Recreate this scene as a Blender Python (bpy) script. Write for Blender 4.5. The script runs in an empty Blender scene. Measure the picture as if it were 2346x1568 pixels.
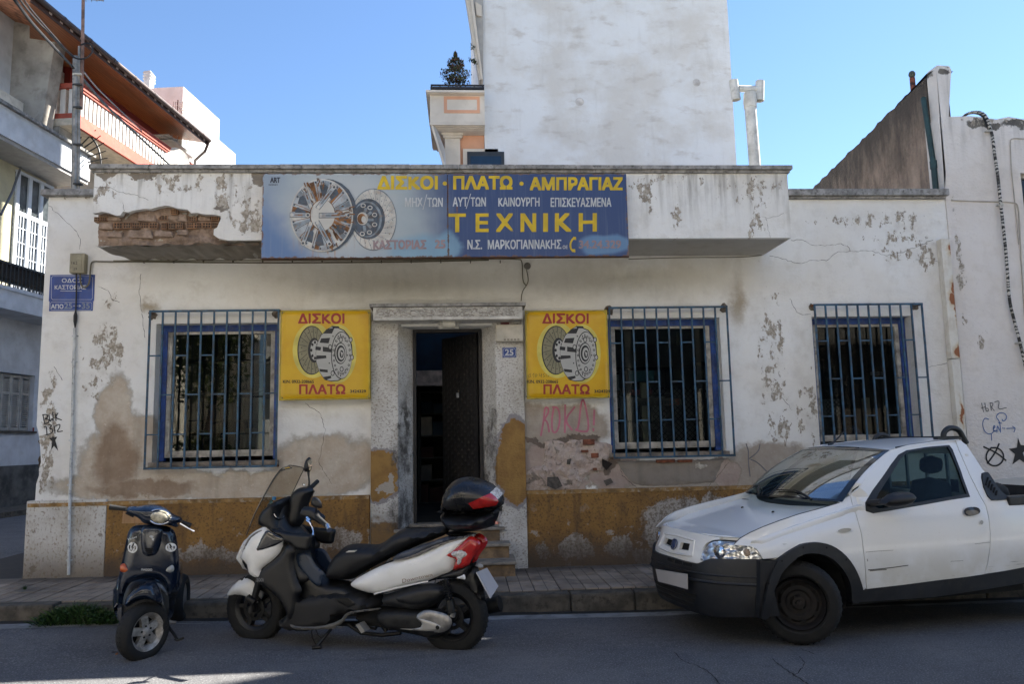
import bpy, bmesh, math, random
import numpy as np
from mathutils import Vector, Matrix
from mathutils.geometry import delaunay_2d_cdt
from mathutils.bvhtree import BVHTree
R = math.radians
random.seed(7)
scene = bpy.context.scene
COL = scene.collection

# ---------------------------------------------------------------- camera
F_PX, CX, CY = 1797.0, 1173.0, 784.0          # focal length and centre for a 2346 px wide picture
PITCH, ROLL, YAW = 0.123196, -0.020421, 0.062798
CAM = Vector((0.0, -9.3, 1.6))
_f = Vector((math.sin(YAW)*math.cos(PITCH), math.cos(YAW)*math.cos(PITCH), math.sin(PITCH)))
_r = Vector((math.cos(YAW), -math.sin(YAW), 0))
_u = _r.cross(_f)
CR = _r*math.cos(ROLL) + _u*math.sin(ROLL)
CU = -_r*math.sin(ROLL) + _u*math.cos(ROLL)
CF = _f
cam_d = bpy.data.cameras.new('camera'); cam = bpy.data.objects.new('camera', cam_d); COL.objects.link(cam)
cam.matrix_world = Matrix(((CR.x, CU.x, -CF.x, CAM.x), (CR.y, CU.y, -CF.y, CAM.y), (CR.z, CU.z, -CF.z, CAM.z), (0, 0, 0, 1)))
cam_d.sensor_fit = 'HORIZONTAL'; cam_d.sensor_width = 36.0; cam_d.lens = 36.0*F_PX/2346.0
cam_d.clip_start = 0.05; cam_d.clip_end = 3000
scene.camera = cam

# ---------------------------------------------------------------- world, sun, exposure
SUN = Vector((0.95, 0.546, 1.0)).normalized()     # direction towards the sun
sun_el = math.asin(SUN.z); sun_az = math.atan2(SUN.x, SUN.y)
world = bpy.data.worlds.new("World"); scene.world = world; world.use_nodes = True
wn = world.node_tree; bg = wn.nodes['Background']
sky = wn.nodes.new('ShaderNodeTexSky'); sky.sky_type = 'NISHITA'; sky.sun_disc = False
sky.sun_elevation = sun_el; sky.sun_rotation = sun_az
sky.air_density = 1.0; sky.dust_density = 0.05; sky.ozone_density = 5.0; sky.altitude = 50
wn.links.new(sky.outputs[0], bg.inputs[0]); bg.inputs[1].default_value = 0.054
sun_d = bpy.data.lights.new('sun', 'SUN'); sun_d.energy = 5.0; sun_d.angle = R(0.53); sun_d.color = (1.0, 0.95, 0.86)
sun_o = bpy.data.objects.new('sun', sun_d); COL.objects.link(sun_o)
sun_o.location = (20, 20, 40); sun_o.rotation_euler = (-SUN).to_track_quat('-Z', 'Y').to_euler()
scene.view_settings.view_transform = 'Standard'; scene.view_settings.look = 'None'
scene.view_settings.exposure = 2.15; scene.view_settings.gamma = 1.0
scene.cycles.max_bounces = 8; scene.cycles.transparent_max_bounces = 12

# ---------------------------------------------------------------- picture point -> place
def ray(px, py): return CF + CR*((px-CX)/F_PX) + CU*((CY-py)/F_PX)
def at(px, py, Y=0.0):
    d = ray(px, py); return CAM + d*((Y-CAM.y)/d.y)
def atz(px, py, Z=0.0):
    d = ray(px, py); return CAM + d*((Z-CAM.z)/d.z)
def atx(px, py, X):
    d = ray(px, py); return CAM + d*((X-CAM.x)/d.x)
def atp(px, py, P, n):
    d = ray(px, py); return CAM + d*((P-CAM).dot(n)/d.dot(n))
def crop(x0, y0, s):                            # an enlarged detail's coordinates -> picture coordinates
    return lambda x, y: ((x0+x/s)/1.27536, (y0+y/s)/1.27536)

# ---------------------------------------------------------------- materials
class G:
    def __init__(s, name):
        s.m = bpy.data.materials.new(name); s.m.use_nodes = True
        s.t = s.m.node_tree; s.b = s.t.nodes['Principled BSDF']; s.out = s.t.nodes['Material Output']
    def new(s, ty, ins=(), **kw):
        n = s.t.nodes.new(ty)
        for k, v in kw.items(): setattr(n, k, v)
        for k, v in dict(ins).items() if isinstance(ins, dict) else enumerate(ins):
            s.put(n.inputs[k], v)
        return n
    def put(s, sock, v):
        if v is None: return
        if isinstance(v, bpy.types.NodeSocket): s.t.links.new(v, sock)
        elif isinstance(v, (tuple, list)) and len(v) == 3 and sock.type == 'RGBA': sock.default_value = (*v, 1)
        else: sock.default_value = v
    def M(s, op, a, b=None, c=None, clamp=False):
        n = s.new('ShaderNodeMath', (a, b, c) if c is not None else (a, b), operation=op); n.use_clamp = clamp
        return n.outputs[0]
    def V(s, op, a, b=None):
        n = s.new('ShaderNodeVectorMath', (a, b), operation=op)
        return n.outputs['Value'] if op in ('LENGTH', 'DOT_PRODUCT') else n.outputs[0]
    def pos(s): return s.new('ShaderNodeNewGeometry').outputs['Position']
    def obj(s): return s.new('ShaderNodeTexCoord').outputs['Object']
    def scale(s, v, xyz): return s.V('MULTIPLY', v, xyz)
    def noise(s, vec, sc, det=4, rough=.55, dist=0.0):
        n = s.new('ShaderNodeTexNoise', {'Vector': vec, 'Scale': sc, 'Detail': det, 'Roughness': rough, 'Distortion': dist}); return n.outputs[0]
    def vor(s, vec, sc, feature='F1', out='Distance'):
        n = s.new('ShaderNodeTexVoronoi', feature=feature); s.put(n.inputs['Vector'], vec); s.put(n.inputs['Scale'], sc); return n.outputs[out]
    def step(s, v, lo, hi, a=0.0, b=1.0):
        n = s.new('ShaderNodeMapRange', (v, lo, hi, a, b), interpolation_type='SMOOTHSTEP'); return n.outputs[0]
    def mix(s, f, a, b):
        n = s.new('ShaderNodeMix', data_type='RGBA'); s.put(n.inputs[0], f); s.put(n.inputs[6], a); s.put(n.inputs[7], b); return n.outputs[2]
    def sep(s, v): return s.new('ShaderNodeSeparateXYZ', (v,)).outputs
    def bump(s, h, strength=.5, dist=.01, normal=None):
        n = s.new('ShaderNodeBump'); n.inputs['Strength'].default_value = strength; n.inputs['Distance'].default_value = dist
        s.put(n.inputs['Height'], h); s.put(n.inputs['Normal'], normal); return n.outputs[0]
    def fin(s, col, rough=.8, metal=0.0, normal=None, **kw):
        s.put(s.b.inputs['Base Color'], col); s.put(s.b.inputs['Roughness'], rough); s.put(s.b.inputs['Metallic'], metal)
        if normal is not None: s.put(s.b.inputs['Normal'], normal)
        for k, v in kw.items(): s.put(s.b.inputs[k], v)
        return s.m
    def blobs(s, P, lst):                        # lst of (x, z, rx, rz): >0 inside the union of ellipses
        f = None
        for x, z, rx, rz in lst:
            d = s.V('LENGTH', s.scale(s.V('SUBTRACT', P, (x, 0, z)), (1/rx, 0, 1/rz)))
            f = d if f is None else s.M('MINIMUM', f, d)
        return s.M('SUBTRACT', 1.0, f)

_mc = {}
def simple(name, col=(.4,.4,.4), rough=.6, metal=0.0, var=.12, nscale=6.0, bump=0.0, bscale=60.0, coat=0.0, dirt=None, local=False, streak=0.0):
    if name in _mc: return _mc[name]
    g = G(name); p = g.obj() if local else g.pos()
    n = g.noise(p, nscale, 5)
    dark = tuple(c*(1-var*1.6) for c in col); lite = tuple(min(1, c*(1+var)) for c in col)
    c = g.mix(g.step(n, .3, .7), dark, lite)
    if streak:
        s_ = g.noise(g.scale(p, (14, 14, .8)), 1.0, 4)
        c = g.mix(g.step(s_, .5, .75, 0, streak), c, tuple(v*.45 for v in col))
    if dirt:
        d = g.noise(p, nscale*2.3, 6, .65)
        c = g.mix(g.step(d, .48, .72, 0, dirt[1]), c, dirt[0])
    nm = g.bump(g.noise(p, bscale, 3), bump, .004) if bump else None
    rr = g.step(n, .2, .8, max(0, rough-.08), min(1, rough+.1))
    m = g.fin(c, rr, metal, nm)
    if coat: g.b.inputs['Coat Weight'].default_value = coat; g.b.inputs['Coat Roughness'].default_value = .06
    _mc[name] = m; return m

def glassmat(name, tint=(.6, .65, .66), tr=.7, rough=.02, ior=1.5, body=(.02, .02, .02), spec=1.0, dust=0.0):
    if name in _mc: return _mc[name]
    g = G(name); nt = g.t
    T = g.new('ShaderNodeBsdfTransparent'); T.inputs[0].default_value = (*tint, 1)
    D = g.new('ShaderNodeBsdfDiffuse'); D.inputs[0].default_value = (*body, 1)
    gl = g.new('ShaderNodeBsdfGlossy'); gl.inputs['Roughness'].default_value = rough
    fr = g.new('ShaderNodeFresnel'); fr.inputs[0].default_value = ior
    a = g.new('ShaderNodeMixShader'); a.inputs[0].default_value = tr
    if dust:
        dn = g.noise(g.pos(), 5, 5); g.put(a.inputs[0], g.step(dn, .35, .75, tr, tr-dust))
    nt.links.new(D.outputs[0], a.inputs[1]); nt.links.new(T.outputs[0], a.inputs[2])
    b = g.new('ShaderNodeMixShader'); g.put(b.inputs[0], g.M('MULTIPLY', fr.outputs[0], spec, clamp=True))
    nt.links.new(a.outputs[0], b.inputs[1]); nt.links.new(gl.outputs[0], b.inputs[2])
    nt.links.new(b.outputs[0], g.out.inputs[0])
    _mc[name] = g.m; return g.m

# ---------------------------------------------------------------- objects
def tag(o, label=None, cat=None, group=None, kind=None):
    if label: o['label'] = label
    if cat: o['category'] = cat
    if group: o['group'] = group
    if kind: o['kind'] = kind
    return o
def thing(name, label, cat, loc=(0, 0, 0), rz=0.0, group=None):
    o = bpy.data.objects.new(name, None); COL.objects.link(o); o.location = loc; o.rotation_euler = (0, 0, rz)
    o.empty_display_size = .1
    return tag(o, label, cat, group)
def wloc(o):                                     # world origin of an unrotated chain
    v = Vector((0, 0, 0))
    while o: v += o.location; o = o.parent
    return v
class MB:
    def __init__(s): s.v = []; s.f = []; s.mi = []; s.m = 0
    def add(s, vs, fs, m=None):
        b = len(s.v); s.v += [Vector(v) for v in vs]
        for f in fs: s.f.append(tuple(b+i for i in f)); s.mi.append(s.m if m is None else m)
        return s
    def box(s, a, b, m=None):
        x0, y0, z0 = a; x1, y1, z1 = b
        if x0 > x1: x0, x1 = x1, x0
        if y0 > y1: y0, y1 = y1, y0
        if z0 > z1: z0, z1 = z1, z0
        return s.hexa([(x0, y0, z0), (x1, y0, z0), (x1, y1, z0), (x0, y1, z0), (x0, y0, z1), (x1, y0, z1), (x1, y1, z1), (x0, y1, z1)], m)
    def hexa(s, p, m=None):
        return s.add(p, [(3, 2, 1, 0), (4, 5, 6, 7), (0, 1, 5, 4), (1, 2, 6, 5), (2, 3, 7, 6), (3, 0, 4, 7)], m)
    def obox(s, c, ax, ay, az, m=None):          # centre + three half-vectors
        c, ax, ay, az = map(Vector, (c, ax, ay, az))
        return s.hexa([c-ax-ay-az, c+ax-ay-az, c+ax+ay-az, c-ax+ay-az, c-ax-ay+az, c+ax-ay+az, c+ax+ay+az, c-ax+ay+az], m)
    def bar(s, a, b, w, h=None, up=(0, 0, 1), m=None):
        a, b = Vector(a), Vector(b); d = (b-a); h = h or w
        if d.length < 1e-6: return s
        dn = d.normalized(); up = Vector(up)
        if abs(dn.dot(up)) > .95: up = Vector((0, 1, 0))
        x = dn.cross(up).normalized(); y = x.cross(dn)
        return s.obox((a+b)/2, d/2, x*w/2, y*h/2, m)
    def tube(s, pts, r, n=8, m=None, cap=True):
        pts = [Vector(p) for p in pts]; rr = r if isinstance(r, (list, tuple)) else [r]*len(pts)
        b = len(s.v); ref = None
        for i, p in enumerate(pts):
            t = (pts[min(i+1, len(pts)-1)]-pts[max(i-1, 0)])
            t = t.normalized() if t.length > 1e-9 else Vector((0, 0, 1))
            if ref is None:
                ref = Vector((0, 0, 1)) if abs(t.z) < .9 else Vector((1, 0, 0))
            x = t.cross(ref); x = x.normalized() if x.length > 1e-6 else t.orthogonal().normalized()
            y = x.cross(t).normalized(); ref = y
            for k in range(n):
                a = 2*math.pi*k/n; s.v.append(p+(x*math.cos(a)+y*math.sin(a))*rr[i])
        mm = s.m if m is None else m
        for i in range(len(pts)-1):
            for k in range(n):
                k2 = (k+1) % n; s.f.append((b+i*n+k, b+i*n+k2, b+(i+1)*n+k2, b+(i+1)*n+k)); s.mi.append(mm)
        if cap:
            s.f.append(tuple(b+k for k in range(n))[::-1]); s.mi.append(mm)
            s.f.append(tuple(b+(len(pts)-1)*n+k for k in range(n))); s.mi.append(mm)
        return s
    def lathe(s, prof, c, axis, n=24, m=None, closed=False):   # prof: (along axis, radius)
        c = Vector(c); ax = Vector(axis).normalized(); x = ax.orthogonal().normalized(); y = ax.cross(x)
        b = len(s.v); mm = s.m if m is None else m
        for h, r in prof:
            for k in range(n):
                a = 2*math.pi*k/n; s.v.append(c+ax*h+(x*math.cos(a)+y*math.sin(a))*max(r, 1e-4))
        L = len(prof)
        for i in range(L if closed else L-1):
            j = (i+1) % L
            for k in range(n):
                k2 = (k+1) % n; s.f.append((b+i*n+k, b+i*n+k2, b+j*n+k2, b+j*n+k)); s.mi.append(mm)
        return s
    def prism(s, poly, d, m=None):               # 3D polygon swept by vector d
        poly = [Vector(p) for p in poly]; d = Vector(d); n = len(poly)
        fs = [tuple(range(n)), tuple(range(2*n-1, n-1, -1))]+[(i, (i+1) % n, n+(i+1) % n, n+i) for i in range(n)]
        return s.add(poly+[p+d for p in poly], fs, m)
    def grid(s, fn, nu, nv, m=None, closed_u=False):
        b = len(s.v); mm = s.m if m is None else m
        for i in range(nu+1):
            for j in range(nv+1): s.v.append(Vector(fn(i/nu, j/nv)))
        for i in range(nu):
            for j in range(nv):
                a = b+i*(nv+1)+j; s.f.append((a, a+nv+1, a+nv+2, a+1)); s.mi.append(mm)
        return s
    def sheet(s, outline, mapf, holes=(), step=.1, thick=None, m=None, even=False):
        """2D outline (with holes) filled by a fine triangulation, mapped to 3D by mapf(x,y);
        thick: vector or function(x,y)->vector of the back side"""
        T, P, E = cdt(outline, holes, step)
        b = len(s.v); mm = s.m if m is None else m
        pts = [Vector(mapf(x, y)) for x, y in P]
        s.v += pts
        for f in T: s.f.append(tuple(b+i for i in f)); s.mi.append(mm)
        if thick is not None:
            n = len(P)
            s.v += [p+(Vector(thick(*q)) if callable(thick) else Vector(thick)) for p, q in zip(pts, P)]
            for f in T: s.f.append(tuple(b+n+i for i in reversed(f))); s.mi.append(mm)
            for i, j in E: s.f.append((b+i, b+j, b+n+j, b+n+i)); s.mi.append(mm)
        return s
    def build(s, name, mats, parent=None, smooth=False, local=False, recalc=True, bevel=0, **tg):
        me = bpy.data.meshes.new(name)
        if not isinstance(mats, (list, tuple)): mats = [mats]
        if local: org = Vector((0, 0, 0)); off = Vector((0, 0, 0))
        else:
            xs = [v.x for v in s.v]; ys = [v.y for v in s.v]; zs = [v.z for v in s.v]
            org = Vector(((min(xs)+max(xs))/2, (min(ys)+max(ys))/2, min(zs)))
            off = org-wloc(parent) if parent else org
        me.from_pydata([v-org for v in s.v], [], s.f)
        for m in mats: me.materials.append(m)
        me.polygons.foreach_set('material_index', s.mi)
        if recalc or bevel:
            bm = bmesh.new(); bm.from_mesh(me)
            bmesh.ops.recalc_face_normals(bm, faces=bm.faces[:])
            if bevel:
                es = [e for e in bm.edges if len(e.link_faces) == 2 and e.calc_face_angle(0) > .6]
                bmesh.ops.bevel(bm, geom=es, offset=bevel, segments=2, affect='EDGES', profile=.6)
            bm.to_mesh(me); bm.free()
        if smooth:
            me.polygons.foreach_set('use_smooth', [True]*len(me.polygons))
            me.set_sharp_from_angle(angle=R(smooth if smooth is not True else 40))
        me.update()
        o = bpy.data.objects.new(name, me); COL.objects.link(o)
        if parent: o.parent = parent
        o.location = off
        return tag(o, **tg)
def resample(pl, step, closed=True):
    out = []; n = len(pl)
    for i in range(n if closed else n-1):
        a, b = pl[i], pl[(i+1) % n]; L = math.hypot(b[0]-a[0], b[1]-a[1]); k = max(1, int(L/step))
        for j in range(k): out.append((a[0]+(b[0]-a[0])*j/k, a[1]+(b[1]-a[1])*j/k))
    if not closed: out.append(tuple(pl[-1]))
    return out
def smoothpoly(pl, it=2, closed=True):           # Chaikin corner cutting
    for _ in range(it):
        q = []; n = len(pl)
        for i in range(n if closed else n-1):
            a, b = pl[i], pl[(i+1) % n]
            q += [(a[0]*.75+b[0]*.25, a[1]*.75+b[1]*.25), (a[0]*.25+b[0]*.75, a[1]*.25+b[1]*.75)]
        if not closed: q = [tuple(pl[0])]+q+[tuple(pl[-1])]
        pl = q
    return pl
def inside(p, poly):
    x, y = p; c = False; n = len(poly); j = n-1
    for i in range(n):
        xi, yi = poly[i]; xj, yj = poly[j]
        if (yi > y) != (yj > y) and x < (xj-xi)*(y-yi)/(yj-yi)+xi: c = not c
        j = i
    return c
def cdt(outline, holes=(), step=.1):
    loops = [resample(outline, step)]+[resample(h, step) for h in holes]
    V = []; E = []
    for lp in loops:
        b = len(V); V += lp; E += [(b+i, b+(i+1) % len(lp)) for i in range(len(lp))]
    xs = [p[0] for p in loops[0]]; ys = [p[1] for p in loops[0]]
    A = np.array(V)
    x = min(xs)+step*.5
    row = 0
    while x < max(xs):
        y = min(ys)+step*(.5 if row % 2 else .25)
        while y < max(ys):
            if inside((x, y), loops[0]) and not any(inside((x, y), h) for h in loops[1:]):
                if np.min((A[:, 0]-x)**2+(A[:, 1]-y)**2) > (step*.45)**2: V.append((x, y))
            y += step
        x += step*.87; row += 1
    r = delaunay_2d_cdt([Vector(v) for v in V], E, [], 0, 1e-7)
    P = [(v.x, v.y) for v in r[0]]; T = []
    for f in r[2]:
        c = (sum(P[i][0] for i in f)/len(f), sum(P[i][1] for i in f)/len(f))
        if inside(c, loops[0]) and not any(inside(c, h) for h in loops[1:]): T.append(tuple(f))
    cnt = {}
    for f in T:
        for i in range(len(f)):
            k = (f[i], f[(i+1) % len(f)]); cnt[k] = 1
    ed = [k for k in cnt if (k[1], k[0]) not in cnt]
    return T, P, ed
def puff(mb, outline, mapf, w, rad, step=None, m=None, both=True):
    """inflated solid: outline in 2D; mapf(x, y, h)->3D with h the signed half thickness"""
    if step is None: step = rad*.45
    T, P, ed = cdt(outline, (), step)
    lp = np.array(resample(outline, step)); q = np.roll(lp, -1, 0); d = q-lp; L2 = (d**2).sum(1)+1e-12
    hs = []
    for p in P:
        a = np.array(p)-lp; t = np.clip((a*d).sum(1)/L2, 0, 1); dist = math.sqrt(((a-d*t[:, None])**2).sum(1).min())
        k = min(1, dist/rad); ww = w(*p) if callable(w) else w
        hs.append(ww*math.sqrt(max(0, 1-(1-k)**2)))
    b = len(mb.v); n = len(P); mm = mb.m if m is None else m
    mb.v += [Vector(mapf(p[0], p[1], h)) for p, h in zip(P, hs)]
    for f in T: mb.f.append(tuple(b+i for i in f)); mb.mi.append(mm)
    if both:
        rim = {i for e in ed for i in e}
        idx = {}
        for i, (p, h) in enumerate(zip(P, hs)):
            if i in rim and h < 1e-6: idx[i] = b+i
            else: idx[i] = len(mb.v); mb.v.append(Vector(mapf(p[0], p[1], -h)))
        for f in T: mb.f.append(tuple(idx[i] for i in reversed(f))); mb.mi.append(mm)
    return mb
def copy_tree(o, parent=None):
    c = o.copy(); COL.objects.link(c)
    if parent: c.parent = parent
    for ch in list(o.children): copy_tree(ch, c)
    return c
_tc = {}
def text_mesh(body, bold=0.0, spacing=1.0):
    body = body.replace('\u039a', 'K'); k = (body, bold, spacing)
    if k in _tc: return _tc[k]
    c = bpy.data.curves.new('t', 'FONT'); c.body = body; c.offset = bold; c.space_character = spacing; c.resolution_u = 3; c.fill_mode = 'FRONT'
    o = bpy.data.objects.new('t', c); COL.objects.link(o); bpy.context.view_layer.update()
    me = bpy.data.meshes.new_from_object(o.evaluated_get(bpy.context.evaluated_depsgraph_get()))
    vs = [(v.co.x, v.co.y) for v in me.vertices]; fs = [tuple(p.vertices) for p in me.polygons]
    bpy.data.objects.remove(o); bpy.data.curves.remove(c); bpy.data.meshes.remove(me)
    x0 = min(v[0] for v in vs); x1 = max(v[0] for v in vs); y0 = min(v[1] for v in vs); y1 = max(v[1] for v in vs)
    _tc[k] = ([((v[0]-x0)/(x1-x0), (v[1]-y0)/(y1-y0)) for v in vs], fs); return _tc[k]
def text_quad(mb, body, tl, tr, bl, br, off=(0, 0, 0), bold=0.0, spacing=1.0, m=None):
    """lettering stretched over the quad tl tr bl br (3D); heavier strokes are made of shifted layers"""
    vs, fs = text_mesh(body, 0, spacing); tl, tr, bl, br, off = map(Vector, (tl, tr, bl, br, off))
    W_ = (tr-tl).length; H_ = (tl-bl).length; n = (tr-tl).cross(tl-bl).normalized()
    e = bold*H_*1.15; ex, ez = e/W_, e/H_
    sh = [(0, 0)] if not bold else [(0, 0), (1, 1), (-1, 1), (1, -1), (-1, -1), (1, 0), (-1, 0), (0, 1), (0, -1)]
    for k, (a, c) in enumerate(sh):
        q = [(ex+u*(1-2*ex)+a*ex, ez+v*(1-2*ez)+c*ez) for u, v in vs]
        P = [(bl*(1-u)+br*u)*(1-v)+(tl*(1-u)+tr*u)*v+off for u, v in q]
        for j, f in enumerate(fs): mb.add([P[i]+n*(8e-5*k+1.3e-5*(j % 6)) for i in f], [tuple(range(len(f)))], m)
    return mb
def stroke(mb, pts, w, mapf, m=None, taper=False):   # flat painted line on a surface, 2D points in picture px
    P = [Vector(mapf(*p)) for p in pts]
    n = Vector((0, -1, 0))
    for i in range(len(P)-1):
        d = (P[i+1]-P[i]); 
        if d.length < 1e-6: continue
        s = d.cross(n).normalized()*w/2; e = d.normalized()*w*.35
        k = n*(4e-5*(i % 12)); mb.add([P[i]-s-e+k, P[i+1]-s+e+k, P[i+1]+s+e+k, P[i]+s-e+k], [(0, 1, 2, 3)], m)
    return mb
# ================================================================ SETTING
PXM = 9.4/1797
def B(px, py, rx, ry, Y=0.0, s=PXM):
    p = at(px, py, Y); return (p.x, p.z, rx*s, ry*s)

# ---- asphalt
g = G('asphalt'); p = g.pos()
n1 = g.noise(p, 1.1, 6, .6); n2 = g.noise(p, 75, 3, .7); n3 = g.noise(p, 9, 5, .7)
c = g.mix(g.step(n1, .3, .7), (.080, .081, .088), (.125, .123, .126))
c = g.mix(g.step(n3, .45, .75, 0, .5), c, (.050, .046, .043))
c = g.mix(g.step(g.noise(p, 26, 4, .75), .50, .70, 0, .35), c, (.035, .035, .038)); c = g.mix(g.step(n2, .52, .66, 0, .85), c, (.27, .265, .26))
c = g.mix(g.step(g.noise(p, 60, 2, .6), .6, .72, 0, .55), c, (.02, .02, .022))
c = g.mix(g.step(g.noise(g.scale(p, (.35, 1.6, 1)), 1.3, 4, .7), .58, .75, 0, .5), c, (.035, .032, .03))
ASPHALT = g.fin(c, .82, 0, g.bump(n2, .9, .006, g.bump(n3, .3, .02)))
ASPHALT2 = simple('old_asphalt', (.075, .073, .072), .85, var=.25, nscale=2, bump=.6, bscale=120, dirt=((.03, .028, .025), .6))
CONC = simple('kerb_concrete', (.10, .086, .066), .92, var=.3, nscale=7, bump=1.0, bscale=22, dirt=((.04, .033, .026), .95))
CONC_L = simple('gutter_concrete', (.26, .26, .255), .85, var=.2, nscale=4, bump=.4, bscale=60, dirt=((.10, .095, .09), .8))
COPING = simple('coping_concrete', (.30, .29, .275), .9, var=.25, nscale=9, bump=.7, bscale=40, dirt=((.085, .08, .07), .95), streak=.45)

def road_z(Y, X=1.5):                            # camber; the gutter lies deeper towards the right
    return -(.066-.10*max(0, min(1, (1.5-X)/6)))*max(0, min(1, (Y+3.2)/1.58))
mb = MB()
mb.grid(lambda u, v: (-70+140*u, -70+140*v, -.16), 4, 4)
mb.build('ground', ASPHALT2, kind='structure')
mb = MB()
ys = [-1.60, -2.0, -2.6, -3.2, -4, -6, -8.5]
for i in range(len(ys)-1):
    for x0, x1 in ((-60, -4.5), (-4.5, 1.5), (1.5, 60)):
        a, b = ys[i], ys[i+1]
        mb.add([(x, y, road_z(y, x)) for x, y in ((x0, a), (x0, b), (x1, b), (x1, a))], [(0, 1, 2, 3)])
mb.build('road', ASPHALT, kind='structure', recalc=False)
mb = MB(); mb.add([(-60, -1.6, .034), (-6.3, -1.6, .034), (-6.3, 45, .0), (-60, 45, .0)], [(0, 1, 2, 3)])
mb.build('side_road', ASPHALT, kind='structure', recalc=False)
mb = MB(); mb.box((-60, -13, -.1), (60, -8.5, .12)); mb.build('opposite_pavement', simple('pale_paving', (.52, .50, .46), .9), kind='structure')
# road cracks: thin tar-dark clefts
CRACK = simple('crack_dark', (.012, .011, .010), .95, var=.05)
WCRACK = simple('wall_crack', (.075, .062, .05), .95, var=.1)
def jitter(pts, amp, step):
    o = []
    for i in range(len(pts)-1):
        a, b = pts[i], pts[i+1]; L = math.hypot(b[0]-a[0], b[1]-a[1]); k = max(1, int(L/step))
        for j in range(k): o.append((a[0]+(b[0]-a[0])*j/k+random.uniform(-amp, amp), a[1]+(b[1]-a[1])*j/k+random.uniform(-amp, amp)))
    return o+[pts[-1]]
c9 = crop(1850, 1250, 2.0543)
mb = MB()
rd = lambda px, py: atz(px, py, .004)
def gstroke(mb, pts, w):
    P = [atz(px, py, 0) for px, py in pts]
    for i in range(len(P)-1):
        for q in (P[i], P[i+1]): q.z = road_z(q.y, q.x)+.004
        d = P[i+1]-P[i]; s = Vector((-d.y, d.x, 0)).normalized()*w*random.uniform(.3, 1)
        mb.add([P[i]-s, P[i+1]-s, P[i+1]+s, P[i]+s], [(0, 1, 2, 3)])
mb = MB(); gstroke(mb, jitter([c9(245, 1355), c9(300, 1405), c9(420, 1450), c9(480, 1495), c9(520, 1545)], 1.5, 5), .004); mb.build('crack', CRACK, kind='structure', recalc=False)
mb = MB(); gstroke(mb, jitter([c9(835, 1395), c9(900, 1450), c9(1050, 1545)], 1.5, 6), .006); mb.build('crack', CRACK, kind='structure', recalc=False)
mb = MB(); gstroke(mb, jitter([c9(990, 1375), c9(1035, 1420), c9(990, 1480), c9(960, 1500)], 1.5, 4), .004); mb.build('crack', CRACK, kind='structure', recalc=False)
mb = MB(); gstroke(mb, jitter([c9(1000, 1330), c9(1040, 1345), c9(1085, 1365)], 1.5, 4), .004); mb.build('crack', CRACK, kind='structure', recalc=False)


# ---- pavement with its tiles and kerb stones
g = G('paving_tile'); p = g.pos()
rnd = g.new('ShaderNodeObjectInfo').outputs['Random']
c = g.mix(rnd, (.24, .19, .14), (.35, .285, .22))
c = g.mix(g.step(g.noise(p, 3, 5, .6), .42, .7, 0, .85), c, (.105, .085, .068))
gr = g.M('PINGPONG', g.M('ADD', g.sep(p)[0], 9.95), .0625)
c = g.mix(g.step(gr, .002, .006, .8, 0), c, (.05, .042, .035))
c = g.mix(g.step(g.M('ADD', g.sep(p)[1], g.M('MULTIPLY', g.noise(p, 2, 5), .5)), -.25, .15, 0, .75), c, (.07, .055, .042))
TILE = g.fin(c, .85, 0, g.bump(g.noise(p, 50, 3), .4, .003))
JOINT = simple('joint_dirt', (.045, .038, .032), .95, var=.2, bump=.5)
PX0, PX1, PYE = -6.15, 7.0, -1.60
pave = thing('pavement', None, None, (0, -.8, 0)); tag(pave, kind='structure')
pz = lambda X: .125+(.05*max(0, min(1, -X/5)))       # pavement rises a little to the left
mb = MB()
for x0, x1 in ((PX0, -3), (-3, 0), (0, PX1)):
    mb.hexa([(x0, PYE+.2, -.15), (x1, PYE+.2, -.15), (x1, 0.3 if x0 > -4 else 8, -.15), (x0, 0.3 if x0 > -4 else 8, -.15),
             (x0, PYE+.2, pz(x0)-.012), (x1, PYE+.2, pz(x1)-.012), (x1, .3 if x0 > -4 else 8, pz(x1)-.012), (x0, .3 if x0 > -4 else 8, pz(x0)-.012)])
mb.build('paving_bed', JOINT, pave)
tm = None; ntile = 0
i = 0
X = -4.95
while X < 2.95:
    for j in range(5):
        if 1:
            y1 = -1.40+.25*j
            if tm is None:
                mb = MB(); mb.box((-.1195, -.1195, -.03), (.1195, .1195, 0)); t0 = mb.build('tile', TILE, None, bevel=.004)
                tm = t0.data; bpy.data.objects.remove(t0)
                tm.transform(Matrix.Translation((0, 0, -.03)))
            o = bpy.data.objects.new('tile', tm); COL.objects.link(o); o.parent = pave
            o.location = (X, y1+.125+.8, pz(X)+random.uniform(-.003, .003)); o.rotation_euler = (random.uniform(-.008, .008), random.uniform(-.008, .008), R(90)*random.randint(0, 3)+random.uniform(-.004, .004))
            ntile += 1
    X += .25
mb = MB()                                          # the strip of tiles next to the wall and the far ends, as one
Y0 = -.14
for k in range(52):
    x = PX0+.13+k*.25
    mb.box((x-.12, Y0, pz(x)-.03), (x+.12, Y0+.12, pz(x)-.002+random.uniform(-.002, .002)))
    if x > 2.95-.1 or x < -5.05:
        for j in range(5): mb.box((x-.12, -1.395+.25*j, pz(x)-.03), (x+.12, -1.155+.25*j, pz(x)+random.uniform(-.002, .002)))
mb.build('tile_strip', TILE, pave, kind='stuff')
X = -6.1; k = 0
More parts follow.
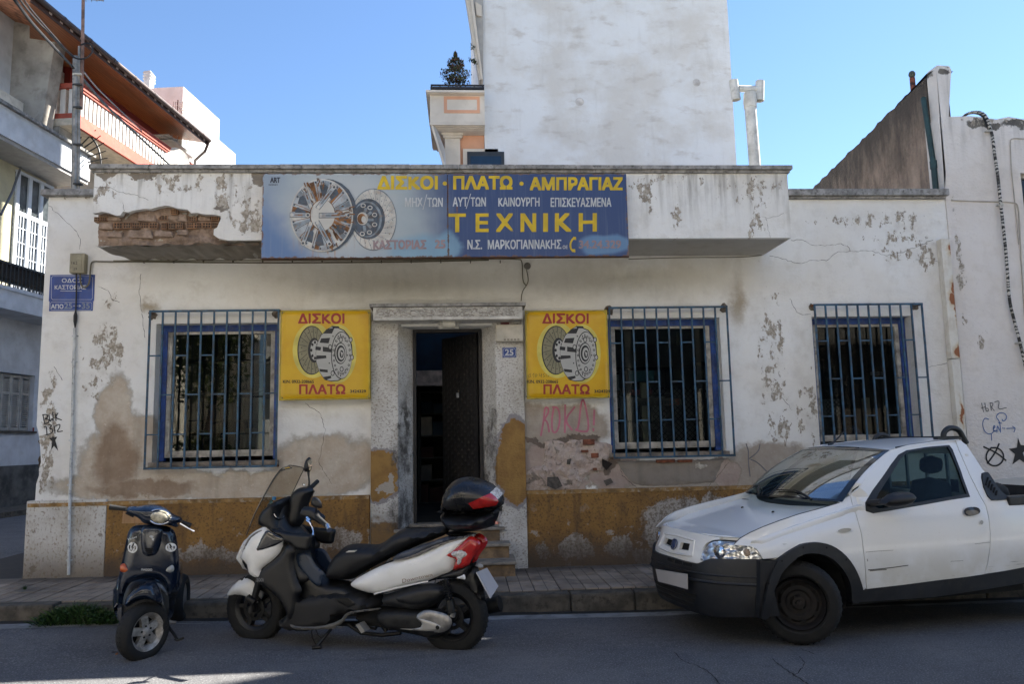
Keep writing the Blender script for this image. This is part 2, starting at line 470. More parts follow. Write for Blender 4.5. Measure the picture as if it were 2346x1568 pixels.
while X < 6.5:
    L = random.choice((.5, .62, .75, .9)); w = .2; e = .003
    mb = MB(); z1 = pz(X)+random.uniform(-.012, .004)
    y0 = PYE+random.uniform(-.015, .012)
    mb.hexa([(X+e, y0-.012, -.12), (X+L-e, y0-.012, -.12), (X+L-e, PYE+w, -.12), (X+e, PYE+w, -.12), (X+e, y0+.01, z1), (X+L-e, y0+.01, z1), (X+L-e, PYE+w-.01, z1+.004), (X+e, PYE+w-.01, z1+.004)])
    mb.build('kerb_stone', CONC, pave, bevel=.026); X += L; k += 1
# pale concrete gutter strip between kerb and asphalt
mb = MB()
pts = jitter([(-9, 0), (7, 0)], 0, .18)
L = []
for x, _ in pts: L.append((x, -1.72+.03*math.sin(x*1.3)+random.uniform(-.012, .012), -1.86-.035*math.sin(x*.9+1)+random.uniform(-.022, .022)))
for i in range(len(L)-1):
    a, b = L[i], L[i+1]
    mb.add([(x, y, road_z(y, x)+e) for x, y, e in ((a[0], a[1], .005), (a[0], a[2], .004), (b[0], b[2], .004), (b[0], b[1], .005))], [(0, 1, 2, 3)])
mb.build('gutter', CONC_L, kind='structure', recalc=False)
mb = MB()                                          # damp dirt lying against the kerb
for i in range(len(L)-1):
    a, b = L[i], L[i+1]
    mb.add([(x, y, road_z(y, x)+e) for x, y, e in ((a[0], -1.6, .012), (a[0], a[1], .006), (b[0], b[1], .006), (b[0], -1.6, .012))], [(0, 1, 2, 3)])
mb.build('gutter_dirt', simple('gutter_mud', (.028, .024, .020), .7, var=.4, nscale=8, bump=.6), kind='structure', recalc=False)

# ---- weeds at the kerb (own leaves, one mass)
GRASS = simple('weed_green', (.030, .075, .012), .6, var=.5, nscale=30)
def weeds(x0, x1, n, hmax, seed):
    rr = random.Random(seed); mb = MB()
    for _ in range(n):
        t = rr.random(); x = x0+(x1-x0)*t; y = -1.66-abs(rr.gauss(0, .05)); h = hmax*(.35+.65*math.sin(math.pi*min(1, max(0, t*.9+.08))))*rr.uniform(.5, 1)
        a = rr.uniform(0, 6.28); 
        bx = Vector((x, y, road_z(y, x))); lean = Vector((rr.gauss(0, .05), rr.gauss(-.03, .05), 0))
        if rr.random() < .55:
            s = Vector((math.cos(a), math.sin(a), 0))*.004
            mb.add([bx-s, bx+s, bx+lean*.5+Vector((0, 0, h*.6))+s*.7, bx+lean+Vector((0, 0, h))], [(0, 1, 2), (0, 2, 3)])
        else:
            c = bx+lean+Vector((0, 0, h*rr.uniform(.2, .95))); s = Vector((math.cos(a), math.sin(a), rr.uniform(-.3, .5)))*.016; q = Vector((-math.sin(a), math.cos(a), rr.uniform(-.4, .4)))*.011
            mb.add([c-s, c-q, c+s, c+q], [(0, 1, 2, 3)])
    return mb
kx = lambda px: at(px, 1430, -1.66).x
weeds(kx(112), kx(275), 2400, .21, 3).build('weeds', GRASS, kind='stuff', label='green weeds and grass growing at the kerb beside the dark scooter', recalc=False)
weeds(kx(96), kx(116), 200, .11, 4).build('weeds', GRASS, kind='stuff', recalc=False)
tuft = MB(); rr = random.Random(9)
c0 = atz(57, 1352, pz(-4.5))
for _ in range(60):
    a = rr.uniform(0, 6.28); d = Vector((math.cos(a), math.sin(a), 0))*rr.uniform(.01, .04); s = Vector((-math.sin(a), math.cos(a), 0))*.003
    b0 = c0+d*.3; tuft.add([b0-s, b0+s, c0+d+Vector((0, 0, rr.uniform(.02, .055)))], [(0, 1, 2)])
tuft.build('weeds', GRASS, kind='stuff', recalc=False)
LEAF = simple('dead_leaf', (.26, .10, .03), .8, var=.4, nscale=40)
mb = MB(); c0 = atz(275, 1500, 0)
c6 = crop(0, 1400, 2.6138)
for cx, cy in [(868, 1338), (895, 1340), (910, 1328), (925, 1335), (940, 1345), (955, 1350), (930, 1350), (905, 1350), (890, 1352)]:
    q = atz(*c6(cx, cy), .0); a = rr.uniform(0, 6); s = Vector((math.cos(a), math.sin(a), .3))*.017; t = Vector((-math.sin(a), math.cos(a), .35))*.010
    q.z = .012; mb.add([q-s, q-t, q+s*1.2, q+t], [(0, 1, 2, 3)])
mb.build('fallen_leaves', LEAF, kind='stuff', recalc=False)

# ================================================================ THE SHOP BUILDING
shop = thing('shop_building', 'low white shop with peeling plaster, ochre base, blue window grilles and overhanging parapet', 'building', (0, 0, 0))
def chipnoise(g, P, sc=18):
    return g.noise(P, sc, 5, .65)
def wallmat(name, white=(.60, .61, .60), stains=(), chips=(), streak=.0, ztop=None, rough=.85, grime=.5, amp=.10):
    g = G(name); p = g.pos()
    w = g.V('SUBTRACT', g.new('ShaderNodeTexNoise', {'Vector': p, 'Scale': 3.2, 'Detail': 7.0, 'Roughness': .68}).outputs[1], (.5, .5, .5))
    P = g.V('ADD', p, g.scale(w, (amp*4, 0, amp*4)))
    P2 = g.V('ADD', p, g.scale(w, (amp*2.2, 0, amp*2.2)))
    big = g.noise(p, .8, 5, .6); med = g.noise(p, 4, 6, .65); fine = g.noise(p, 30, 4, .6)
    c = g.mix(g.step(big, .35, .7, 0, .55), white, tuple(v*k for v, k in zip(white, (.86, .80, .72))))
    c = g.mix(g.step(med, .45, .75, 0, grime), c, tuple(v*k for v, k in zip(white, (.66, .62, .56))))
    c = g.mix(g.step(fine, .62, .78, 0, .35), c, tuple(v*.5 for v in white))
    if streak:
        s_ = g.noise(g.scale(p, (9, 1, .7)), 1.0, 5, .6)
        f = g.step(s_, .46, .72, 0, streak)
        if ztop: f = g.M('MULTIPLY', f, g.step(g.sep(p)[2], ztop-.8, ztop, .1, 1.0))
        c = g.mix(f, c, (.17, .15, .12))
    h = g.M('MULTIPLY', fine, .3)
    for col, col2, fringe, bl, wd in stains:
        f = g.blobs(P, bl)
        if fringe: c = g.mix(g.step(f, -.10-wd, -.10+wd, 0, .9), c, fringe)
        mcol = g.mix(g.step(med, .35, .7), col, col2); mcol = g.mix(g.step(g.noise(g.scale(p, (5, 1, .8)), 1.3, 5, .6), .48, .7, 0, .35), mcol, tuple(q*.55 for q in col)); mcol = g.mix(g.step(g.noise(p, 17, 4, .7), .6, .7, 0, .45), mcol, tuple(min(1, q*1.35) for q in col2))
        mk = g.step(f, -wd, wd)
        c = g.mix(mk, c, mcol); h = g.M('SUBTRACT', h, g.M('MULTIPLY', mk, .6))
    if chips:
        f = g.blobs(P2, chips)
        cn = g.noise(g.scale(p, (1, 1, .62)), 11, 7, .72)
        cb = g.noise(p, 2.6, 3, .5)
        k = g.M('ADD', g.M('ADD', cn, g.M('MULTIPLY', g.M('SUBTRACT', cb, .5), .34)), g.step(f, -.45, .7, -.15, .06))
        mk = g.step(k, .565, .59)
        c = g.mix(mk, c, g.mix(g.step(fine, .4, .6), (.46, .41, .34), (.27, .23, .18)))
        h = g.M('SUBTRACT', h, g.M('MULTIPLY', mk, .8))
    return g.fin(c, rough, 0, g.bump(h, .55, .012, g.bump(g.noise(g.scale(p, (1, 1, 1.6)), 12, 5, .65), .45, .03, g.bump(g.noise(p, 75, 3, .6), .25, .006))))
BROWN = (.27, .19, .125); BROWN2 = (.36, .27, .19); GREY = (.30, .285, .25); PINK = (.38, .29, .24); PINK2 = (.46, .37, .31)
WALL = wallmat('facade_plaster', (.80, .795, .77), stains=[
    ((.46, .375, .285), (.58, .52, .43), GREY, [B(262, 960, 38, 90), B(250, 1070, 62, 80), B(330, 1112, 190, 34), B(560, 1115, 150, 30), B(300, 1010, 70, 60), B(745, 1065, 115, 65)], .15),
    (BROWN, BROWN2, None, [B(265, 1050, 48, 70), B(330, 1122, 110, 16)], .25),
    ((.36, .30, .24), (.44, .385, .32), None, [B(1300, 985, 105, 60), B(1765, 1075, 120, 60), B(1700, 1100, 300, 35), B(1210, 1000, 60, 80)], .14),
    (PINK, PINK2, (.30, .25, .20), [B(1290, 1070, 95, 62), B(1400, 1080, 60, 40), B(1660, 1085, 30, 36)], .05),
    ((.15, .115, .09), (.22, .16, .12), None, [B(1400, 1062, 18, 20), B(1290, 1012, 90, 8)], .06),
    ((.40, .37, .30), (.46, .43, .36), None, [B(905, 650, 190, 40), B(1450, 640, 200, 30)], 1.6),
    ((.36, .30, .22), (.45, .39, .30), None, [B(1690, 690, 16, 50), B(345, 700, 14, 12)], .8),
], chips=[B(235, 840, 60, 110), B(1770, 810, 45, 170), B(1790, 980, 50, 60), B(2000, 500, 190, 30), B(2060, 560, 110, 50), B(2120, 590, 40, 50), B(250, 690, 30, 30), B(1850, 950, 40, 100), B(170, 450, 60, 16), B(1340, 1080, 60, 40), B(110, 1000, 26, 200)])
PARA = wallmat('parapet_plaster', (.78, .775, .75), stains=[
    ((.20, .17, .135), (.28, .24, .19), (.35, .31, .26), [B(330, 408, 40, 6, -.85), B(240, 406, 22, 7, -.85), B(590, 410, 16, 12, -.85), B(505, 478, 16, 8, -.85)], .06)],
    chips=[B(540, 450, 80, 60, -.85), B(420, 420, 150, 26, -.85), B(1540, 420, 100, 26, -.85), B(1720, 440, 100, 40, -.85), B(1548, 500, 12, 60, -.85), B(1726, 500, 20, 60, -.85), B(1480, 430, 24, 60, -.85), B(560, 500, 60, 40, -.85), B(250, 440, 40, 30, -.85)], streak=.75, ztop=4.6)
RW = wallmat('neighbour_plaster', (.74, .70, .66), chips=[B(2260, 280, 90, 16), B(2330, 285, 40, 16), B(2200, 640, 12, 200), B(2250, 780, 16, 40)], stains=[
    ((.10, .09, .08), (.2, .18, .15), (.3, .28, .25), [B(2235, 283, 26, 12), B(2270, 290, 20, 8), B(2325, 285, 40, 12), B(2158, 160, 18, 8)], .1)], streak=.35, ztop=5.6, grime=.3)
SIDEW = simple('side_plaster', (.5, .49, .47), .9, var=.2, nscale=2, bump=.4, dirt=((.3, .26, .2), .6))

XL = at(92, 820).x; XR = at(2196, 800).x; TH = .34
def zat(px, py, Y=0.0): return at(px, py, Y).z
def xat(px, py, Y=0.0): return at(px, py, Y).x
ZLP = zat(150, 452)                                # low parapet top (under its coping)
ZRP = zat(2000, 452)
W1 = (xat(345, 900)+.07, xat(636, 900), zat(495, 1060), zat(495, 741))
W1 = (xat(353, 900), xat(636, 900), zat(495, 1062), zat(495, 741))
W2 = (xat(1395, 880), xat(1656, 880), zat(1530, 1041), zat(1530, 729))
W3 = (xat(1869, 870), xat(2099, 870), zat(1990, 1024), zat(1990, 725))
DR = (xat(935, 950), xat(1112, 950), .60, zat(1020, 748))
def rect(a): return [(a[0], a[2]), (a[1], a[2]), (a[1], a[3]), (a[0], a[3])]
# left corner of the wall is eroded below
lc = [(XL, ZLP)]
for py, dx in ((700, 0), (900, 0), (975, 0), (990, .02), (1010, .04), (1030, .05), (1060, .07), (1075, .05), (1090, .05), (1110, .03), (1130, .02)):
    lc.append((XL+dx+(.01*random.random() if py > 975 else 0)+(xat(92, 820)-XL), zat(90, py)))
outl = lc+[(XL+.02, .1), (XR, .1), (XR, ZRP), (xat(1800, 470), ZRP), (xat(1800, 470), ZLP)]
mb = MB()
mb.sheet(outl, lambda x, z: (x, 0, z), [rect(W1), rect(W2), rect(W3), rect((xat(917, 950), xat(1134, 950), .60, DR[3]))], step=.16, thick=(0, TH, 0))
wall = mb.build('wall', WALL, shop)
mb = MB()                                          # side, back and roof of the low building
mb.box((XL+.03, TH, .1), (XL+.25, 6, ZLP-.05)); mb.box((XR-.3, TH+.01, .1), (XR-.02, 6, ZRP-.05)); mb.box((XL+.03, 5.8, .1), (XR-.02, 6.0, 4.1))
mb.build('side_wall', SIDEW, shop)
mb = MB(); mb.box((XL+.05, TH, 3.75), (-1.1, 5.8, 3.95)); mb.box((.5, TH, 3.75), (XR-.02, 5.8, 3.95)); mb.box((-1.1, TH, 3.75), (.5, 1.7, 3.95)); mb.box((-1.1, 3.1, 3.75), (.5, 5.8, 3.95)); mb.build('roof', COPING, shop)  # open gap added in the roof to light the beam inside
# eroded core of the corner
mb = MB()
g = G('rubble_core'); p = g.pos()
cc = g.mix(g.step(g.noise(p, 14, 5, .6), .35, .65), (.34, .26, .19), (.16, .12, .09))
RUB = g.fin(cc, .95, 0, g.bump(g.noise(p, 16, 5, .65), 1.0, .05))
zb, zt = zat(90, 1140), zat(90, 970)
mb.grid(lambda u, v: (XL+.045+.02*math.sin(v*23)+.012*math.sin(v*57+u*9), .02+u*.3, zb+(zt-zb)*v), 3, 24)
mb.build('eroded_corner', RUB, shop)

# ochre and white plinth
g = G('ochre_plinth'); p = g.pos(); xz = g.sep(p)
w = g.V('SUBTRACT', g.new('ShaderNodeTexNoise', {'Vector': p, 'Scale': 4.0, 'Detail': 7.0, 'Roughness': .7}).outputs[1], (.5, .5, .5))
P = g.V('ADD', p, g.scale(w, (.5, 0, .5)))
sp = g.noise(p, 46, 3, .6)
c = g.mix(g.step(g.noise(p, 1.6, 5), .35, .7), (.30, .16, .042), (.19, .10, .03))
c = g.mix(g.step(sp, .5, .68, 0, .75), c, (.085, .048, .02))
f = g.blobs(P, [B(1560, 1185, 95, 42, 0), B(1640, 1165, 60, 30, 0), B(1505, 1210, 30, 45, 0), B(1420, 1250, 30, 26, 0), B(1320, 1255, 40, 26, 0), B(1240, 1260, 14, 18), B(660, 1255, 60, 26), B(460, 1270, 60, 16), B(790, 1240, 36, 30), B(720, 1260, 40, 16), B(870, 1240, 26, 26), B(560, 1280, 60, 10), B(1480, 1280, 40, 20)])
c = g.mix(g.step(f, -.05, .1, 0, .85), c, g.mix(g.step(sp, .45, .6), (.42, .39, .35), (.22, .19, .15)))
wp = g.noise(p, 7, 6, .7)
c = g.mix(g.M('MULTIPLY', g.step(wp, .6, .66), g.step(xz[2], .5, .95, .7, 0.0)), c, (.40, .37, .33))
c = g.mix(g.step(g.noise(g.scale(p, (4, 1, .7)), 1.6, 5, .65), .5, .68, 0, .7), c, (.11, .065, .03))
c = g.mix(g.step(g.M('ADD', xz[2], g.M('MULTIPLY', wp, .4)), .38, .80, .9, 0), c, (.08, .058, .04))
OCHRE = g.fin(c, .88, 0, g.bump(sp, .9, .012))
g = G('white_plinth'); p = g.pos(); xz = g.sep(p); sp = g.noise(g.scale(p, (1.3, 1, .8)), 36, 3, .6); n = g.noise(p, 2.4, 6, .65)
c = g.mix(g.step(n, .4, .7), (.60, .58, .54), (.42, .38, .32))
c = g.mix(g.step(sp, .52, .68, 0, .65), c, (.23, .17, .11))
c = g.mix(g.step(g.noise(p, 9, 5, .6), .64, .67, 0, .8), c, (.22, .18, .14))
c = g.mix(g.step(g.M('ADD', xz[2], g.M('MULTIPLY', n, .5)), .42, .85, .8, 0), c, (.15, .115, .08))
STIP = g.fin(c, .88, 0, g.bump(sp, .9, .015))
ZD = lambda px, py: zat(px, py)
mb = MB()
xa = xat(275, 1200); xb = xat(850, 1200); xc = xat(1204, 1200); Lb = xat(77, 1200)
def slabp(mb, x0, x1, z0, z1, d, Y=0.0, b=.012): mb.box((x0, Y-d, z0), (x1, Y+.02, z1))
mb = MB(); mb.box((XL-.045, -.035, .1), (xat(245, 1200), .01, zat(170, 1146))); mb.box((XL-.045, .0101, .1), (XL+.02, .34, zat(170, 1146)))
mb.build('white_plinth_panel', STIP, shop, bevel=.01)
mb = MB(); mb.box((xat(245, 1200)+.004, -.035, .1), (xb-.01, .01, zat(500, 1143))); mb.build('ochre_plinth_panel', OCHRE, shop, bevel=.01)
mb = MB(); mb.box((xc+.012, -.035, .1), (XR-.01, .01, zat(1400, 1120))); mb.build('ochre_plinth_panel', OCHRE, shop, bevel=.01)
LINE = simple('plinth_trim', (.29, .17, .06), .9, var=.3, nscale=8, dirt=((.5, .45, .38), .6))
mb = MB(); mb.box((XL-.03, -.042, zat(500, 1143)-.045), (xb-.02, -.036, zat(500, 1143)-.004)); mb.build('plinth_edge', LINE, shop)
mb = MB(); mb.box((xc+.02, -.042, zat(1400, 1120)-.045), (XR-.02, -.036, zat(1400, 1120)-.004)); mb.build('plinth_edge', LINE, shop)

# door surround: pilasters, splayed jambs, canopy
g = G('pilaster_stipple'); p = g.pos(); xz = g.sep(p); sp = g.noise(g.scale(p, (1, 1, 1.5)), 40, 3, .6); n = g.noise(p, 3, 6, .65)
w = g.V('SUBTRACT', g.new('ShaderNodeTexNoise', {'Vector': p, 'Scale': 5.0, 'Detail': 6.0, 'Roughness': .65}).outputs[1], (.5, .5, .5))
P = g.V('ADD', p, g.scale(w, (.35, 0, .35)))
c = g.mix(g.step(n, .4, .7), (.62, .60, .56), (.46, .43, .38))
c = g.mix(g.step(sp, .5, .66, 0, .7), c, (.19, .15, .11))
f = g.blobs(P, [B(870, 1090, 40, 60, 0), B(1180, 1060, 44, 95, 0), B(1185, 1000, 20, 20)]); 
c = g.mix(g.step(f, -.12, -.08, 0, 1), c, (.27, .25, .25))
c = g.mix(g.step(f, 0, .05), c, g.mix(g.step(n, .4, .6), (.33, .19, .055), (.24, .13, .04)))
f = g.blobs(P, [B(878, 1120, 26, 12), B(870, 1190, 44, 12), B(893, 1105, 8, 20)])
c = g.mix(g.step(f, 0, .1, 0, .8), c, (.42, .40, .36))
f = g.blobs(P, [B(868, 1250, 50, 60)]); c = g.mix(g.step(f, -.1, .1), c, g.mix(g.step(n, .45, .6), (.22, .13, .05), (.11, .08, .055)))
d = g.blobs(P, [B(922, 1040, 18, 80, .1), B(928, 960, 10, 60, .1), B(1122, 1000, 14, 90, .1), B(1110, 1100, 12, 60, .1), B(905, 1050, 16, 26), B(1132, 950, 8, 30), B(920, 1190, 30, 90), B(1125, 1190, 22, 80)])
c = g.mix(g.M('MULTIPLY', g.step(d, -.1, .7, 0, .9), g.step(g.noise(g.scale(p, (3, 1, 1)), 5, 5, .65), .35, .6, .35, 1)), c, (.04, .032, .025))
PIL = g.fin(c, .88, 0, g.bump(sp, .9, .012))
zc = zat(1020, 735)
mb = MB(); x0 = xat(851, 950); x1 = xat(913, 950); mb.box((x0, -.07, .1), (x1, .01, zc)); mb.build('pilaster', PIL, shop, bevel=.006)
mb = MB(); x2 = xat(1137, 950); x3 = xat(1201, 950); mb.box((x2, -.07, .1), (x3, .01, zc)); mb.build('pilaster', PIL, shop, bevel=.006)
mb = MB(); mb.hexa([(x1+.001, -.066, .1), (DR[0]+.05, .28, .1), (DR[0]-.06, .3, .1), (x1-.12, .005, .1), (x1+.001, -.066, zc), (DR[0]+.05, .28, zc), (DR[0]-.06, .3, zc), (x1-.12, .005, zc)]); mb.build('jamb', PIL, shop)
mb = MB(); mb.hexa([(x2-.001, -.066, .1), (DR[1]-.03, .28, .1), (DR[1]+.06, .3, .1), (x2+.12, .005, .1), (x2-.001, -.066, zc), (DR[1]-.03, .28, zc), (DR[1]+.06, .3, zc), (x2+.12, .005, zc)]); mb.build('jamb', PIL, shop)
CANW = simple('canopy_plaster', (.64, .62, .58), .9, var=.15, nscale=5, bump=.5, bscale=45, dirt=((.24, .21, .17), .7))
cy0 = -.34
q = at(848, 700, cy0); q2 = at(1203, 697, cy0)
can = MB()
mb = MB(); mb.box((q.x+.03, cy0+.03, zat(1025, 733, cy0+.03)), (q2.x-.03, .01, q.z-.02)); canopy = mb.build('canopy', CANW, shop, bevel=.008)
mb = MB(); mb.box((q.x-.01, cy0, q.z-.018), (q2.x+.01, .01, q.z+.02)); mb.build('canopy_slab', COPING, canopy, bevel=.006)
g = G('rough_panel'); p = g.pos(); vv = g.noise(g.scale(p, (1, 1, 2.2)), 24, 2, .5, 1.2)
cc = g.mix(g.step(vv, .4, .6), (.30, .275, .24), (.55, .53, .49)); RP = g.fin(cc, .9, 0, g.bump(vv, 1, .02))
a = at(862, 706, cy0+.03); b = at(1188, 724, cy0+.03)
mb = MB(); mb.box((a.x, cy0+.024, b.z), (b.x, cy0+.03, a.z)); mb.build('rough_band', RP, canopy)
# steps
STEP = simple('worn_step', (.25, .165, .09), .85, var=.35, nscale=6, bump=.6, bscale=30, dirt=((.09, .07, .05), .8))
STEPT = simple('step_slab', (.27, .235, .19), .8, var=.25, nscale=7, bump=.4, bscale=40, dirt=((.10, .085, .07), .8))
sx0, sx1 = xat(905, 1200)-.05, atz(1180, 1318, .13).x
for k, (zz, yy) in enumerate(((.285, -.62), (.445, -.36), (.60, -.13))):
    mb = MB(); e = .03*k
    mb.box((sx0+e, yy+.03, .1), (sx1-e*1.6, -.071 if k < 2 else -.0711+.0, zz-.035)) if k < 2 else mb.box((sx0+.06, yy+.02, .1), (sx1-.14, .3, zz-.035))
    st = mb.build('step', STEP, shop, bevel=.008)
    mb = MB(); mb.box((sx0+e-.015, yy, zz-.034), (sx1-e*1.6+.015, -.072 if k < 2 else .3, zz)); mb.build('tread', STEPT, st, bevel=.010)

# low copings left and right
mb = MB(); a = at(92, 444, -.09); b = at(215, 440, -.09)
mb.box((a.x, -.09, ZLP+.0), (xat(1800, 440), TH+.05, ZLP+.075)); mb.build('coping', COPING, shop, bevel=.008)
mb = MB(); b = at(2177, 458, -.09)
mb.box((xat(1800, 440)+.005, -.09, ZRP), (b.x, TH+.05, ZRP+.085)); mb.box((xat(1800, 440)+.01, -.05, ZRP-.03), (b.x-.02, .01, ZRP-.001)); mb.build('coping', COPING, shop, bevel=.008)

# ---- projecting parapet with the broken, brick-showing corner
PY = -.85
c1 = crop(0, 0, 2.24)
pl = at(213, 470, PY).x; pr_ = at(1808, 470, PY).x; pzt = zat(1000, 391, PY); pzb = zat(1600, 546, PY)
hole = [c1(*q) for q in [(612, 1396), (640, 1392), (665, 1385), (700, 1390), (730, 1400), (762, 1412), (790, 1408), (806, 1384), (840, 1390), (872, 1378), (910, 1372), (950, 1366), (985, 1370), (1020, 1358), (1050, 1352), (1080, 1345), (1120, 1350), (1150, 1362), (1190, 1368), (1228, 1372), (1250, 1396), (1290, 1392), (1330, 1402), (1390, 1404), (1442, 1412), (1446, 1432), (1432, 1462), (1420, 1490), (1400, 1500)]]
hole += [(489, 538), (500, 546), (520, 549)]
hp = [(at(x, y, PY).x, at(x, y, PY).z) for x, y in hole]
hp[0] = (pl, hp[0][1]); hp[-1] = (hp[-1][0], pzb)
fr_ = [(pl, pzt)]+hp+[(pr_, pzb), (pr_, pzt)]
mb = MB(); mb.sheet(fr_, lambda x, z: (x, PY, z), step=.09, thick=(0, .07, 0))
parap = mb.build('parapet', PARA, shop)
mb = MB()
mb.box((pl+.02, PY+.13, pzb+.03), (pr_-.001, 0, pzt)); mb.box((hp[-1][0], PY+.0701, pzb), (pr_-.0005, 0.0-.0005, pzb+.03-.001)); mb.box((hp[-1][0]+.2, PY+.0702, pzb+.03), (pr_-.001, PY+.13, pzt))
mb.build('parapet_body', wallmat('parapet_soffit', (.50, .49, .46), grime=.6), parap)
# side face right is the body; brick field inside the break
MORT = G('mortar'); p = MORT.pos(); n = MORT.noise(p, 9, 6, .7)
cc = MORT.mix(MORT.step(n, .3, .7), (.19, .13, .09), (.46, .34, .26)); cc = MORT.mix(MORT.step(MORT.noise(p, 3, 5), .5, .7, 0, .6), cc, (.40, .27, .20))
MORT = MORT.fin(cc, .95, 0, MORT.bump(n, 1, .06))
mb = MB()
hx1 = hp[-1][0]; hz1 = max(z for x, z in hp)
rr = random.Random(5)
zlow = zat(213, 552, PY)
def rough(u, v):
    x = pl+.02+(hx1+.3-pl)*u; z = zlow-.03+(hz1-zlow+.1)*v
    return (x, PY+.115-.03*math.sin(x*9+z*13)*math.sin(z*21)-rr.uniform(0, .022), z)
mb.grid(rough, 90, 24); mb.build('mortar_field', MORT, parap, recalc=False, smooth=60)
BRICK = simple('hollow_brick_clay', (.30, .16, .085), .92, var=.3, nscale=12, bump=.6, bscale=50, dirt=((.36, .30, .22), .55))
BDARK = simple('brick_cell', (.02, .014, .01), 1.0, var=.05)
def hollow_brick(cx, cz, w, h, y):
    mb = MB(); mb.box((cx-w/2, y, cz-h/2), (cx+w/2, y+.09, cz+h/2), 0)
    for i in range(3):
        for j in range(2):
            ax = cx-w/2+w*(.09+.30*i); az = cz-h/2+h*(.12+.44*j)
            mb.box((ax, y-.0012, az), (ax+w*.21, y+.004, az+h*.32), 1)
    mb.build('hollow_brick', [BRICK, BDARK], parap)
bx = [(742, 800), (806, 856), (864, 914), (920, 970), (977, 1030), (1054, 1088), (1098, 1148), (1154, 1195), (1222, 1266), (1270, 1320), (1325, 1382), (1386, 1428)]
for x0, x1 in bx:
    a = at(*c1(x0, 1456), PY+.06); b = at(*c1(x1, 1494+(x0 % 5)), PY+.06)
    hollow_brick((a.x+b.x)/2, (a.z+b.z)/2, b.x-a.x, a.z-b.z, PY+.052+rr.uniform(0, .02))
for x0, x1, y0, y1 in [(1036, 1096, 1408, 1438), (1116, 1162, 1370, 1402), (1236, 1286, 1420, 1448), (615, 650, 1420, 1450), (655, 700, 1420, 1446), (1384, 1432, 1418, 1444)]:
    a = at(*c1(x0, y0), PY+.07); b = at(*c1(x1, y1), PY+.07)
    hollow_brick((a.x+b.x)/2, (a.z+b.z)/2, b.x-a.x, a.z-b.z, PY+.06+rr.uniform(0, .02))
for x0, x1, y0, y1, w in [(700, 790, 1415, 1446, 0), (900, 1020, 1400, 1450, 0), (1290, 1380, 1412, 1446, 0), (1165, 1225, 1400, 1450, 0), (640, 735, 1455, 1500, 0), (1160, 1230, 1500, 1540, 0), (840, 1000, 1505, 1560, 0), (1010, 1130, 1510, 1550, 0), (700, 800, 1515, 1555, 0)]:
    a = at(*c1(x0, y0), PY+.07); b = at(*c1(x1, y1), PY+.07)
    mb = MB(); y = PY+.066+rr.uniform(-.01, .015)
    mb.hexa([(a.x, y, b.z+.01), (b.x, y+.01, b.z), (b.x, y+.06, b.z), (a.x, y+.06, b.z), (a.x+.01, y+.005, a.z), (b.x-.02, y, a.z-.012), (b.x, y+.06, a.z), (a.x, y+.06, a.z)])
    mb.build('stone', MORT, parap, bevel=.008)
# broken soffit of the overhang
SOF = wallmat('soffit_broken', (.30, .27, .23), grime=.9, streak=.6)
mb = MB()
def sof(u, v):
    x = pl+.03+(hx1+.45-pl)*u; y = PY+.03+v*(-PY-.03)
    e = .05*(1-v)*max(0, 1-u*1.05); return (x, y, pzb-.012-e+.012*math.sin(x*17+y*9)+.008*math.sin(x*41))
mb.grid(sof, 60, 10); mb.build('broken_soffit', SOF, parap, recalc=False, smooth=60)
# coping slabs over the parapet, piece by piece on the left
xs = [at(x, 383, PY-.06).x for x in (202, 270, 340, 408, 470, 530, 592, 640, 690, 742, 800, 860, 940, 1050, 1180, 1320, 1470, 1640, 1816)]
zc0 = pzt; zc1 = zat(1000, 377, PY-.06)
for i in range(len(xs)-1):
    mb = MB(); dz = rr.uniform(-.004, .004); mb.box((xs[i]+.0015, PY-.065+rr.uniform(-.004, .004), zc0+.001), (xs[i+1]-.0015, .05, zc1+dz)); mb.build('coping_slab', COPING, parap, bevel=.005)
mb = MB(); mb.box((pl-.02, PY-.03, zc0-.03), (pr_+.02, .04, zc0)); mb.build('coping_fillet', COPING, parap)

# crumbled plaster right of the door, rising and sinking, with bricks showing
cQ = crop(1500, 1150, 1.916)
RUBB = G('crumbled_plaster'); p = RUBB.pos(); n = RUBB.noise(p, 9, 6, .7); n2 = RUBB.noise(p, 5, 4, .6, 1.5)
cc = RUBB.mix(RUBB.step(n, .35, .65), (.46, .35, .29), (.56, .46, .39)); cc = RUBB.mix(RUBB.step(n2, .56, .66, 0, .85), cc, (.20, .165, .13)); cc = RUBB.mix(RUBB.step(RUBB.noise(p, 22, 4, .7), .60, .68, 0, .8), cc, (.11, .08, .06))
RUBB = RUBB.fin(cc, .95, 0, RUBB.bump(n, 1.0, .04, RUBB.bump(n2, .8, .05)))
from mathutils import noise as mn
def relief(name, pts, m, amp, base, step=.022):
    o = [(at(*cQ(*q)).x, at(*cQ(*q)).z) for q in pts]; o = [(x+random.uniform(-.008, .008), z+random.uniform(-.008, .008)) for x, z in resample(o, .035)]
    xs = [q[0] for q in o]; mb = MB(); A = np.array(o)
    def f(x, z):
        d = math.sqrt(((A-np.array((x, z)))**2).sum(1).min()); k = min(1, d/.035)
        v = Vector((x*6, 0, z*7)); h = base+amp*(mn.noise(v)+.5*mn.noise(v*2.7)+.3*mn.noise(v*6))
        return (x, -max(.002, .002+k*h), z)
    mb.sheet(o, f, (), step=step); return mb.build(name, m, shop, smooth=35, recalc=False)
relief('crumbled_plaster', [(68, 545), (66, 450), (110, 415), (170, 400), (178, 340), (175, 270), (230, 262), (290, 275), (330, 262), (420, 262), (500, 275), (552, 290), (550, 340), (520, 400), (500, 440), (450, 430), (395, 470), (370, 520), (340, 545), (200, 548)], RUBB, .035, .022)
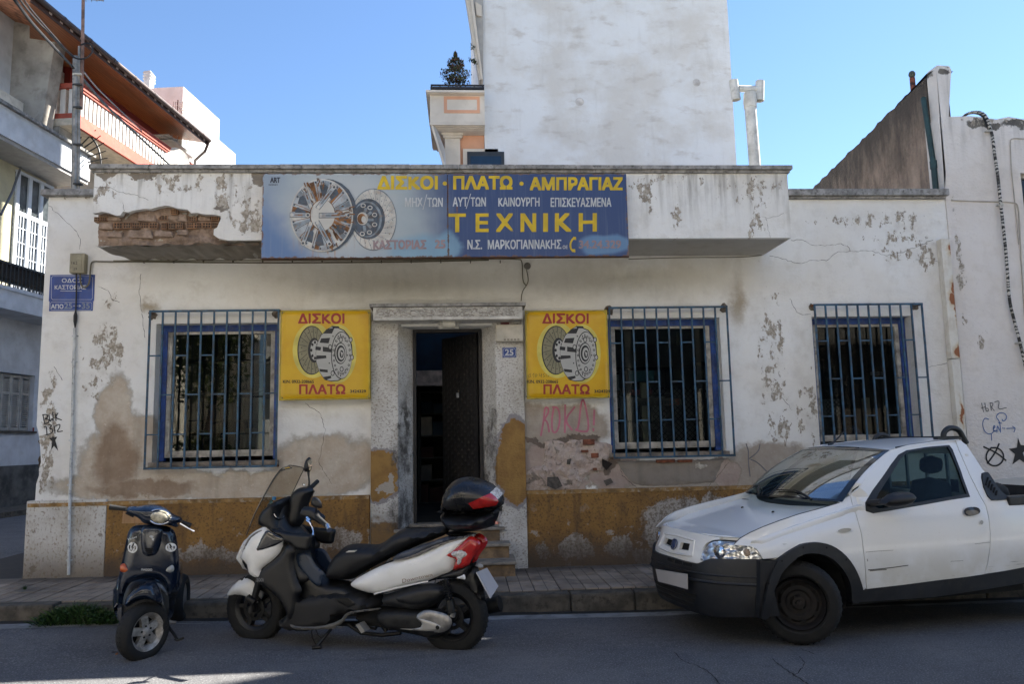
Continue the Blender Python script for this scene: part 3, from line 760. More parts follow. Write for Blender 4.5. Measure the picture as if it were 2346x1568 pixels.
APR = wallmat('apron_render', (.27, .235, .20), grime=.8, streak=.5)
relief('apron_patch', [(572, 380), (800, 374), (1000, 372), (1182, 366), (1150, 430), (1120, 498), (1040, 505), (860, 520), (700, 515), (650, 490), (615, 440)], APR, .003, .012, .04)
relief('lime_patch', [(1005, 390), (1050, 385), (1105, 395), (1090, 412), (1045, 440), (1025, 425), (1008, 410)], simple('lime', (.48, .44, .38), .9, var=.2, nscale=20, bump=.6), .004, .018, .02)
RBR = simple('red_brick', (.22, .075, .04), .9, var=.35, nscale=18, bump=.7)
for x0, y0, x1, y1 in ((390, 258, 455, 288), (800, 372, 905, 388), (920, 372, 1002, 386), (435, 335, 478, 362), (445, 418, 468, 432), (380, 318, 420, 330)):
    a = at(*cQ(x0, y0), -.03); b = at(*cQ(x1, y1), -.03); mb = MB(); mb.box((a.x, -.040, b.z), (b.x, -.004, a.z)); mb.build('brick', RBR, shop, bevel=.006)
for q in ([(495, 365), (555, 395), (520, 432), (498, 405)], [(300, 372), (325, 365), (318, 400), (298, 398)], [(190, 470), (250, 468), (275, 520), (235, 540), (188, 520)], [(505, 490), (545, 475), (560, 500), (520, 520)]):
    mb = MB(); mb.add([at(*cQ(*r_), -.055) for r_ in q], [tuple(range(len(q)))]); mb.build('shade_patch', simple('hollow_shade', (.10, .085, .07), .95, var=.3, nscale=20), shop, recalc=False) if q[0][0] != 495 else mb.build('shade_patch', BDARK, shop, recalc=False)  # flat dark facets: shade inside the hollows put in as colour
# cracks in the plaster
def wcrack(lst, w=.004, Y=0.0, par=None, am=1.6):
    for l in lst:
        P = jitter(l, am, 6); mb = MB()
        for i in range(len(P)-1): stroke(mb, P[i:i+2], w*random.uniform(.5, 1.4), lambda x, y: at(x, y, Y-.0025))
        mb.build('crack', WCRACK, par or shop, recalc=False)
cR = crop(2250, 150, 2.4124); cR2 = crop(2250, 750, 2.6132)
wcrack([[cR(150, 1335), cR(225, 1325), cR(290, 1365), cR(420, 1370), cR(500, 1352), cR(560, 1390), cR(565, 1410)],
        [cR(0, 1440), cR(110, 1470), cR(205, 1500), cR(300, 1470), cR(400, 1475), cR(480, 1415), cR(600, 1410), cR(720, 1410), cR(820, 1440), cR(940, 1415), cR(1050, 1370), cR(1150, 1330)],
        [cR(1030, 1470), cR(1110, 1455), cR(1195, 1490)],
        [cR2(150, 320), cR2(200, 420), cR2(250, 450), cR2(310, 440)], [cR2(100, 1080), cR2(120, 1110), cR2(170, 1175)], [cR2(310, 1150), cR2(370, 1150)],
        [cR2(1200, 850), cR2(1280, 830), cR2(1350, 815)]])
wcrack([[cR(1265, 1060), cR(1270, 1160), cR(1295, 1320), cR(1310, 1450), cR(1325, 1560)], [cR(1330, 480), cR(1335, 640), cR(1330, 770), cR(1260, 810)], [cR(1345, 770), cR(1355, 960), cR(1370, 1010)], [cR2(1420, 20), cR2(1440, 180), cR2(1460, 290), cR2(1490, 400), cR2(1450, 600), cR2(1470, 720), cR2(1497, 795), cR2(1520, 950)]], .009)
cA = crop(0, 0, 2.24); cL = crop(0, 700, 2.0906)
wcrack([[cA(305, 1330), cA(380, 1400), cA(440, 1460), cA(490, 1500), cA(525, 1568), cL(485, 60)], [cL(860, 210), cL(850, 330), cL(870, 460), cL(885, 600)], [cL(600, 290), cL(660, 310), cL(680, 360), cL(730, 385)], [cL(330, 780), cL(380, 860)],
        [(700, 925), (735, 950), (745, 985), (730, 1060), (760, 1110)], [(1420, 1060), (1425, 1090), (1460, 1120), (1540, 1125), (1620, 1118), (1650, 1085), (1670, 1060)]], .004)
wcrack([[cA(610, 1225), cA(720, 1228), cA(800, 1262), cA(880, 1275), cA(970, 1310)], [cA(800, 1320), cA(815, 1380)], [cA(1150, 1440), cA(1250, 1470)], [(1755, 500), (1758, 520), (1765, 545)], [(1795, 490), (1760, 500), (1745, 496)]], .003, PY)

# ---- windows with frames, panes and grilles
BLUEF = simple('blue_frame_paint', (.012, .055, .24), .55, var=.3, nscale=8, dirt=((.22, .2, .18), .25))
PALEF = simple('weathered_frame', (.46, .43, .38), .8, var=.3, nscale=6, bump=.4, dirt=((.12, .10, .08), .7))
GRB = simple('grille_blue', (.020, .075, .135), .5, var=.35, nscale=14, dirt=((.07, .05, .04), .55))
RUST = simple('rust', (.13, .05, .02), .9, var=.4, nscale=20, bump=.5)
DIRTC = simple('anchor_mortar', (.14, .115, .09), .95, var=.3, nscale=20, bump=1)
GLASS = glassmat('window_glass', (.60, .64, .64), .95, .015, 1.52, (.03, .032, .03), 1.0, dust=.06)
GLASS2 = glassmat('window_glass_dull', (.60, .64, .64), .95, .0, 1.40, (.03, .032, .03), .8, dust=.06)
def window(W, pieces, label, left=True):
    x0, x1, z0, z1 = W
    par = thing('window', None, None, ((x0+x1)/2, .2, z0)); par.parent = shop
    del_ = par
    mb = MB(); y = .15; bw = .075
    L = x0+.001; Rr = x1-.001
    mb.box((L, y, z1-bw), (Rr, y+.07, z1-.001)); mb.box((Rr-bw, y, z0+.03), (Rr, y+.07, z1-bw-.001)); mb.box((L, y, z0+.03), (L+bw, y+.07, z1-bw-.001))
    mb.build('blue_frame', BLUEF, par)
    mb = MB(); a, b, c, d = L+bw+.001, Rr-bw-.001, z0+.07, z1-bw-.001; fw = .05
    mb.box((a, y+.02, c), (a+fw, y+.075, d)); mb.box((b-fw, y+.02, c), (b, y+.075, d)); mb.box((a+fw+.001, y+.02, d-.03), (b-fw-.001, y+.075, d)); mb.box((a+fw+.001, y+.015, c), (b-fw-.001, y+.075, c+.075))
    mb.box((a+fw+.002, y+.005, c+.026), (b-fw-.002, y+.014, c+.036)); mb.box((a+fw+.002, y+.005, c+.052), (b-fw-.002, y+.014, c+.062))
    mb.build('sash', PALEF, par)
    mb = MB(); mb.box((a+fw-.01, y+.05, c+.06), (b-fw+.01, y+.055, d-.02)); mb.build('pane', GLASS2 if left else GLASS, par)
    mb = MB(); mb.box((x0-.03, -.035, z0-.03), (x1+.03, .15, z0+.022)); mb.build('sill', simple('stone_sill', (.24, .20, .16), .9, var=.3, nscale=8, bump=.6, dirt=((.1, .08, .06), .8)), par, bevel=.006)
    return par
w1 = window(W1, 0, '', False); w2 = window(W2, 0, ''); w3 = window(W3, 0, '')
def grille(pxs, rows, ytop, ybot, rails, GY=-.10, arms=()):
    """pxs: list of (x at top, x at bottom) of the uprights; rails: (row y, first gap index)"""
    zt = at(pxs[0][0], ytop, GY).z; zb = at(pxs[0][1], ybot, GY).z
    xs = [at((a+b)/2, (ytop+ybot)/2, GY).x for a, b in pxs]
    par = thing('window_grille', None, None, ((xs[0]+xs[-1])/2, GY, zb)); par.parent = shop
    bw = .019
    for x in xs:
        mb = MB(); mb.box((x-bw/2, GY-bw/2, zb+.012), (x+bw/2, GY+bw/2, zt-.012)); mb.build('bar', GRB, par)
    for z in (zt, zb):
        mb = MB(); mb.box((xs[0]-bw/2, GY-bw*.6, z-.0115), (xs[-1]+bw/2, GY+bw*.6, z+.0115)); mb.build('rail', GRB, par)
    for py, first in rails:
        z = at(pxs[0][0], py, GY).z
        for i in range(first, len(xs)-1, 2):
            mb = MB(); mb.box((xs[i]+bw/2+.0005, GY-bw*.35, z-.008), (xs[i+1]-bw/2-.0005, GY+bw*.35, z+.008)); mb.build('crossbar', GRB, par)
    for x in (xs[0], xs[-1]):
        for z in (zt, zb):
            mb = MB(); mb.box((x-.012, GY+bw*.6+.001, z-.012), (x+.012, .0, z+.012)); mb.build('bracket', RUST, par)
    for x, z, r in arms:
        mb = MB(); n = 14
        ring = [(x+math.cos(k*6.283/n)*r*rr.uniform(.7, 1.15), -.004, z+math.sin(k*6.283/n)*r*1.15*rr.uniform(.7, 1.15)) for k in range(n)]
        mb.add([(x, -.022, z)]+ring, [(0, k+1, (k+1) % n+1) for k in range(n)]); mb.build('anchor_patch', DIRTC, par, recalc=False)
    return par
lin = lambda a, b, n: [a+(b-a)*i/n for i in range(n+1)]
grille(list(zip(lin(343, 637.5, 10), lin(332, 633, 10))), 0, 714, 1075, [(816, 0), (906, 1), (997, 0), ], arms=[(xat(350, 722), zat(350, 722), .055), (xat(632, 720), zat(632, 720), .045)])
grille(list(zip(lin(1396, 1666, 10), lin(1407, 1682, 10))), 0, 706, 1050, [(787, 0), (877, 1), (965, 0)], arms=[(xat(1395, 712), zat(1395, 712), .06), (xat(1658, 706), zat(1658, 706), .055)])
grille(list(zip(lin(1869, 2114, 10), lin(1886, 2138, 10))), 0, 699, 1035, [(782, 0), (869, 1), (955, 0)], arms=[(xat(1860, 705), zat(1860, 705), .045), (xat(2096, 703), zat(2096, 703), .045)])

# ---- door and what shows inside
DOORM = simple('door_iron', (.012, .011, .011), .55, var=.3, nscale=10)
FRM = simple('door_frame_wood', (.030, .026, .024), .7, var=.3)
mb = MB(); a, b, z0, z1 = DR[0]+.045, DR[1]-.03, DR[2], DR[3]
mb.box((a, .24, z0+.03), (a+.035, .32, z1)); mb.box((b-.035, .24, z0+.03), (b, .32, z1)); mb.box((a+.036, .24, z1-.04), (b-.036, .32, z1)); door = mb.build('door_frame', FRM, shop)
mb = MB(); mb.box((a-.05, .10, z0-.02), (b+.05, .34, z0+.028)); mb.build('threshold', STEPT, shop, bevel=.006)
hb = Vector((b-.04, .34, 0)); ang = R(52); dv = Vector((-math.cos(ang), math.sin(ang), 0)); dn = Vector((-math.sin(ang), -math.cos(ang), 0))
LW = .72
leafm = MB(); leafm.obox(hb+dv*LW/2+Vector((0, 0, (z0+z1)/2)), dv*LW/2, dn*.02, Vector((0, 0, (z1-z0)/2-.04))); leaf = leafm.build('door_leaf', DOORM, shop)
mb = MB()
for i in range(10):
    for j in range(24):
        c = hb+dv*(.05+.067*i)+Vector((0, 0, z0+.15+.09*j+(.045 if i % 2 else 0)))+dn*.022
        r1, r2 = .030, .038
        q = [c+dv*r1, c+Vector((0, 0, r2)), c-dv*r1, c-Vector((0, 0, r2)), c+dn*.008]
        mb.add(q, [(0, 1, 4), (1, 2, 4), (2, 3, 4), (3, 0, 4)])
mb.build('raised_pattern', simple('door_relief', (.018, .016, .015), .6, var=.2), leaf)
mb = MB(); c = hb+dv*.36+Vector((0, 0, z0+1.56))+dn*.046; mb.obox(c, dv*.022, dn*.004, Vector((0, 0, .03))); mb.build('sticker', simple('pale_sticker', (.35, .36, .38), .5), leaf)

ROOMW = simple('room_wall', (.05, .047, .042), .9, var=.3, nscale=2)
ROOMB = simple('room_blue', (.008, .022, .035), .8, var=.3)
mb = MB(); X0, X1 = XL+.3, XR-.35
mb.box((X0, TH+.02, .48), (X1, 5.7, .56)); mb.box((X0, 5.6, .57), (X1, 5.7, 3.7)); mb.box((X0, TH+.02, 3.68), (-1.1, 5.7, 3.74)); mb.box((.5, TH+.02, 3.68), (X1, 5.7, 3.74)); mb.box((-1.1, TH+.02, 3.68), (.5, 1.7, 3.74)); mb.box((-1.1, 3.1, 3.68), (.5, 5.7, 3.74))  # ceiling left open under the added roof gap
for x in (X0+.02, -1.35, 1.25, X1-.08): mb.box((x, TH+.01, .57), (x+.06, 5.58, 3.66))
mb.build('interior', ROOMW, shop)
def shelf(x0, x1, y, z0, z1, n, seed):
    r2 = random.Random(seed); sh = MB(); d = .35
    for k in range(n+1):
        z = z0+(z1-z0)*k/n; sh.box((x0+.021, y, z), (x1-.021, y+d, z+.02))
    for x in (x0, x1): sh.box((x-.02, y-.001, z0), (x+.02, y+d+.001, z1+.03))
    root = sh.build('shelf', simple('shelf_metal', (.09, .09, .085), .7), tag_parent)
    cols = [(.14, .11, .08), (.18, .17, .15), (.05, .08, .11), (.07, .03, .025), (.05, .06, .08), (.25, .2, .12), (.4, .38, .33)]
    for k in range(n):
        z = z0+(z1-z0)*k/n+.021; x = x0+.03
        while x < x1-.15:
            w = r2.uniform(.10, .28); h = r2.uniform(.5, .92)*((z1-z0)/n-.03)
            if x+w < x1-.025 and r2.random() < .85:
                mb = MB(); mb.box((x, y+.03+r2.random()*.05, z), (x+w-.01, y+d-.03, z+h)); k_ = r2.randrange(len(cols)); mb.build('carton', simple('carton_%s' % 'abcdefg'[k_], cols[k_], .85, var=.15), root)
            x += w+.005
tag_parent = shop
shelf(-.75, .55, 3.9, .57, 2.4, 5, 1)
mb = MB(); mb.box((-1.2, 3.2, 2.62), (1.1, 3.3, 3.6)); mb.build('blue_partition', ROOMB, shop)
a_ = at(943, 850, 2.4); b_ = at(1027, 880, 2.4)
mb = MB(); mb.box((a_.x-.2, 2.4, b_.z), (b_.x+.25, 2.6, a_.z)); mb.box((a_.x-.2, 2.39, b_.z-.02), (b_.x+.25, 2.61, b_.z-.001)); mb.build('lit_beam', simple('beam_plaster', (.75, .66, .60), .9, var=.3, nscale=7), shop)
shelf(1.5, 3.1, 2.2, .57, 2.6, 5, 2); shelf(-4.3, -2.0, 3.2, .57, 2.9, 5, 3); shelf(3.7, 5.6, 2.6, .57, 2.7, 5, 4)
# things standing behind the middle-right window
PANEL = simple('grey_panel', (.20, .22, .23), .6); CREAM = simple('cream_post', (.50, .43, .31), .8)
cW = crop(1700, 850, 2.6132)
def flat_at(name, x0, y0, x1, y1, Y, m, th=.03, par=None):
    a = at(*cW(x0, y0), Y); b = at(*cW(x1, y1), Y); mb = MB(); mb.box((a.x, Y, b.z), (b.x, Y+th, a.z)); return mb.build(name, m, par or shop)
flat_at('leaning_panel', 290, 810, 410, 1190, .55, PANEL); flat_at('post', 450, 700, 515, 1190, .62, CREAM, .08)
flat_at('teal_box', 360, 612, 555, 690, .75, simple('teal_box', (.03, .16, .20), .6), .15); flat_at('red_strip', 365, 755, 540, 795, .7, simple('red_strip', (.30, .05, .07), .5), .02)
flat_at('white_box', 250, 640, 290, 760, .7, simple('white_card', (.42, .42, .42), .7), .05)
mb = MB(); a = at(*cW(720, 320), .9); b = at(*cW(750, 420), .9); mb.lathe([(0, .0), (0, .02), ((a.z-b.z), .02), ((a.z-b.z), 0)], ((a.x+b.x)/2, .9, b.z), (0, 0, 1), 12); mb.build('bottle', simple('pale_glass', (.55, .5, .4), .2), shop)
# diamond lattice inside the window
LAT = simple('lattice_wire', (.035, .04, .045), .6, var=.2)
def lattice(x0, y0, x1, y1, Y, cr, n=9):
    a = at(*cr(x0, y0), Y); b = at(*cr(x1, y1), Y); W_ = b.x-a.x; H_ = a.z-b.z; s = W_/n; mb = MB()
    k = -int(H_/s)-1
    while k <= n:
        for sg in (1, -1):
            xa = k*s; pts = []
            t0 = max(0, -xa); t1 = min(H_, W_-xa)
            if t1 > t0+.01:
                p0 = (xa+t0, t0); p1 = (xa+t1, t1)
                if sg < 0: p0 = (W_-p0[0], p0[1]); p1 = (W_-p1[0], p1[1])
                mb.bar((a.x+p0[0], Y+(.003 if sg < 0 else -.003), b.z+p0[1]), (a.x+p1[0], Y+(.003 if sg < 0 else -.003), b.z+p1[1]), .006)
        k += 1
    mb.build('lattice', LAT, shop, kind='stuff')
lattice(535, 740, 935, 1170, .40, cW); lattice(410, 900, 640, 1380, .42, cR2, 6)
def flatR(name, x0, y0, x1, y1, Y, m, th=.03):
    a = at(*cR2(x0, y0), Y); b = at(*cR2(x1, y1), Y); mb = MB(); mb.box((a.x, Y, b.z), (b.x, Y+th, a.z)); mb.build(name, m, shop)
flatR('carton', 410, 1090, 540, 1210, .7, simple('dim_white', (.30, .29, .28), .8), .2); flatR('post', 720, 1080, 782, 1380, .7, CREAM, .08)
for k, xx in enumerate((780, 855, 910)): flatR('white_box', xx, 880, xx+(60 if k < 2 else 22), 905, 1.0, simple('white_card', (.42, .42, .42), .7), .05)
flatR('green_bottle', 870, 1060, 905, 1330, .6, simple('green_glass', (.01, .07, .04), .15), .05)
mb = MB(); a = at(*cR2(590, 1390), .5); b = at(*cR2(750, 1390), .5); t = at(*cR2(650, 1290), .5); mb.prism([a, b, t], (0, .3, 0)); mb.build('blue_sheet', simple('blue_sheet', (.02, .08, .25), .6), shop)
mb = MB(); text_quad(mb, 'KOMATSU', at(*cW(428, 845), .28), at(*cW(640, 845), .28), at(*cW(428, 873), .28), at(*cW(640, 873), .28), bold=.02); mb.build('lettering', simple('black_letters', (.012, .012, .012), .5), w2, recalc=False)
mb = MB(); text_quad(mb, '25', at(*cW(668, 827), .28), at(*cW(745, 827), .28), at(*cW(668, 873), .28), at(*cW(745, 873), .28), bold=.03); mb.build('lettering', simple('red_letters', (.45, .07, .02), .5), w2, recalc=False)
mb = MB(); mb.box((at(*cW(420, 838), .29).x, .29, at(*cW(420, 880), .29).z), (at(*cW(760, 838), .29).x, .292, at(*cW(420, 822), .29).z)); mb.build('sticker', simple('brown_sticker', (.12, .095, .07), .5), w2)
# ================================================================ RIGHT NEIGHBOUR
nb_b = thing('neighbour_building', 'plain pale house at the right edge with a tall pier and black topped parapet', 'building', (7, 0, 0))
mb = MB(); zR = at(2260, 270, 0).z; XRR = 14.0
wz = [at(2336, 397, 0), at(2360, 600, 0)]
top = [(XR+.003, .1), (XRR, .1), (XRR, zR)]
x = XRR-.3
while x > XR+.25: top.append((x, zR+random.uniform(-.03, .02))); x -= .17
top.append((XR+.003, zR))
hole_ = [(wz[0].x, wz[1].z), (wz[0].x+1.0, wz[1].z), (wz[0].x+1.0, wz[0].z), (wz[0].x, wz[0].z)]
mb.sheet(top, lambda x, z: (x, -.012, z), [hole_], step=.3, thick=(0, .3, 0)); mb.build('wall', RW, nb_b)
mb = MB(); mb.box((XR+.05, .289, .1), (XRR, 9, zR-.25)); mb.build('house_body', SIDEW, nb_b)
mb = MB(); f = .05; a = (wz[0].x, wz[1].z, wz[0].x+1.0, wz[0].z)
mb.box((a[0]+.001, .05, a[1]), (a[0]+f, .12, a[3]-.001)); mb.box((a[2]-f, .05, a[1]), (a[2]-.001, .12, a[3]-.001)); mb.box((a[0]+f, .05, a[3]-f), (a[2]-f, .12, a[3]-.001)); mb.box((a[0]+f, .05, a[1]+.001), (a[2]-f, .12, a[1]+f))
wn_ = mb.build('window', PALEF, nb_b); mb = MB(); mb.box((a[0]+f, .09, a[1]+f), (a[2]-f, .10, a[3]-f)); mb.build('pane', simple('dark_pane', (.02, .022, .025), .1), wn_)
zP = at(2161, 150, -.02).z; pxl = at(2146, 160, -.02).x; pxr = at(2180, 160, -.02).x
mb = MB(); mb.hexa([(pxl+.0, -.014, ZRP+.086), (XR+.002, -.014, ZRP+.086), (XR+.002, .2, ZRP+.086), (pxl, .2, ZRP+.086), (pxl, -.014, zP-.05), (pxr, -.014, zP-.05), (pxr, .22, zP-.05), (pxl, .22, zP-.05)])
mb.hexa([(pxl, -.014, zP-.05), (pxr, -.014, zP-.05), (pxr, .22, zP-.05), (pxl, .22, zP-.05), (pxl+.02, -.01, zP+.01), (pxr-.02, -.01, zP+.0), (pxr-.02, .2, zP+.01), (pxl+.02, .2, zP+.02)])
mb.build('pier', RW, nb_b)
g = G('sooty_render'); p = g.pos(); xz = g.sep(p)
n = g.noise(p, 2.2, 7, .68); fn = g.noise(p, 28, 4, .6)
c = g.mix(g.step(n, .35, .68), (.56, .42, .32), (.33, .25, .19)); c = g.mix(g.step(fn, .42, .62, 0, .8), c, (.50, .36, .27))
# soot hangs under the sloping top edge: distance below that edge
A = atx(2144, 150, pxl-.01); Bq = atx(1860, 432, pxl-.01)
sl = (Bq.z-A.z)/(Bq.y-A.y)
below = g.M('SUBTRACT', g.M('ADD', g.M('MULTIPLY', xz[1], sl), A.z-sl*A.y), xz[2])
k = g.M('ADD', below, g.M('MULTIPLY', g.noise(g.scale(p, (1, 1.5, .6)), 2.6, 6, .7), -2.6))
c = g.mix(g.step(k, -1.45, .55, .93, 0), c, (.05, .043, .037))
c = g.mix(g.step(g.noise(g.scale(p, (1, 3, .5)), 2, 5), .5, .66, 0, .5), c, (.06, .045, .035))
SOOT = g.fin(c, .95, 0, g.bump(fn, 1, .05))
mb = MB(); n_ = 40; T_ = []
for i in range(n_+1):
    t = i/n_; T_.append(Vector((pxl, A.y+(Bq.y-A.y)*t, A.z+(Bq.z-A.z)*t+random.uniform(-.02, .02))))
poly = [Vector((pxl, .2, ZRP-.2)), Vector((pxl, .2, A.z))]+T_[1:]+[Vector((pxl, Bq.y+.4, ZRP-.2))]
mb.prism(poly, (.28, 0, 0)); mb.build('gable_wall', SOOT, nb_b)
PIPE_G = simple('green_pipe', (.02, .055, .06), .6, var=.3)
cR = crop(2250, 150, 2.4124)
px_ = pxl-.06
mb = MB(); q1 = atx(*cR(1080, 328), px_); q2 = atx(*cR(1152, 800), px_); q3 = atx(*cR(1180, 992), px_)
mb.tube([q1, q2], .035, 10); mb.tube([q2+Vector((0, 0, .05)), q2-Vector((0, 0, .05))], .045, 10); mb.tube([q2, Vector((q3.x, q2.y, ZRP-.1))], .037, 10)
tag(mb.build('drain_pipe', PIPE_G, smooth=True), 'dark green rain pipe on the sooty sloping wall', 'pipe')
mb = MB(); q = atx(*cR(1008, 255), pxl+.1); zt2 = atx(*cR(1008, 182), q.x).z; mb.tube([(q.x, q.y, q.z-.3), (q.x, q.y, zt2)], .036, 10)
pp = mb.build('stub_pipe', simple('rusty_pipe', (.20, .06, .035), .8, var=.5, nscale=16), smooth=True); tag(pp, 'rusty red stub pipe with round cap above the sooty gable', 'pipe')
mb = MB(); mb.lathe([(-.05, .0), (-.045, .025), (-.025, .04), (0, .046), (.025, .04), (.045, .025), (.05, 0)], (q.x, q.y, zt2+.05), (0, 0, 1), 12); c_ = mb.build('cap', simple('cap_green', (.07, .08, .06), .8), pp, smooth=True)
mb = MB(); y = 1.2; a = at(*cR(955, 988), y); b = at(*cR(1060, 925), y); c_ = at(*cR(1078, 990), y); d_ = at(*cR(1008, 988), y); e_ = at(*cR(1008, 955), y)
for u, v in ((a, b), (b, c_), (e_, d_)): mb.bar(u, v, .05)
tag(mb.build('rusty_frame', RUST), 'rusty angle iron frame sticking up behind the right parapet', 'frame')

# white chimney with two open ends on a leaning riser
VENT = simple('vent_white', (.62, .61, .57), .7, var=.15, nscale=5, dirt=((.3, .28, .24), .5))
vy = 1.6
v = thing('roof_vent', 'white flue pipe with a T top and two open cowls', 'chimney', at(1727, 378, vy))
b0 = at(1727, 385, vy)+Vector((.03, 0, -.6)); b1 = at(1718, 236, vy)
mb = MB(); mb.tube([b0, b1], .083, 16); mb.build('riser', VENT, v, smooth=True)
mb = MB(); a = at(1719, 247, vy); c_ = at(1718, 214, vy); mb.tube([a, a+(c_-a)*.25, a+(c_-a)*.3, c_], [.094, .094, .10, .092], 16); mb.build('collar', VENT, v, smooth=True)
mb = MB(); mb.tube([at(1692, 203, vy), at(1738, 204, vy)], .05, 12); mb.build('cross_tube', VENT, v, smooth=True)
for (x0, y0, x1, y1) in ((1680, 184, 1687, 229), (1741, 186, 1740, 231)):
    a = at(x0, y0, vy); b = at(x1, y1, vy); d = b-a; mb = MB(); L_ = d.length
    mb.lathe([(0, .064), (L_, .066), (L_, .056), (.02, .055), (.02, 0), (0, 0)], a, d, 16, closed=False); mb.build('cowl', VENT, v, smooth=35)

# ================================================================ TALL WALL AND ORNATE HOUSE BEHIND
g = G('tall_wall'); p = g.pos()
n = g.noise(g.scale(p, (1, 1, 1.3)), .9, 7, .62); m_ = g.noise(g.scale(p, (1, 1, 2.2)), 2.0, 6, .6); s_ = g.noise(g.scale(p, (6, 1, .6)), 1, 4)
c = g.mix(g.step(n, .38, .66), (.68, .69, .71), (.58, .56, .54)); c = g.mix(g.step(m_, .52, .72, 0, .7), c, (.46, .42, .39)); c = g.mix(g.step(s_, .55, .75, 0, .22), c, (.40, .385, .37))
for q, r in (((1328, 233), .085), ((1596, 189), .08)):
    w = at(*q, 5); f = g.blobs(p, [(w.x, w.z, r, r)]); c = g.mix(g.step(f, -.05, .1, 0, .5), c, (.34, .31, .285))
TALLM = g.fin(c, .9, 0, g.bump(g.noise(p, 3, 6, .6), .35, .08))
ty = 5.0
tx0, tx1 = at(1111, 370, ty).x, at(1687, 370, ty).x
tall = thing('tall_building', 'tall blank light grey rendered wall rising behind the shop', 'building', (2, 6, 0))
mb = MB(); mb.box((tx0, ty, 0), (tx1, ty+13.5, 24)); mb.build('wall', TALLM, tall); mb = MB(); mb.box((tx0+.05, ty+13.51, 0), (tx1-.05, ty+18.6, 18.8)); mb.box((tx0+.05, ty+18.61, 0), (tx1-.05, ty+36, 15)); mb.build('shade_wing', TALLM, tall)  # rear blocks are unseen, added to shade the walls across the side street
ROSE = simple('old_patch', (.54, .51, .49), .95, var=.2)
for q, r in (((1328, 233), .075), ((1596, 189), .07)):
    w = at(*q, ty-.002); mb = MB(); rr = random.Random(2); mb.add([w+Vector((0, -.01, 0))]+[w+Vector((math.cos(k*.45)*r*rr.uniform(.8, 1.1), 0, math.sin(k*.45)*r*rr.uniform(.8, 1.15))) for k in range(14)], [(0, k+1, (k+1) % 14+1) for k in range(14)]); mb.build('filled_hole', ROSE, tall, recalc=False)
orn = thing('ornate_house', 'cream and peach house with moulded cornices left of the tall wall', 'building', (-.5, 6, 0))
CREAMW = simple('cream_render', (.60, .54, .47), .85, var=.08, nscale=2, dirt=((.42, .36, .30), .35))
PEACH = simple('peach_render', (.62, .33, .21), .85, var=.08, nscale=2)
GRYS = simple('grey_soffit', (.36, .35, .34), .9, var=.08)
cO = lambda x, y: (901.7+x/2.4935, y/2.4935)
oy = 4.6
def obx(name, m, x0, y0, x1, y1, Y, dep, par=None, bevel=0):
    a = at(*cO(x0, y0), Y); b = at(*cO(x1, y1), Y); mb = MB(); mb.box((a.x, Y, b.z), (min(b.x, 99), Y+dep, a.z)); return mb.build(name, m, par or orn, bevel=bevel)
XE = tx0-.003
def obz(name, m, x0, y0, y1, Y, dep, par=None, bevel=0):    # box that ends at the tall wall
    a = at(*cO(x0, y0), Y); b = at(*cO(x0, y1), Y); mb = MB(); mb.box((a.x, Y, b.z), (XE, Y+dep, a.z)); return mb.build(name, m, par or orn, bevel=bevel)
bal = obz('balcony', CREAMW, 207, 522, 700, oy, 1.4)
obz('cornice', CREAMW, 184, 512, 525, oy-.12, 1.6, bal); obz('cornice', CREAMW, 198, 526, 534, oy-.07, 1.5, bal)
for i, (xx, ya, yb, o_) in enumerate(((207, 701, 712, .0), (222, 713, 722, .06), (236, 723, 732, .12), (250, 733, 742, .18))): obz('moulding', CREAMW, xx, ya, yb, oy+o_, 1.2, bal)
fr2 = MB()
a = at(*cO(287, 549), oy-.012); b = at(*cO(493, 645), oy-.012); c1_ = at(*cO(305, 567), oy-.012); d1_ = at(*cO(477, 628), oy-.012)
fr2.box((a.x, oy-.012, c1_.z), (b.x, oy-.001, a.z)); fr2.box((a.x, oy-.012, b.z), (b.x, oy-.001, d1_.z)); fr2.box((a.x, oy-.012, d1_.z), (c1_.x, oy-.001, c1_.z)); fr2.box((d1_.x, oy-.012, d1_.z), (b.x, oy-.001, c1_.z)); fr2.build('peach_frame', PEACH, bal)
obx('inner_panel', CREAMW, 305, 567, 477, 628, oy-.008, .007, bal)
oy2 = oy+.45
mb = MB(); a = at(*cO(292, 757), oy2); mb.box((a.x, oy2, 4.2), (XE, oy2+5, a.z+.3)); mb.build('wall', PEACH, orn)
a = at(*cO(292, 757), oy2-.1); b = at(*cO(385, 757), oy2-.1); mb = MB(); mb.box((a.x, oy2-.1, 4.1), (b.x-.02, oy2-.001, a.z)); colm = mb.build('pilaster', CREAMW, orn)
mb = MB(); mb.box((a.x-.06, oy2-.15, a.z-.06), (b.x+.04, oy2-.002, a.z)); mb.box((a.x-.03, oy2-.13, a.z-.11), (b.x+.01, oy2-.003, a.z-.061)); mb.build('capital', CREAMW, colm)
obx('peach_strip', PEACH, 380, 775, 388, 1000, oy2-.03, .029)
wv = obx('window_surround', CREAMW, 396, 850, 600, 1010, oy2-.05, .049)
a = at(*cO(420, 866), oy2-.07); mb = MB(); mb.box((a.x, oy2-.07, a.z-1.2), (a.x+.7, oy2-.051, a.z)); wf = mb.build('window', simple('anthracite', (.02, .024, .03), .5), orn)
mb = MB(); mb.box((a.x+.06, oy2-.075, a.z-1.2), (a.x+.64, oy2-.071, a.z-.09)); mb.build('pane', simple('dark_blue_glass', (.012, .03, .06), .06), wf)
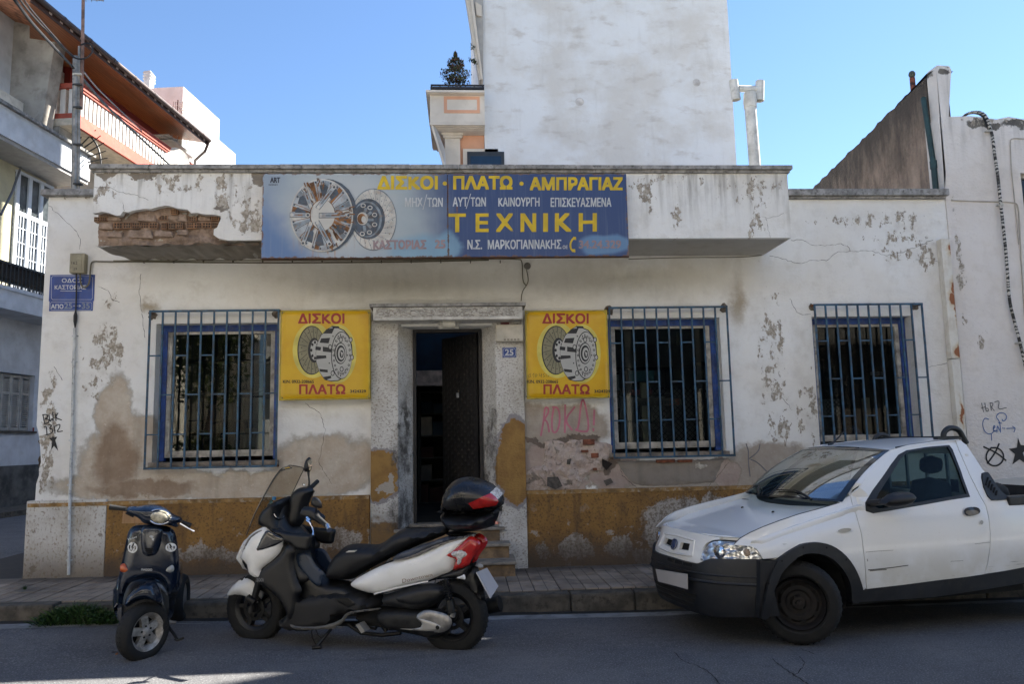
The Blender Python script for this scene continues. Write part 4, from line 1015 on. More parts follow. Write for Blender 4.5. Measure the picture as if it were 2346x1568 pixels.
# raking side ledge seen from below, and the top floor's eaves
def slabpoly(pts, Y, dep, m, name, par=orn):
    mb = MB(); mb.prism([at(*cO(*q), Y) for q in pts], (0, dep, 0)); return mb.build(name, m, par)
slabpoly([(210, 703), (222, 703), (262, 842), (292, 930), (292, 960), (288, 960)], oy+.02, .10, CREAMW, 'side_moulding'); slabpoly([(222, 703), (250, 743), (292, 850), (292, 930), (262, 842)], oy+.06, .10, GRYS, 'side_soffit')
ev = slabpoly([(408, -40), (434, -40), (500, 452), (488, 460)], 4.8, .22, CREAMW, 'eaves'); slabpoly([(434, -40), (450, -40), (511, 452), (500, 452)], 4.75, .27, CREAMW, 'eaves'); slabpoly([(450, -40), (511, -40), (512, 452)], 4.9, .08, GRYS, 'eaves_soffit')
slabpoly([(466, 8), (503, 30), (503, 92), (474, 84)], 4.85, .04, CREAMW, 'bracket')
pb = thing('planter_box', 'dark planter trough on the cream balcony holding a conical bush', 'planter', at(*cO(360, 508), oy)); a = at(*cO(210, 478), oy-.02); b = at(*cO(210, 507), oy-.02)
mb = MB(); hgt = a.z-b.z
mb.box((a.x, oy-.02, b.z+.005), (XE, oy+.3, b.z+hgt*.48)); mb.box((a.x+.005, oy-.015, b.z+hgt*.62), (XE, oy, b.z+hgt*.95))
for k in range(7): x_ = a.x+.01+k*(XE-a.x-.05)/6; mb.box((x_, oy-.01, b.z+hgt*.48), (x_+.02, oy+.005, b.z+hgt*.62))
mb.build('trough', simple('dark_wood', (.02, .018, .02), .7), pb)
# conical bush of leaf clumps
FOL = simple('bush_leaf', (.055, .065, .025), .7, var=.6, nscale=25)
FOLR = simple('bush_leaf_red', (.12, .045, .03), .7, var=.4, nscale=25)
BARK = simple('twig', (.06, .04, .03), .9)
def bush(name, base, top, wid, n, seed, label, cat='bush', par=None):
    rr = random.Random(seed); t = thing(name, label, cat, base) if label else None; mb = MB(); base, top = Vector(base), Vector(top); H_ = (top-base).length
    for _ in range(n):
        h = rr.random()**1.25; r = wid*(1-h)**.8*(.35+.65*rr.random()**.5)*(.8+.4*math.sin(h*17+seed)); a_ = rr.uniform(0, 6.283)
        c = base+(top-base)*h+Vector((math.cos(a_)*r, math.sin(a_)*r, rr.uniform(-.03, .03)))
        s = Vector((rr.gauss(0, 1), rr.gauss(0, 1), rr.gauss(0, 1))).normalized()*rr.uniform(.012, .03); q = s.orthogonal().normalized()*s.length*.6
        mb.add([c-s, c-q, c+s, c+q], [(0, 1, 2, 3)], 1 if rr.random() < .25 else 0)
    mb.build('crown', [FOL, FOLR], t, recalc=False)
    mb = MB(); mb.tube([base-Vector((0, 0, .1)), base+(top-base)*.9], [.012, .003], 6); mb.build('stem', BARK, t)
    return t
bush('conical_bush', at(*cO(355, 472), oy+.15), at(*cO(353, 300), oy+.15), .33, 2600, 3, 'small conical evergreen bush on the cream balcony', 'bush')
rr = random.Random(1)
t = thing('trailing_plant', 'tiny sprigs of a plant peeking past the upper eaves', 'plant', at(*cO(462, 360), 5.2)); mb = MB()
for cx, cy in ((458, 345), (450, 268), (466, 355), (440, 345)):
    for _ in range(26):
        c = at(*cO(cx+rr.gauss(0, 7), cy+rr.gauss(0, 7)), 4.72); s = Vector((rr.gauss(0, 1), rr.gauss(0, 1), rr.gauss(0, 1))).normalized()*.02; q = s.orthogonal()*.6; mb.add([c-s, c-q, c+s, c+q], [(0, 1, 2, 3)])
mb.build('leaves', FOL, t, recalc=False)

# ================================================================ LEFT SIDE STREET BUILDINGS
SD = ray(1300, 1005); SD.z = 0; SD.normalize(); SN = Vector((SD.y, -SD.x, 0))    # along the street; towards the street
P0 = atz(0, 1175, 0)
def onw(px, py, off=0.0): return atp(px, py, P0+SN*off, SN)
def sof_(s, off, z): return Vector((P0.x, P0.y, 0))+SD*s+SN*off+Vector((0, 0, z))
def sc_(p): d = Vector(p)-P0; return d.dot(SD), d.z+P0.z
B1S = sc_(onw(118, 200))[0]                         # where the low house ends along the street
lowh = thing('corner_house', 'low pale house across the side street with white balcony and louvred shutters', 'building', sof_(0, 0, 0))
ABOVE = simple('yellow_plaster', (.52, .48, .33), .85, var=.1, nscale=2); BLUEW = simple('bluish_white', (.58, .60, .63), .85, var=.1, nscale=2, dirt=((.42, .42, .42), .4))
DKB = simple('cement_base', (.10, .10, .095), .9, var=.4, nscale=2, dirt=((.2, .19, .17), .4))
def wbox(mb, s0, s1, o0, o1, z0, z1, m=None):
    return mb.hexa([sof_(s0, o0, z0), sof_(s1, o0, z0), sof_(s1, o1, z0), sof_(s0, o1, z0), sof_(s0, o0, z1), sof_(s1, o0, z1), sof_(s1, o1, z1), sof_(s0, o1, z1)], m)
zb1 = sc_(onw(60, 1066))[1]; zbal = sc_(onw(50, 720))[1]; ztop = sc_(onw(100, 400))[1]
S0 = -14
swin = [sc_(onw(-30, 852)), sc_(onw(76, 850)), sc_(onw(20, 990))]
mb = MB()
s_a, s_b = sc_(onw(-60, 900))[0], sc_(onw(78, 900))[0]; z_b, z_t = sc_(onw(0, 988))[1], sc_(onw(0, 852))[1]
mb.sheet([(S0, zb1), (B1S+6, zb1), (B1S+6, zbal), (S0, zbal)], lambda s, z: sof_(s, 0, z), [[(s_a, z_b), (s_b, z_b), (s_b, z_t), (s_a, z_t)]], step=.8, thick=-SN*.3)
mb.build('wall', BLUEW, lowh)
mb = MB(); wbox(mb, S0, B1S+6, -.3, .03, 0, zb1); mb.build('base', DKB, lowh)
mb = MB(); wbox(mb, S0, B1S, -.28, -.001, zbal+.001, ztop+1.2); mb.build('upper_wall', ABOVE, lowh)
mb = MB(); wbox(mb, S0, B1S, -9, -.31, 0, ztop+.2); mb.build('house_body', BLUEW, lowh)
# shutters
SHUT = simple('shutter_grey', (.42, .40, .36), .7, var=.15)
nl = 6; wv = (s_b-s_a)/nl
for k in range(nl):
    a_, b_ = s_a+wv*k+.01, s_a+wv*(k+1)-.01; mb = MB()
    for u0, u1 in ((a_, a_+.05), (b_-.05, b_)): wbox(mb, u0, u1, -.16, -.12, z_b+.02, z_t-.02)
    for zz in (z_b+.02, (z_b+z_t)/2+.2, z_t-.1): wbox(mb, a_+.05, b_-.05, -.16, -.121, zz, zz+.08)
    sh = mb.build('shutter', SHUT, lowh); mb = MB(); z = z_b+.13
    while z < z_t-.14:
        if not ((z_b+z_t)/2+.15 < z < (z_b+z_t)/2+.3): wbox(mb, a_+.051, b_-.051, -.155, -.125, z, z+.03)
        z += .055
    mb.build('louvres', SHUT, sh, kind='stuff')
mb = MB(); wbox(mb, s_a-.1, s_b+.12, -.1, .06, z_b-.06, z_b); mb.build('sill', simple('stone_sill'), lowh) if False else mb.build('sill', CONC, lowh)
mb = MB(); wbox(mb, s_b+.02, s_b+.06, -.12, .02, z_b, z_b+.1); jar = mb.build('red_jar', simple('red_jar', (.25, .03, .02), .3)); tag(jar, 'small red jar standing on the shutter window sill', 'jar')
# balcony with railing
BO = 1.0
z1_, z0_ = sc_(onw(50, 668, BO))[1], sc_(onw(50, 716, BO))[1]
mb = MB(); wbox(mb, S0, B1S+1, .001, BO, z0_, z1_); bl = mb.build('balcony_slab', BLUEW, lowh)
mb = MB(); wbox(mb, S0, B1S+1, BO, BO+.04, z1_-.06, z1_+.03); mb.build('slab_edge', BLUEW, bl)
RAILM = simple('railing_dark', (.02, .025, .03), .6); zr1 = sc_(onw(50, 612, BO-.05))[1]
mb = MB(); wbox(mb, S0, B1S, BO-.08, BO-.04, zr1-.03, zr1+.02); wbox(mb, S0, B1S, BO-.075, BO-.045, z1_+.12, z1_+.15)
s = S0
while s < B1S: wbox(mb, s, s+.02, BO-.07, BO-.05, z1_, zr1-.03); s += .14
rl = mb.build('railing', RAILM, lowh)
pbx = MB(); wbox(pbx, sc_(onw(8, 620, BO))[0], B1S-.5, BO-.5, BO-.10, z1_+.25, zr1-.02); tag(pbx.build('reed_screen', simple('dark_reed', (.035, .028, .022), .9, var=.4, nscale=20)), 'dark reed screen behind the balcony railing of the corner house', 'screen')
# french window of white frames
WPVC = simple('white_frame', (.62, .66, .72), .4, var=.05)
GLD = simple('dim_window_glass', (.06, .07, .075), .08, var=.2)
cA = crop(0, 0, 2.24)
fs0, fs1 = sc_(onw(33, 500, .05))[0], sc_(onw(120, 500, .05))[0]; fz0 = z1_; fz1 = sc_(onw(40, 388, .05))[1]
fw = thing('window', None, None, sof_(fs0, .05, fz0)); fw.parent = lowh; fw.location = sof_(fs0, .05, fz0)-lowh.location
zt_ = fz1-(fz1-fz0)*.33
mb = MB(); wbox(mb, fs0, fs1, .0, .06, fz1-.08, fz1); wbox(mb, fs0, fs1, .0, .06, zt_-.06, zt_+.06)
nn = 3
for k in range(nn+1): s = fs0+(fs1-fs0-.1)*k/nn; wbox(mb, s, s+.13, .0, .07, fz0, fz1-.081)
mb.build('frame', WPVC, fw)
mb = MB(); wbox(mb, fs0, fs1, .001, .02, fz0, fz1-.05); mb.build('pane', GLD, fw)
mb = MB()
for k in range(nn):
    s = fs0+(fs1-fs0-.1)*k/nn+.13; e = fs0+(fs1-fs0-.1)*(k+1)/nn
    for j in (1, 2): u = s+(e-s)*j/3; wbox(mb, u-.012, u+.012, .021, .05, fz0, zt_-.06)
    for j in range(1, 6): z = fz0+(zt_-fz0)*j/6; wbox(mb, s, e, .0211, .045, z-.012, z+.012)
mb.build('glazing_bars', WPVC, fw)
mb = MB(); mb.tube([onw(2, 492, .9), onw(28, 440, .6), onw(47, 385, .3)], .03, 8); tag(mb.build('awning_arm', simple('grey_metal', (.12, .12, .13), .5)), 'grey awning arm leaning across the corner house upper window', 'awning')
# roof fascia, soffit, bright parapet behind
fz_t = sc_(onw(100, 291, BO))[1]; fz_b = sc_(onw(100, 368, BO))[1]; FE = sc_(onw(207, 380, BO))[0]
mb = MB(); wbox(mb, S0, FE, BO-.2, BO, fz_b+.10, fz_t-.06); fas = mb.build('fascia', BLUEW, lowh)
mb = MB(); wbox(mb, S0, FE+.1, BO-.3, BO+.1, fz_t-.059, fz_t+.02); mb.build('coping', COPING, fas)
mb = MB(); wbox(mb, S0, FE, -.2, BO-.05, fz_b, fz_b+.099); mb.build('soffit', GRYS, fas)
mb = MB(); wbox(mb, S0, FE-.0, -1, BO-.3, fz_t-.5, fz_t-.1); mb.build('roof_slab', BLUEW, fas)
WHT = simple('bright_white', (.70, .67, .60), .85, var=.08, dirt=((.4, .38, .34), .4))
pz0 = sc_(onw(60, 240, .1))[1]
mb = MB(); wbox(mb, S0, sc_(onw(95, 250, .1))[0], -.3, .1, fz_t-.2, pz0); mb.build('roof_parapet', WHT, lowh)
cb = cA(245, 780); a = onw(100, 330, .5)
sa = sc_(onw(100, 300, .3))[0]; sb = FE-.1
mb = MB(); mb.hexa([sof_(sa, .3, fz_t-.3), sof_(sb, .3, fz_t-.3), sof_(sb, .75, fz_t-.3), sof_(sa, .75, fz_t-.3), sof_(sa, .3, fz_t+.75), sof_(sb, .3, fz_t+.85), sof_(sb, .75, fz_t+.85), sof_(sa, .75, fz_t+.75)]); mb.build('concrete_upstand', simple('grey_cement', (.34, .32, .29), .9, var=.25, nscale=2, dirt=((.15, .14, .12), .6)), lowh)

# house with red balcony
redh = thing('balcony_house', 'house with red and white balcony under a long wooden eave', 'building', sof_(B1S, 0, 0))
REDP = simple('red_paint', (.42, .085, .055), .7, var=.12, nscale=2, dirt=((.5, .2, .15), .3)); REDD = simple('dark_red_paint', (.20, .025, .018), .7, var=.1)
g = G('wood_soffit'); p = g.obj(); gx = g.new('ShaderNodeVectorRotate', {'Vector': g.pos(), 'Angle': math.atan2(SD.x, SD.y)}, rotation_type='Z_AXIS').outputs[0]
gxx = g.sep(gx); ww = g.noise(g.scale(gx, (14, .7, 1)), 1.5, 5, .6); ln = g.M('PINGPONG', gxx[0], .055)
c = g.mix(g.step(ww, .3, .7), (.40, .13, .035), (.24, .07, .02)); c = g.mix(g.step(ln, .003, .012, .8, 0), c, (.05, .015, .008))
WOODS = g.fin(c, .4, 0, g.bump(g.step(ln, .003, .012), .6, .01))
RO = 1.25
bsx = sc_(onw(176, 255, RO))[0]-.55
CON2 = simple('grey_party_wall', (.36, .33, .29), .95, var=.22, nscale=1.2, bump=.4, dirt=((.15, .135, .115), .6))
# party wall facing the camera, with a sunlit edge
E0 = sof_(bsx, 0, 0); wn_n = SD
def oncs(px, py, extra=0.0): return atp(px, py, E0+SD*extra, SD)
mb = MB(); pts = [oncs(*q) for q in [(-40, 60), (0, 56), (10, 52), (95, 44), (128, 42), (134, 47), (99, 262), (88, 330), (-60, 330)]]
mb.prism(pts, SD*.45); mb.build('party_wall', CON2, redh)
mb = MB(); off_ = .012
e1 = [oncs(134.2, 47), oncs(99.2, 262), oncs(97, 275), oncs(132, 44)]
pts = [oncs(-60, 50), oncs(-60, -20), oncs(92, -5), oncs(97, 10), oncs(92, 42), oncs(10, 51)]
mb.prism([q+SD*.3 for q in pts], SD*.4); mb.build('gable_top', BLUEW, redh)
# main wall
zw0 = 5.0; sE = sc_(onw(364, 304, 0))[0]; zE = sc_(onw(250, 222, 0))[1]
mb = MB(); wbox(mb, B1S+.46, sE+1, -.3, 0, 3, zE); mb.build('wall', simple('inner_wall_cream', (.62, .53, .42), .85, var=.06), redh)
mb = MB(); wbox(mb, B1S+.46, sE+1, .001, .25, zE-.75, zE-.001); mb.build('red_beam', REDD, redh)
mb = MB(); wbox(mb, B1S-3, sE+1, -8, -.31, 0, zE+.6); mb.build('house_body', BLUEW, redh)
# balcony: slab, fascia, rail, balusters
q0 = sc_(onw(184, 260, RO)); q1 = sc_(onw(345, 373, RO)); q2 = sc_(onw(184, 293, RO)); zf1 = (q0[1]+q1[1])/2; zf0 = q2[1]; bs0 = q0[0]; bs1 = sc_(onw(445, 390, RO))[0]
bs0 = min(bs0, sc_(onw(176, 255, RO))[0])
mb = MB(); wbox(mb, bs0, bs1, 0.0, RO-.1, zf0+.02, zf0+.22); mb.build('balcony_slab', simple('warm_white', (.62, .55, .45), .85), redh)
mb = MB(); wbox(mb, bs0, bs1, RO-.099, RO, zf0, zf1); mb.build('balcony_fascia', REDP, redh)
mb = MB(); wbox(mb, bs0+.001, bs0+.1, .01, RO-.1, zf0+.221, zf1); mb.build('balcony_fascia', REDP, redh)
zr = sc_(onw(250, 241, RO))[1]
for (o0, o1, dz0, dz1) in ((RO-.1, RO+.03, -.10, 0), (RO-.12, RO+.0, -.17, -.101), (RO-.02, RO+.05, .001, .05)):
    mb = MB(); wbox(mb, bs0-.05, bs1, o0, o1, zr+dz0, zr+dz1); mb.build('handrail', REDP, redh)
mb = MB(); wbox(mb, bs0-.03, bs0+.1, -.2, RO-.13, zr-.14, zr); mb.build('handrail', REDP, redh)
WB = simple('white_baluster', (.72, .69, .66), .6, var=.05)
bm0 = None; s = bs0+.12
ux = SD*.085; 
while s < bs1-.1:
    c = sof_(s, RO-.06, (zf1+zr-.17)/2)
    if bm0 is None:
        mb = MB(); mb.obox(c, SD*.052, SN*.02, Vector((0, 0, (zr-.17-zf1)/2-.001))); o = mb.build('baluster', WB, redh); bm0 = (o, c.copy())
    else:
        o = bpy.data.objects.new('baluster', bm0[0].data); COL.objects.link(o); o.parent = redh; o.location = bm0[0].location+(c-bm0[1])
    s += .19
for k in range(5):
    mb = MB(); c = sof_(bs0+.05, .05+.25*k, (zf1+zr-.15)/2); mb.obox(c, SN*.07, SD*.02, Vector((0, 0, (zr-.15-zf1)/2-.001))); mb.build('baluster', WB, redh)
# eave
OE = 1.9
ea, eb = onw(98, 3.5, OE), onw(476, 338, OE); ia, ib = onw(128, 136, .1), onw(370, 306, .1)
zo = (ea.z+eb.z)/2; sa_, sb_ = max(sc_(ea)[0], bsx+.5), sc_(eb)[0]; zi = (ia.z+ib.z)/2
si_ = bsx+.5; sa_ = sc_(ea)[0]-.4; mb = MB(); mb.hexa([sof_(si_, -.2, zi), sof_(sb_, -.2, zi), sof_(sb_, OE-.03, zo), sof_(sa_, OE-.03, zo), sof_(si_, -.2, zi+.12), sof_(sb_, -.2, zi+.12), sof_(sb_, OE-.03, zo+.1), sof_(sa_, OE-.03, zo+.1)])
eave = mb.build('eave', WOODS, redh)
GUT = simple('gutter_brown', (.07, .045, .04), .5, var=.15)
mb = MB(); wbox(mb, sa_, sb_, OE-.029, OE+.0, zo-.08, zo+.1); mb.build('eave_board', simple('dark_brown_board', (.06, .025, .015), .6), eave)
mb = MB(); mb.tube([sof_(sa_, OE+.06, zo+.1), sof_(sb_, OE+.06, zo+.1)], .075, 10); s = sa_
while s < sb_: mb.tube([sof_(s, OE+.06, zo+.1), sof_(s+.06, OE+.06, zo+.1)], .085, 10); s += 1.1
gt = mb.build('gutter', GUT, eave, smooth=50)
mb = MB(); a = onw(476, 338, OE); mb.tube([sof_(sb_-.05, OE+.06, zo+.05), sof_(sb_+.0, OE-.1, zo-.3), onw(447, 367, OE-.7), onw(446, 378, OE-.9)], .05, 8); mb.build('downpipe', GUT, eave, smooth=True)
TILEM = simple('roof_tile_clay', (.50, .22, .12), .85, var=.3, nscale=6); t0_ = None; s = sb_-.1; k = 0
while s > sa_:
    c = sof_(s, OE-.14, zo+.17)
    if t0_ is None:
        mb = MB(); d = (sof_(0, -1, zi+1.0)-sof_(0, 2, zo+.1)).normalized(); mb.tube([c-d*.16, c+d*.5], [.08, .07], 8); o = mb.build('roof_tile', TILEM, eave, smooth=True); t0_ = (o, c.copy())
    else:
        o = bpy.data.objects.new('roof_tile', t0_[0].data); COL.objects.link(o); o.parent = eave; o.location = t0_[0].location+(c-t0_[1])
    s -= .24; k += 1
mb = MB(); mb.hexa([sof_(si_, -4, zo+2.2), sof_(sb_, -4, zo+2.2), sof_(sb_, OE-.1, zo+.12), sof_(sa_, OE-.1, zo+.12), sof_(si_, -4, zo+2.3), sof_(sb_, -4, zo+2.3), sof_(sb_, OE-.1, zo+.16), sof_(sa_, OE-.1, zo+.16)]); mb.build('roof', TILEM, redh)
# light dots between rafters
DOT = simple('vent_dot', (.65, .5, .42), .8); mb = MB(); s = sb_-.3; d0 = None
while s > sa_+.3:
    c = sof_(s, OE-.001, zo+.02)
    if d0 is None:
        mb = MB(); mb.obox(c+SN*.006, SD*.05, SN*.006, Vector((0, 0, .028))); o = mb.build('eave_vent', DOT, eave); d0 = (o, c.copy())
    else:
        o = bpy.data.objects.new('eave_vent', d0[0].data); COL.objects.link(o); o.parent = eave; o.location = d0[0].location+(c-d0[1])
    s -= .42
# shutter door seen between balusters, dish, rack
mb = MB(); a = onw(160, 235, 0); sW = sc_(a)[0]; wbox(mb, sW-.9, sW+.6, .01, .05, zf1-.2, zr+.9); mb.build('balcony_shutter', SHUT, redh)
dish = MB(); c = onw(404, 372, RO+.1); ax_ = (SN*.9-SD*.4).normalized(); dish.lathe([(0, .0), (.02, .3), (.06, .5), (.07, .5), (.03, .3), (.015, 0)], c, ax_, 24); tag(dish.build('satellite_dish', simple('dish_white', (.62, .6, .56), .5), smooth=True), 'pale round satellite dish on the red balcony fascia', 'dish')
cr_ = MB(); MET = simple('grey_metal')
for pts in ([(1225, 870), (1262, 915), (1268, 960), (1262, 1020), (1245, 1066)], [(1190, 900), (1188, 975), (1210, 1045)], [(1225, 880), (1218, 975), (1240, 1060)], [(1125, 880), (1130, 930)], [(1160, 890), (1162, 945)], [(1245, 900), (1225, 985), (1255, 1040)], [(1040, 880), (1220, 975)], [(1180, 975), (1262, 978)]):
    cr_.tube([onw(*cA(*q), RO-.2) for q in pts], .013, 5)
for q in ((1080, 905), (1110, 940), (1150, 970), (1190, 1015)): cc_ = onw(*cA(*q), RO-.3); cr_.obox(cc_, SD*.34, SN*.3, Vector((0, 0, .012)))
tag(cr_.build('clothes_rack', simple('pale_metal', (.45, .44, .42), .4), smooth=50), 'folding metal clothes rack at the far end of the red balcony', 'rack')
ant = MB(); b0 = onw(*cA(1162, 780), .9); b1_ = onw(*cA(1165, 655), .9); ant.tube([b0-Vector((0, 0, .6)), b1_], .03, 6)
for q0, q1 in (((1170, 700), (1222, 790)), ((1182, 680), (1208, 672)), ((1178, 705), (1212, 695)), ((1180, 725), (1215, 718)), ((1185, 745), (1218, 738)), ((1190, 765), (1222, 760)), ((1192, 780), (1224, 784)), ((1135, 665), (1212, 665)), ((1135, 690), (1212, 690)), ((1140, 720), (1200, 720)), ((1135, 665), (1135, 735)), ((1148, 665), (1150, 740)), ((1198, 665), (1200, 735))): ant.tube([onw(*cA(*q0), .9), onw(*cA(*q1), .9)], .011, 4)
tag(ant.build('tv_antenna', simple('antenna_rust', (.12, .08, .07), .7)), 'small rusty television aerial above the wooden eave', 'antenna')

# white house behind with sunlit flank
B3 = onw(420, 198, 0.9); s3 = sc_(B3)[0]; z3 = B3.z
wh = thing('white_house', 'plain white house with a sunlit stepped flank beyond the eave', 'building', sof_(s3, 0, 0))
WHS = simple('sunlit_white', (.60, .61, .60), .85, var=.08, nscale=1.5, dirt=((.42, .38, .30), .3))
s4 = sc_(onw(503, 276, .9))[0]; zA = z3; s5 = sc_(onw(540, 352, .9))[0]; zB = sc_(onw(521, 337, .9))[1]
mb = MB(); wbox(mb, s3, s4, -9, .9, 0, zA); w3_ = mb.build('wall', WHS, wh)
mb = MB(); wbox(mb, s4+.003, s5, -8.9, .897, 0, zB); mb.build('wall', WHS, wh)
chm = MB(); a = atp(330, 162, sof_(s3+1, 0, 0), SD); b = atp(350, 205, sof_(s3+1, 0, 0), SD); chm.hexa([Vector((a.x, a.y, zA-.5)), Vector((b.x-.12, b.y, zA-.5)), Vector((b.x-.12, b.y+.4, zA-.5)), Vector((a.x, a.y+.4, zA-.5)), Vector((a.x, a.y, a.z)), Vector((b.x-.12, b.y, a.z)), Vector((b.x-.12, b.y+.4, a.z)), Vector((a.x, a.y+.4, a.z))])
for k in range(3): chm.box((a.x-.03, a.y-.03, a.z-.1-.12*k), (b.x-.09, a.y+.42, a.z-.05-.12*k))
chm.build('chimney', simple('pale_chimney', (.45, .47, .48), .8), wh)

# pavement across the side street
mb = MB(); wbox(mb, -16, 25, -.5, 1.35, -.1, .13); mb.build('far_pavement', CONC, kind='structure')
mb = MB(); k0 = sc_(atz(40, 1192, .05))[0]; wbox(mb, -16, 25, 1.351, 1.5, -.1, .15); mb.build('far_kerb', CONC, kind='structure')

# ================================================================ POLES, ANTENNA MAST, CABLES
GALV = simple('galvanised', (.26, .25, .23), .5, .6, var=.3, nscale=8, dirt=((.14, .11, .08), .5))
yp = .25
pole = thing('service_mast', 'thick grey steel pipe mast rising from the left parapet', 'pole', (at(173, 440, yp).x, yp, ZLP+.07))
mb = MB(); mb.tube([(at(173, 440, yp).x, yp, ZLP-.2), at(174, 129, yp)], .037, 14); mb.build('pipe', GALV, pole, smooth=50)
for py in (172, 196, 248, 333, 423):
    c = at(174, py, yp); mb = MB(); mb.tube([c-Vector((0, 0, .012)), c+Vector((0, 0, .012))], .041, 14); mb.box((c.x, yp-.045, c.z-.01), (c.x+.08, yp+.01, c.z+.01)); mb.build('clamp', simple('clamp_dark', (.03, .03, .03), .6) if py != 172 else simple('clamp_light', (.5, .48, .42), .5), pole)
mb = MB(); mb.tube([(at(182, 440, yp).x, yp, ZLP-.2), at(182, 106, yp)], .018, 8); q = mb.build('thin_pipe', GALV, smooth=True); tag(q, 'thin grey conduit strapped beside the thick mast', 'pole')
mb = MB(); mb.tube([at(186.5, 250, yp), at(189, 120, yp), at(191.5, -60, yp)], .02, 8); am = mb.build('antenna_mast', simple('rusty_mast', (.19, .115, .09), .7, var=.4, nscale=10), smooth=True); tag(am, 'rusty thin aerial mast tied to the grey pipes at left', 'antenna')
mb = MB(); mb.tube([at(150, -6, yp), at(238, 1, yp)], .006, 5)
for x_ in (197, 210, 222, 236): mb.tube([at(x_, -6, yp-.15), at(x_, 3, yp+.15)], .004, 5)
mb.build('aerial_rod', GALV, am)
CAB = simple('black_cable', (.012, .012, .013), .6)
def cable(name, pts, r, lab, cat='cable', m=None, it=2, n=6):
    P = smoothpoly([tuple(p) for p in pts], 0) if it == 0 else None
    Q = [Vector(p) for p in pts]
    for _ in range(it):
        q = [Q[0]]
        for i in range(len(Q)-1): q += [Q[i]*.75+Q[i+1]*.25, Q[i]*.25+Q[i+1]*.75]
        q.append(Q[-1]); Q = q
    mb = MB(); mb.tube(Q, r, n); return tag(mb.build(name, m or CAB, smooth=True), lab, cat)
cable('overhead_cable', [at(-30, -85, -3.0), at(35, 0, -2.4), at(68, 47, -1.8), at(105, 88, -1.2), at(168, 155, .15)], .016, 'thick black cable dropping from the top left corner to the mast')
cable('overhead_cable', [at(168, 155, .22), at(200, 193, 1.4), at(235, 235, 3.0), at(300, 296, 6), at(390, 379, 11)], .022, 'black cable running from the mast down across the red balcony')
cable('overhead_cable', [at(0, -75, -3.0), at(45, 0, -2.3), at(80, 42, -1.6), at(119, 83, -1), at(150, 115, -.2), at(168, 131, .1), at(184, 136, .2), at(200, 132, .2), at(210, 122, .2), at(213, 112, .2), at(208, 101, .2), at(197, 98, .2), at(184, 103, .2)], .010, 'thin black cable ending in a loop around the mast top')
cable('overhead_cable', [at(20, -75, -3.0), at(54, 0, -2.3), at(90, 44, -1.6), at(122, 80, -1), at(150, 112, -.3), at(168, 128, .1)], .008, 'thinner black wire running beside the looped cable')
cable('overhead_cable', [at(192, 165, .3), at(220, 200, 3), at(262, 240, 6), at(325, 300, 10)], .012, 'fine wire sloping over the wooden soffit', m=simple('grey_wire', (.2, .19, .18), .6))
# spiked iron guards at the end of the fascia
SPK = simple('black_iron', (.012, .012, .012), .5)
sg = FE-.25
def ong(px, py): return atp(px, py, sof_(sg, 0, 0), SD)
ir = thing('spiked_guard', 'black iron fan of spikes guarding the balcony corner', 'guard', ong(*cA(560, 1000)))
for pts in ([(400, 765), (395, 905)], [(452, 765), (425, 905)], [(470, 840), (448, 920)], [(398, 815), (470, 818)]):
    mb = MB(); mb.tube([ong(*cA(*q)) for q in pts], .02, 6); mb.build('spike', SPK, ir)
for pts in ([(548, 788), (520, 850)], [(590, 812), (525, 905)], [(627, 850), (525, 955)], [(660, 887), (540, 975)], [(682, 933), (560, 1005)], [(695, 987), (575, 1028)], [(705, 1033), (575, 1062)]):
    mb = MB(); mb.tube([ong(*cA(*q)) for q in pts], [.013, .022], 6); mb.build('spike', SPK, ir)
mb = MB(); mb.tube([ong(*cA(*q)) for q in [(530, 845), (565, 868), (590, 890), (612, 915), (630, 942), (645, 975), (654, 1010), (660, 1050), (660, 1085)]], .026, 8); mb.build('ring', SPK, ir)

# ================================================================ ACROSS THE STREET (seen in the glass, and lighting the shade)
WC = [simple('opp_cream', (.86, .79, .66), .85, var=.06, nscale=1), simple('opp_white', (.87, .84, .78), .85, var=.1, nscale=1), simple('opp_pink', (.48, .25, .2), .85, var=.1, nscale=1)]
OPW = simple('opp_window', (.03, .035, .04), .1); OPF = simple('opp_frame', (.30, .27, .23), .7)
def block(label, x0, x1, h, Y, m, floors, dep=9, face=-1, win=True):
    t = thing('street_building', label, 'building', ((x0+x1)/2, Y, 0)); mb = MB(); mb.box((x0, Y, 0), (x1, Y+dep*face, h)); mb.build('wall', m, t)
    if not win: return t
    fl = h/floors; n = max(1, int((x1-x0)/2.2)); s = (x1-x0)/n
    for k in range(floors):
        for i in range(n):
            cx = x0+s*(i+.5); z = k*fl+(.9 if k else .4); hh = fl-1.5 if k else fl-1.0
            mb = MB(); y0 = Y-face*.03; mb.box((cx-.6, Y-face*.001, z), (cx+.6, y0, z+hh)); w = mb.build('window', OPF, t)
            mb = MB(); mb.box((cx-.52, y0-face*.0005, z+.08), (cx+.52, y0-face*.004, z+hh-.08)); mb.build('pane', OPW, w)
        if k: mb = MB(); mb.box((x0+.3, Y-face*.002, k*fl-.12), (x1-.3, Y-face*.9, k*fl+.03)); b_ = mb.build('balcony', m, t); mb = MB(); mb.box((x0+.3, Y-face*.86, k*fl+.031), (x1-.3, Y-face*.9, k*fl+.9)); mb.build('railing', OPF if k % 2 else WC[2], b_)
    return t
OY = -11.0
block('cream apartment house across the street from the shop', -15, -7.6, 10, OY, WC[0], 3)
block('pink and white house across the street, tree beside it', -5.2, .2, 8, OY, WC[1], 2)
t_ = block('cream workshop with wide dark doors across the street', .3, 8.2, 6.5, OY, WC[0], 1, win=False)
for x in (.5, 2.5, 4.5, 6.4): mb = MB(); mb.box((x, OY+.001, .1), (x+1.75, OY+.03, 4.6)); mb.build('door', OPW, t_)
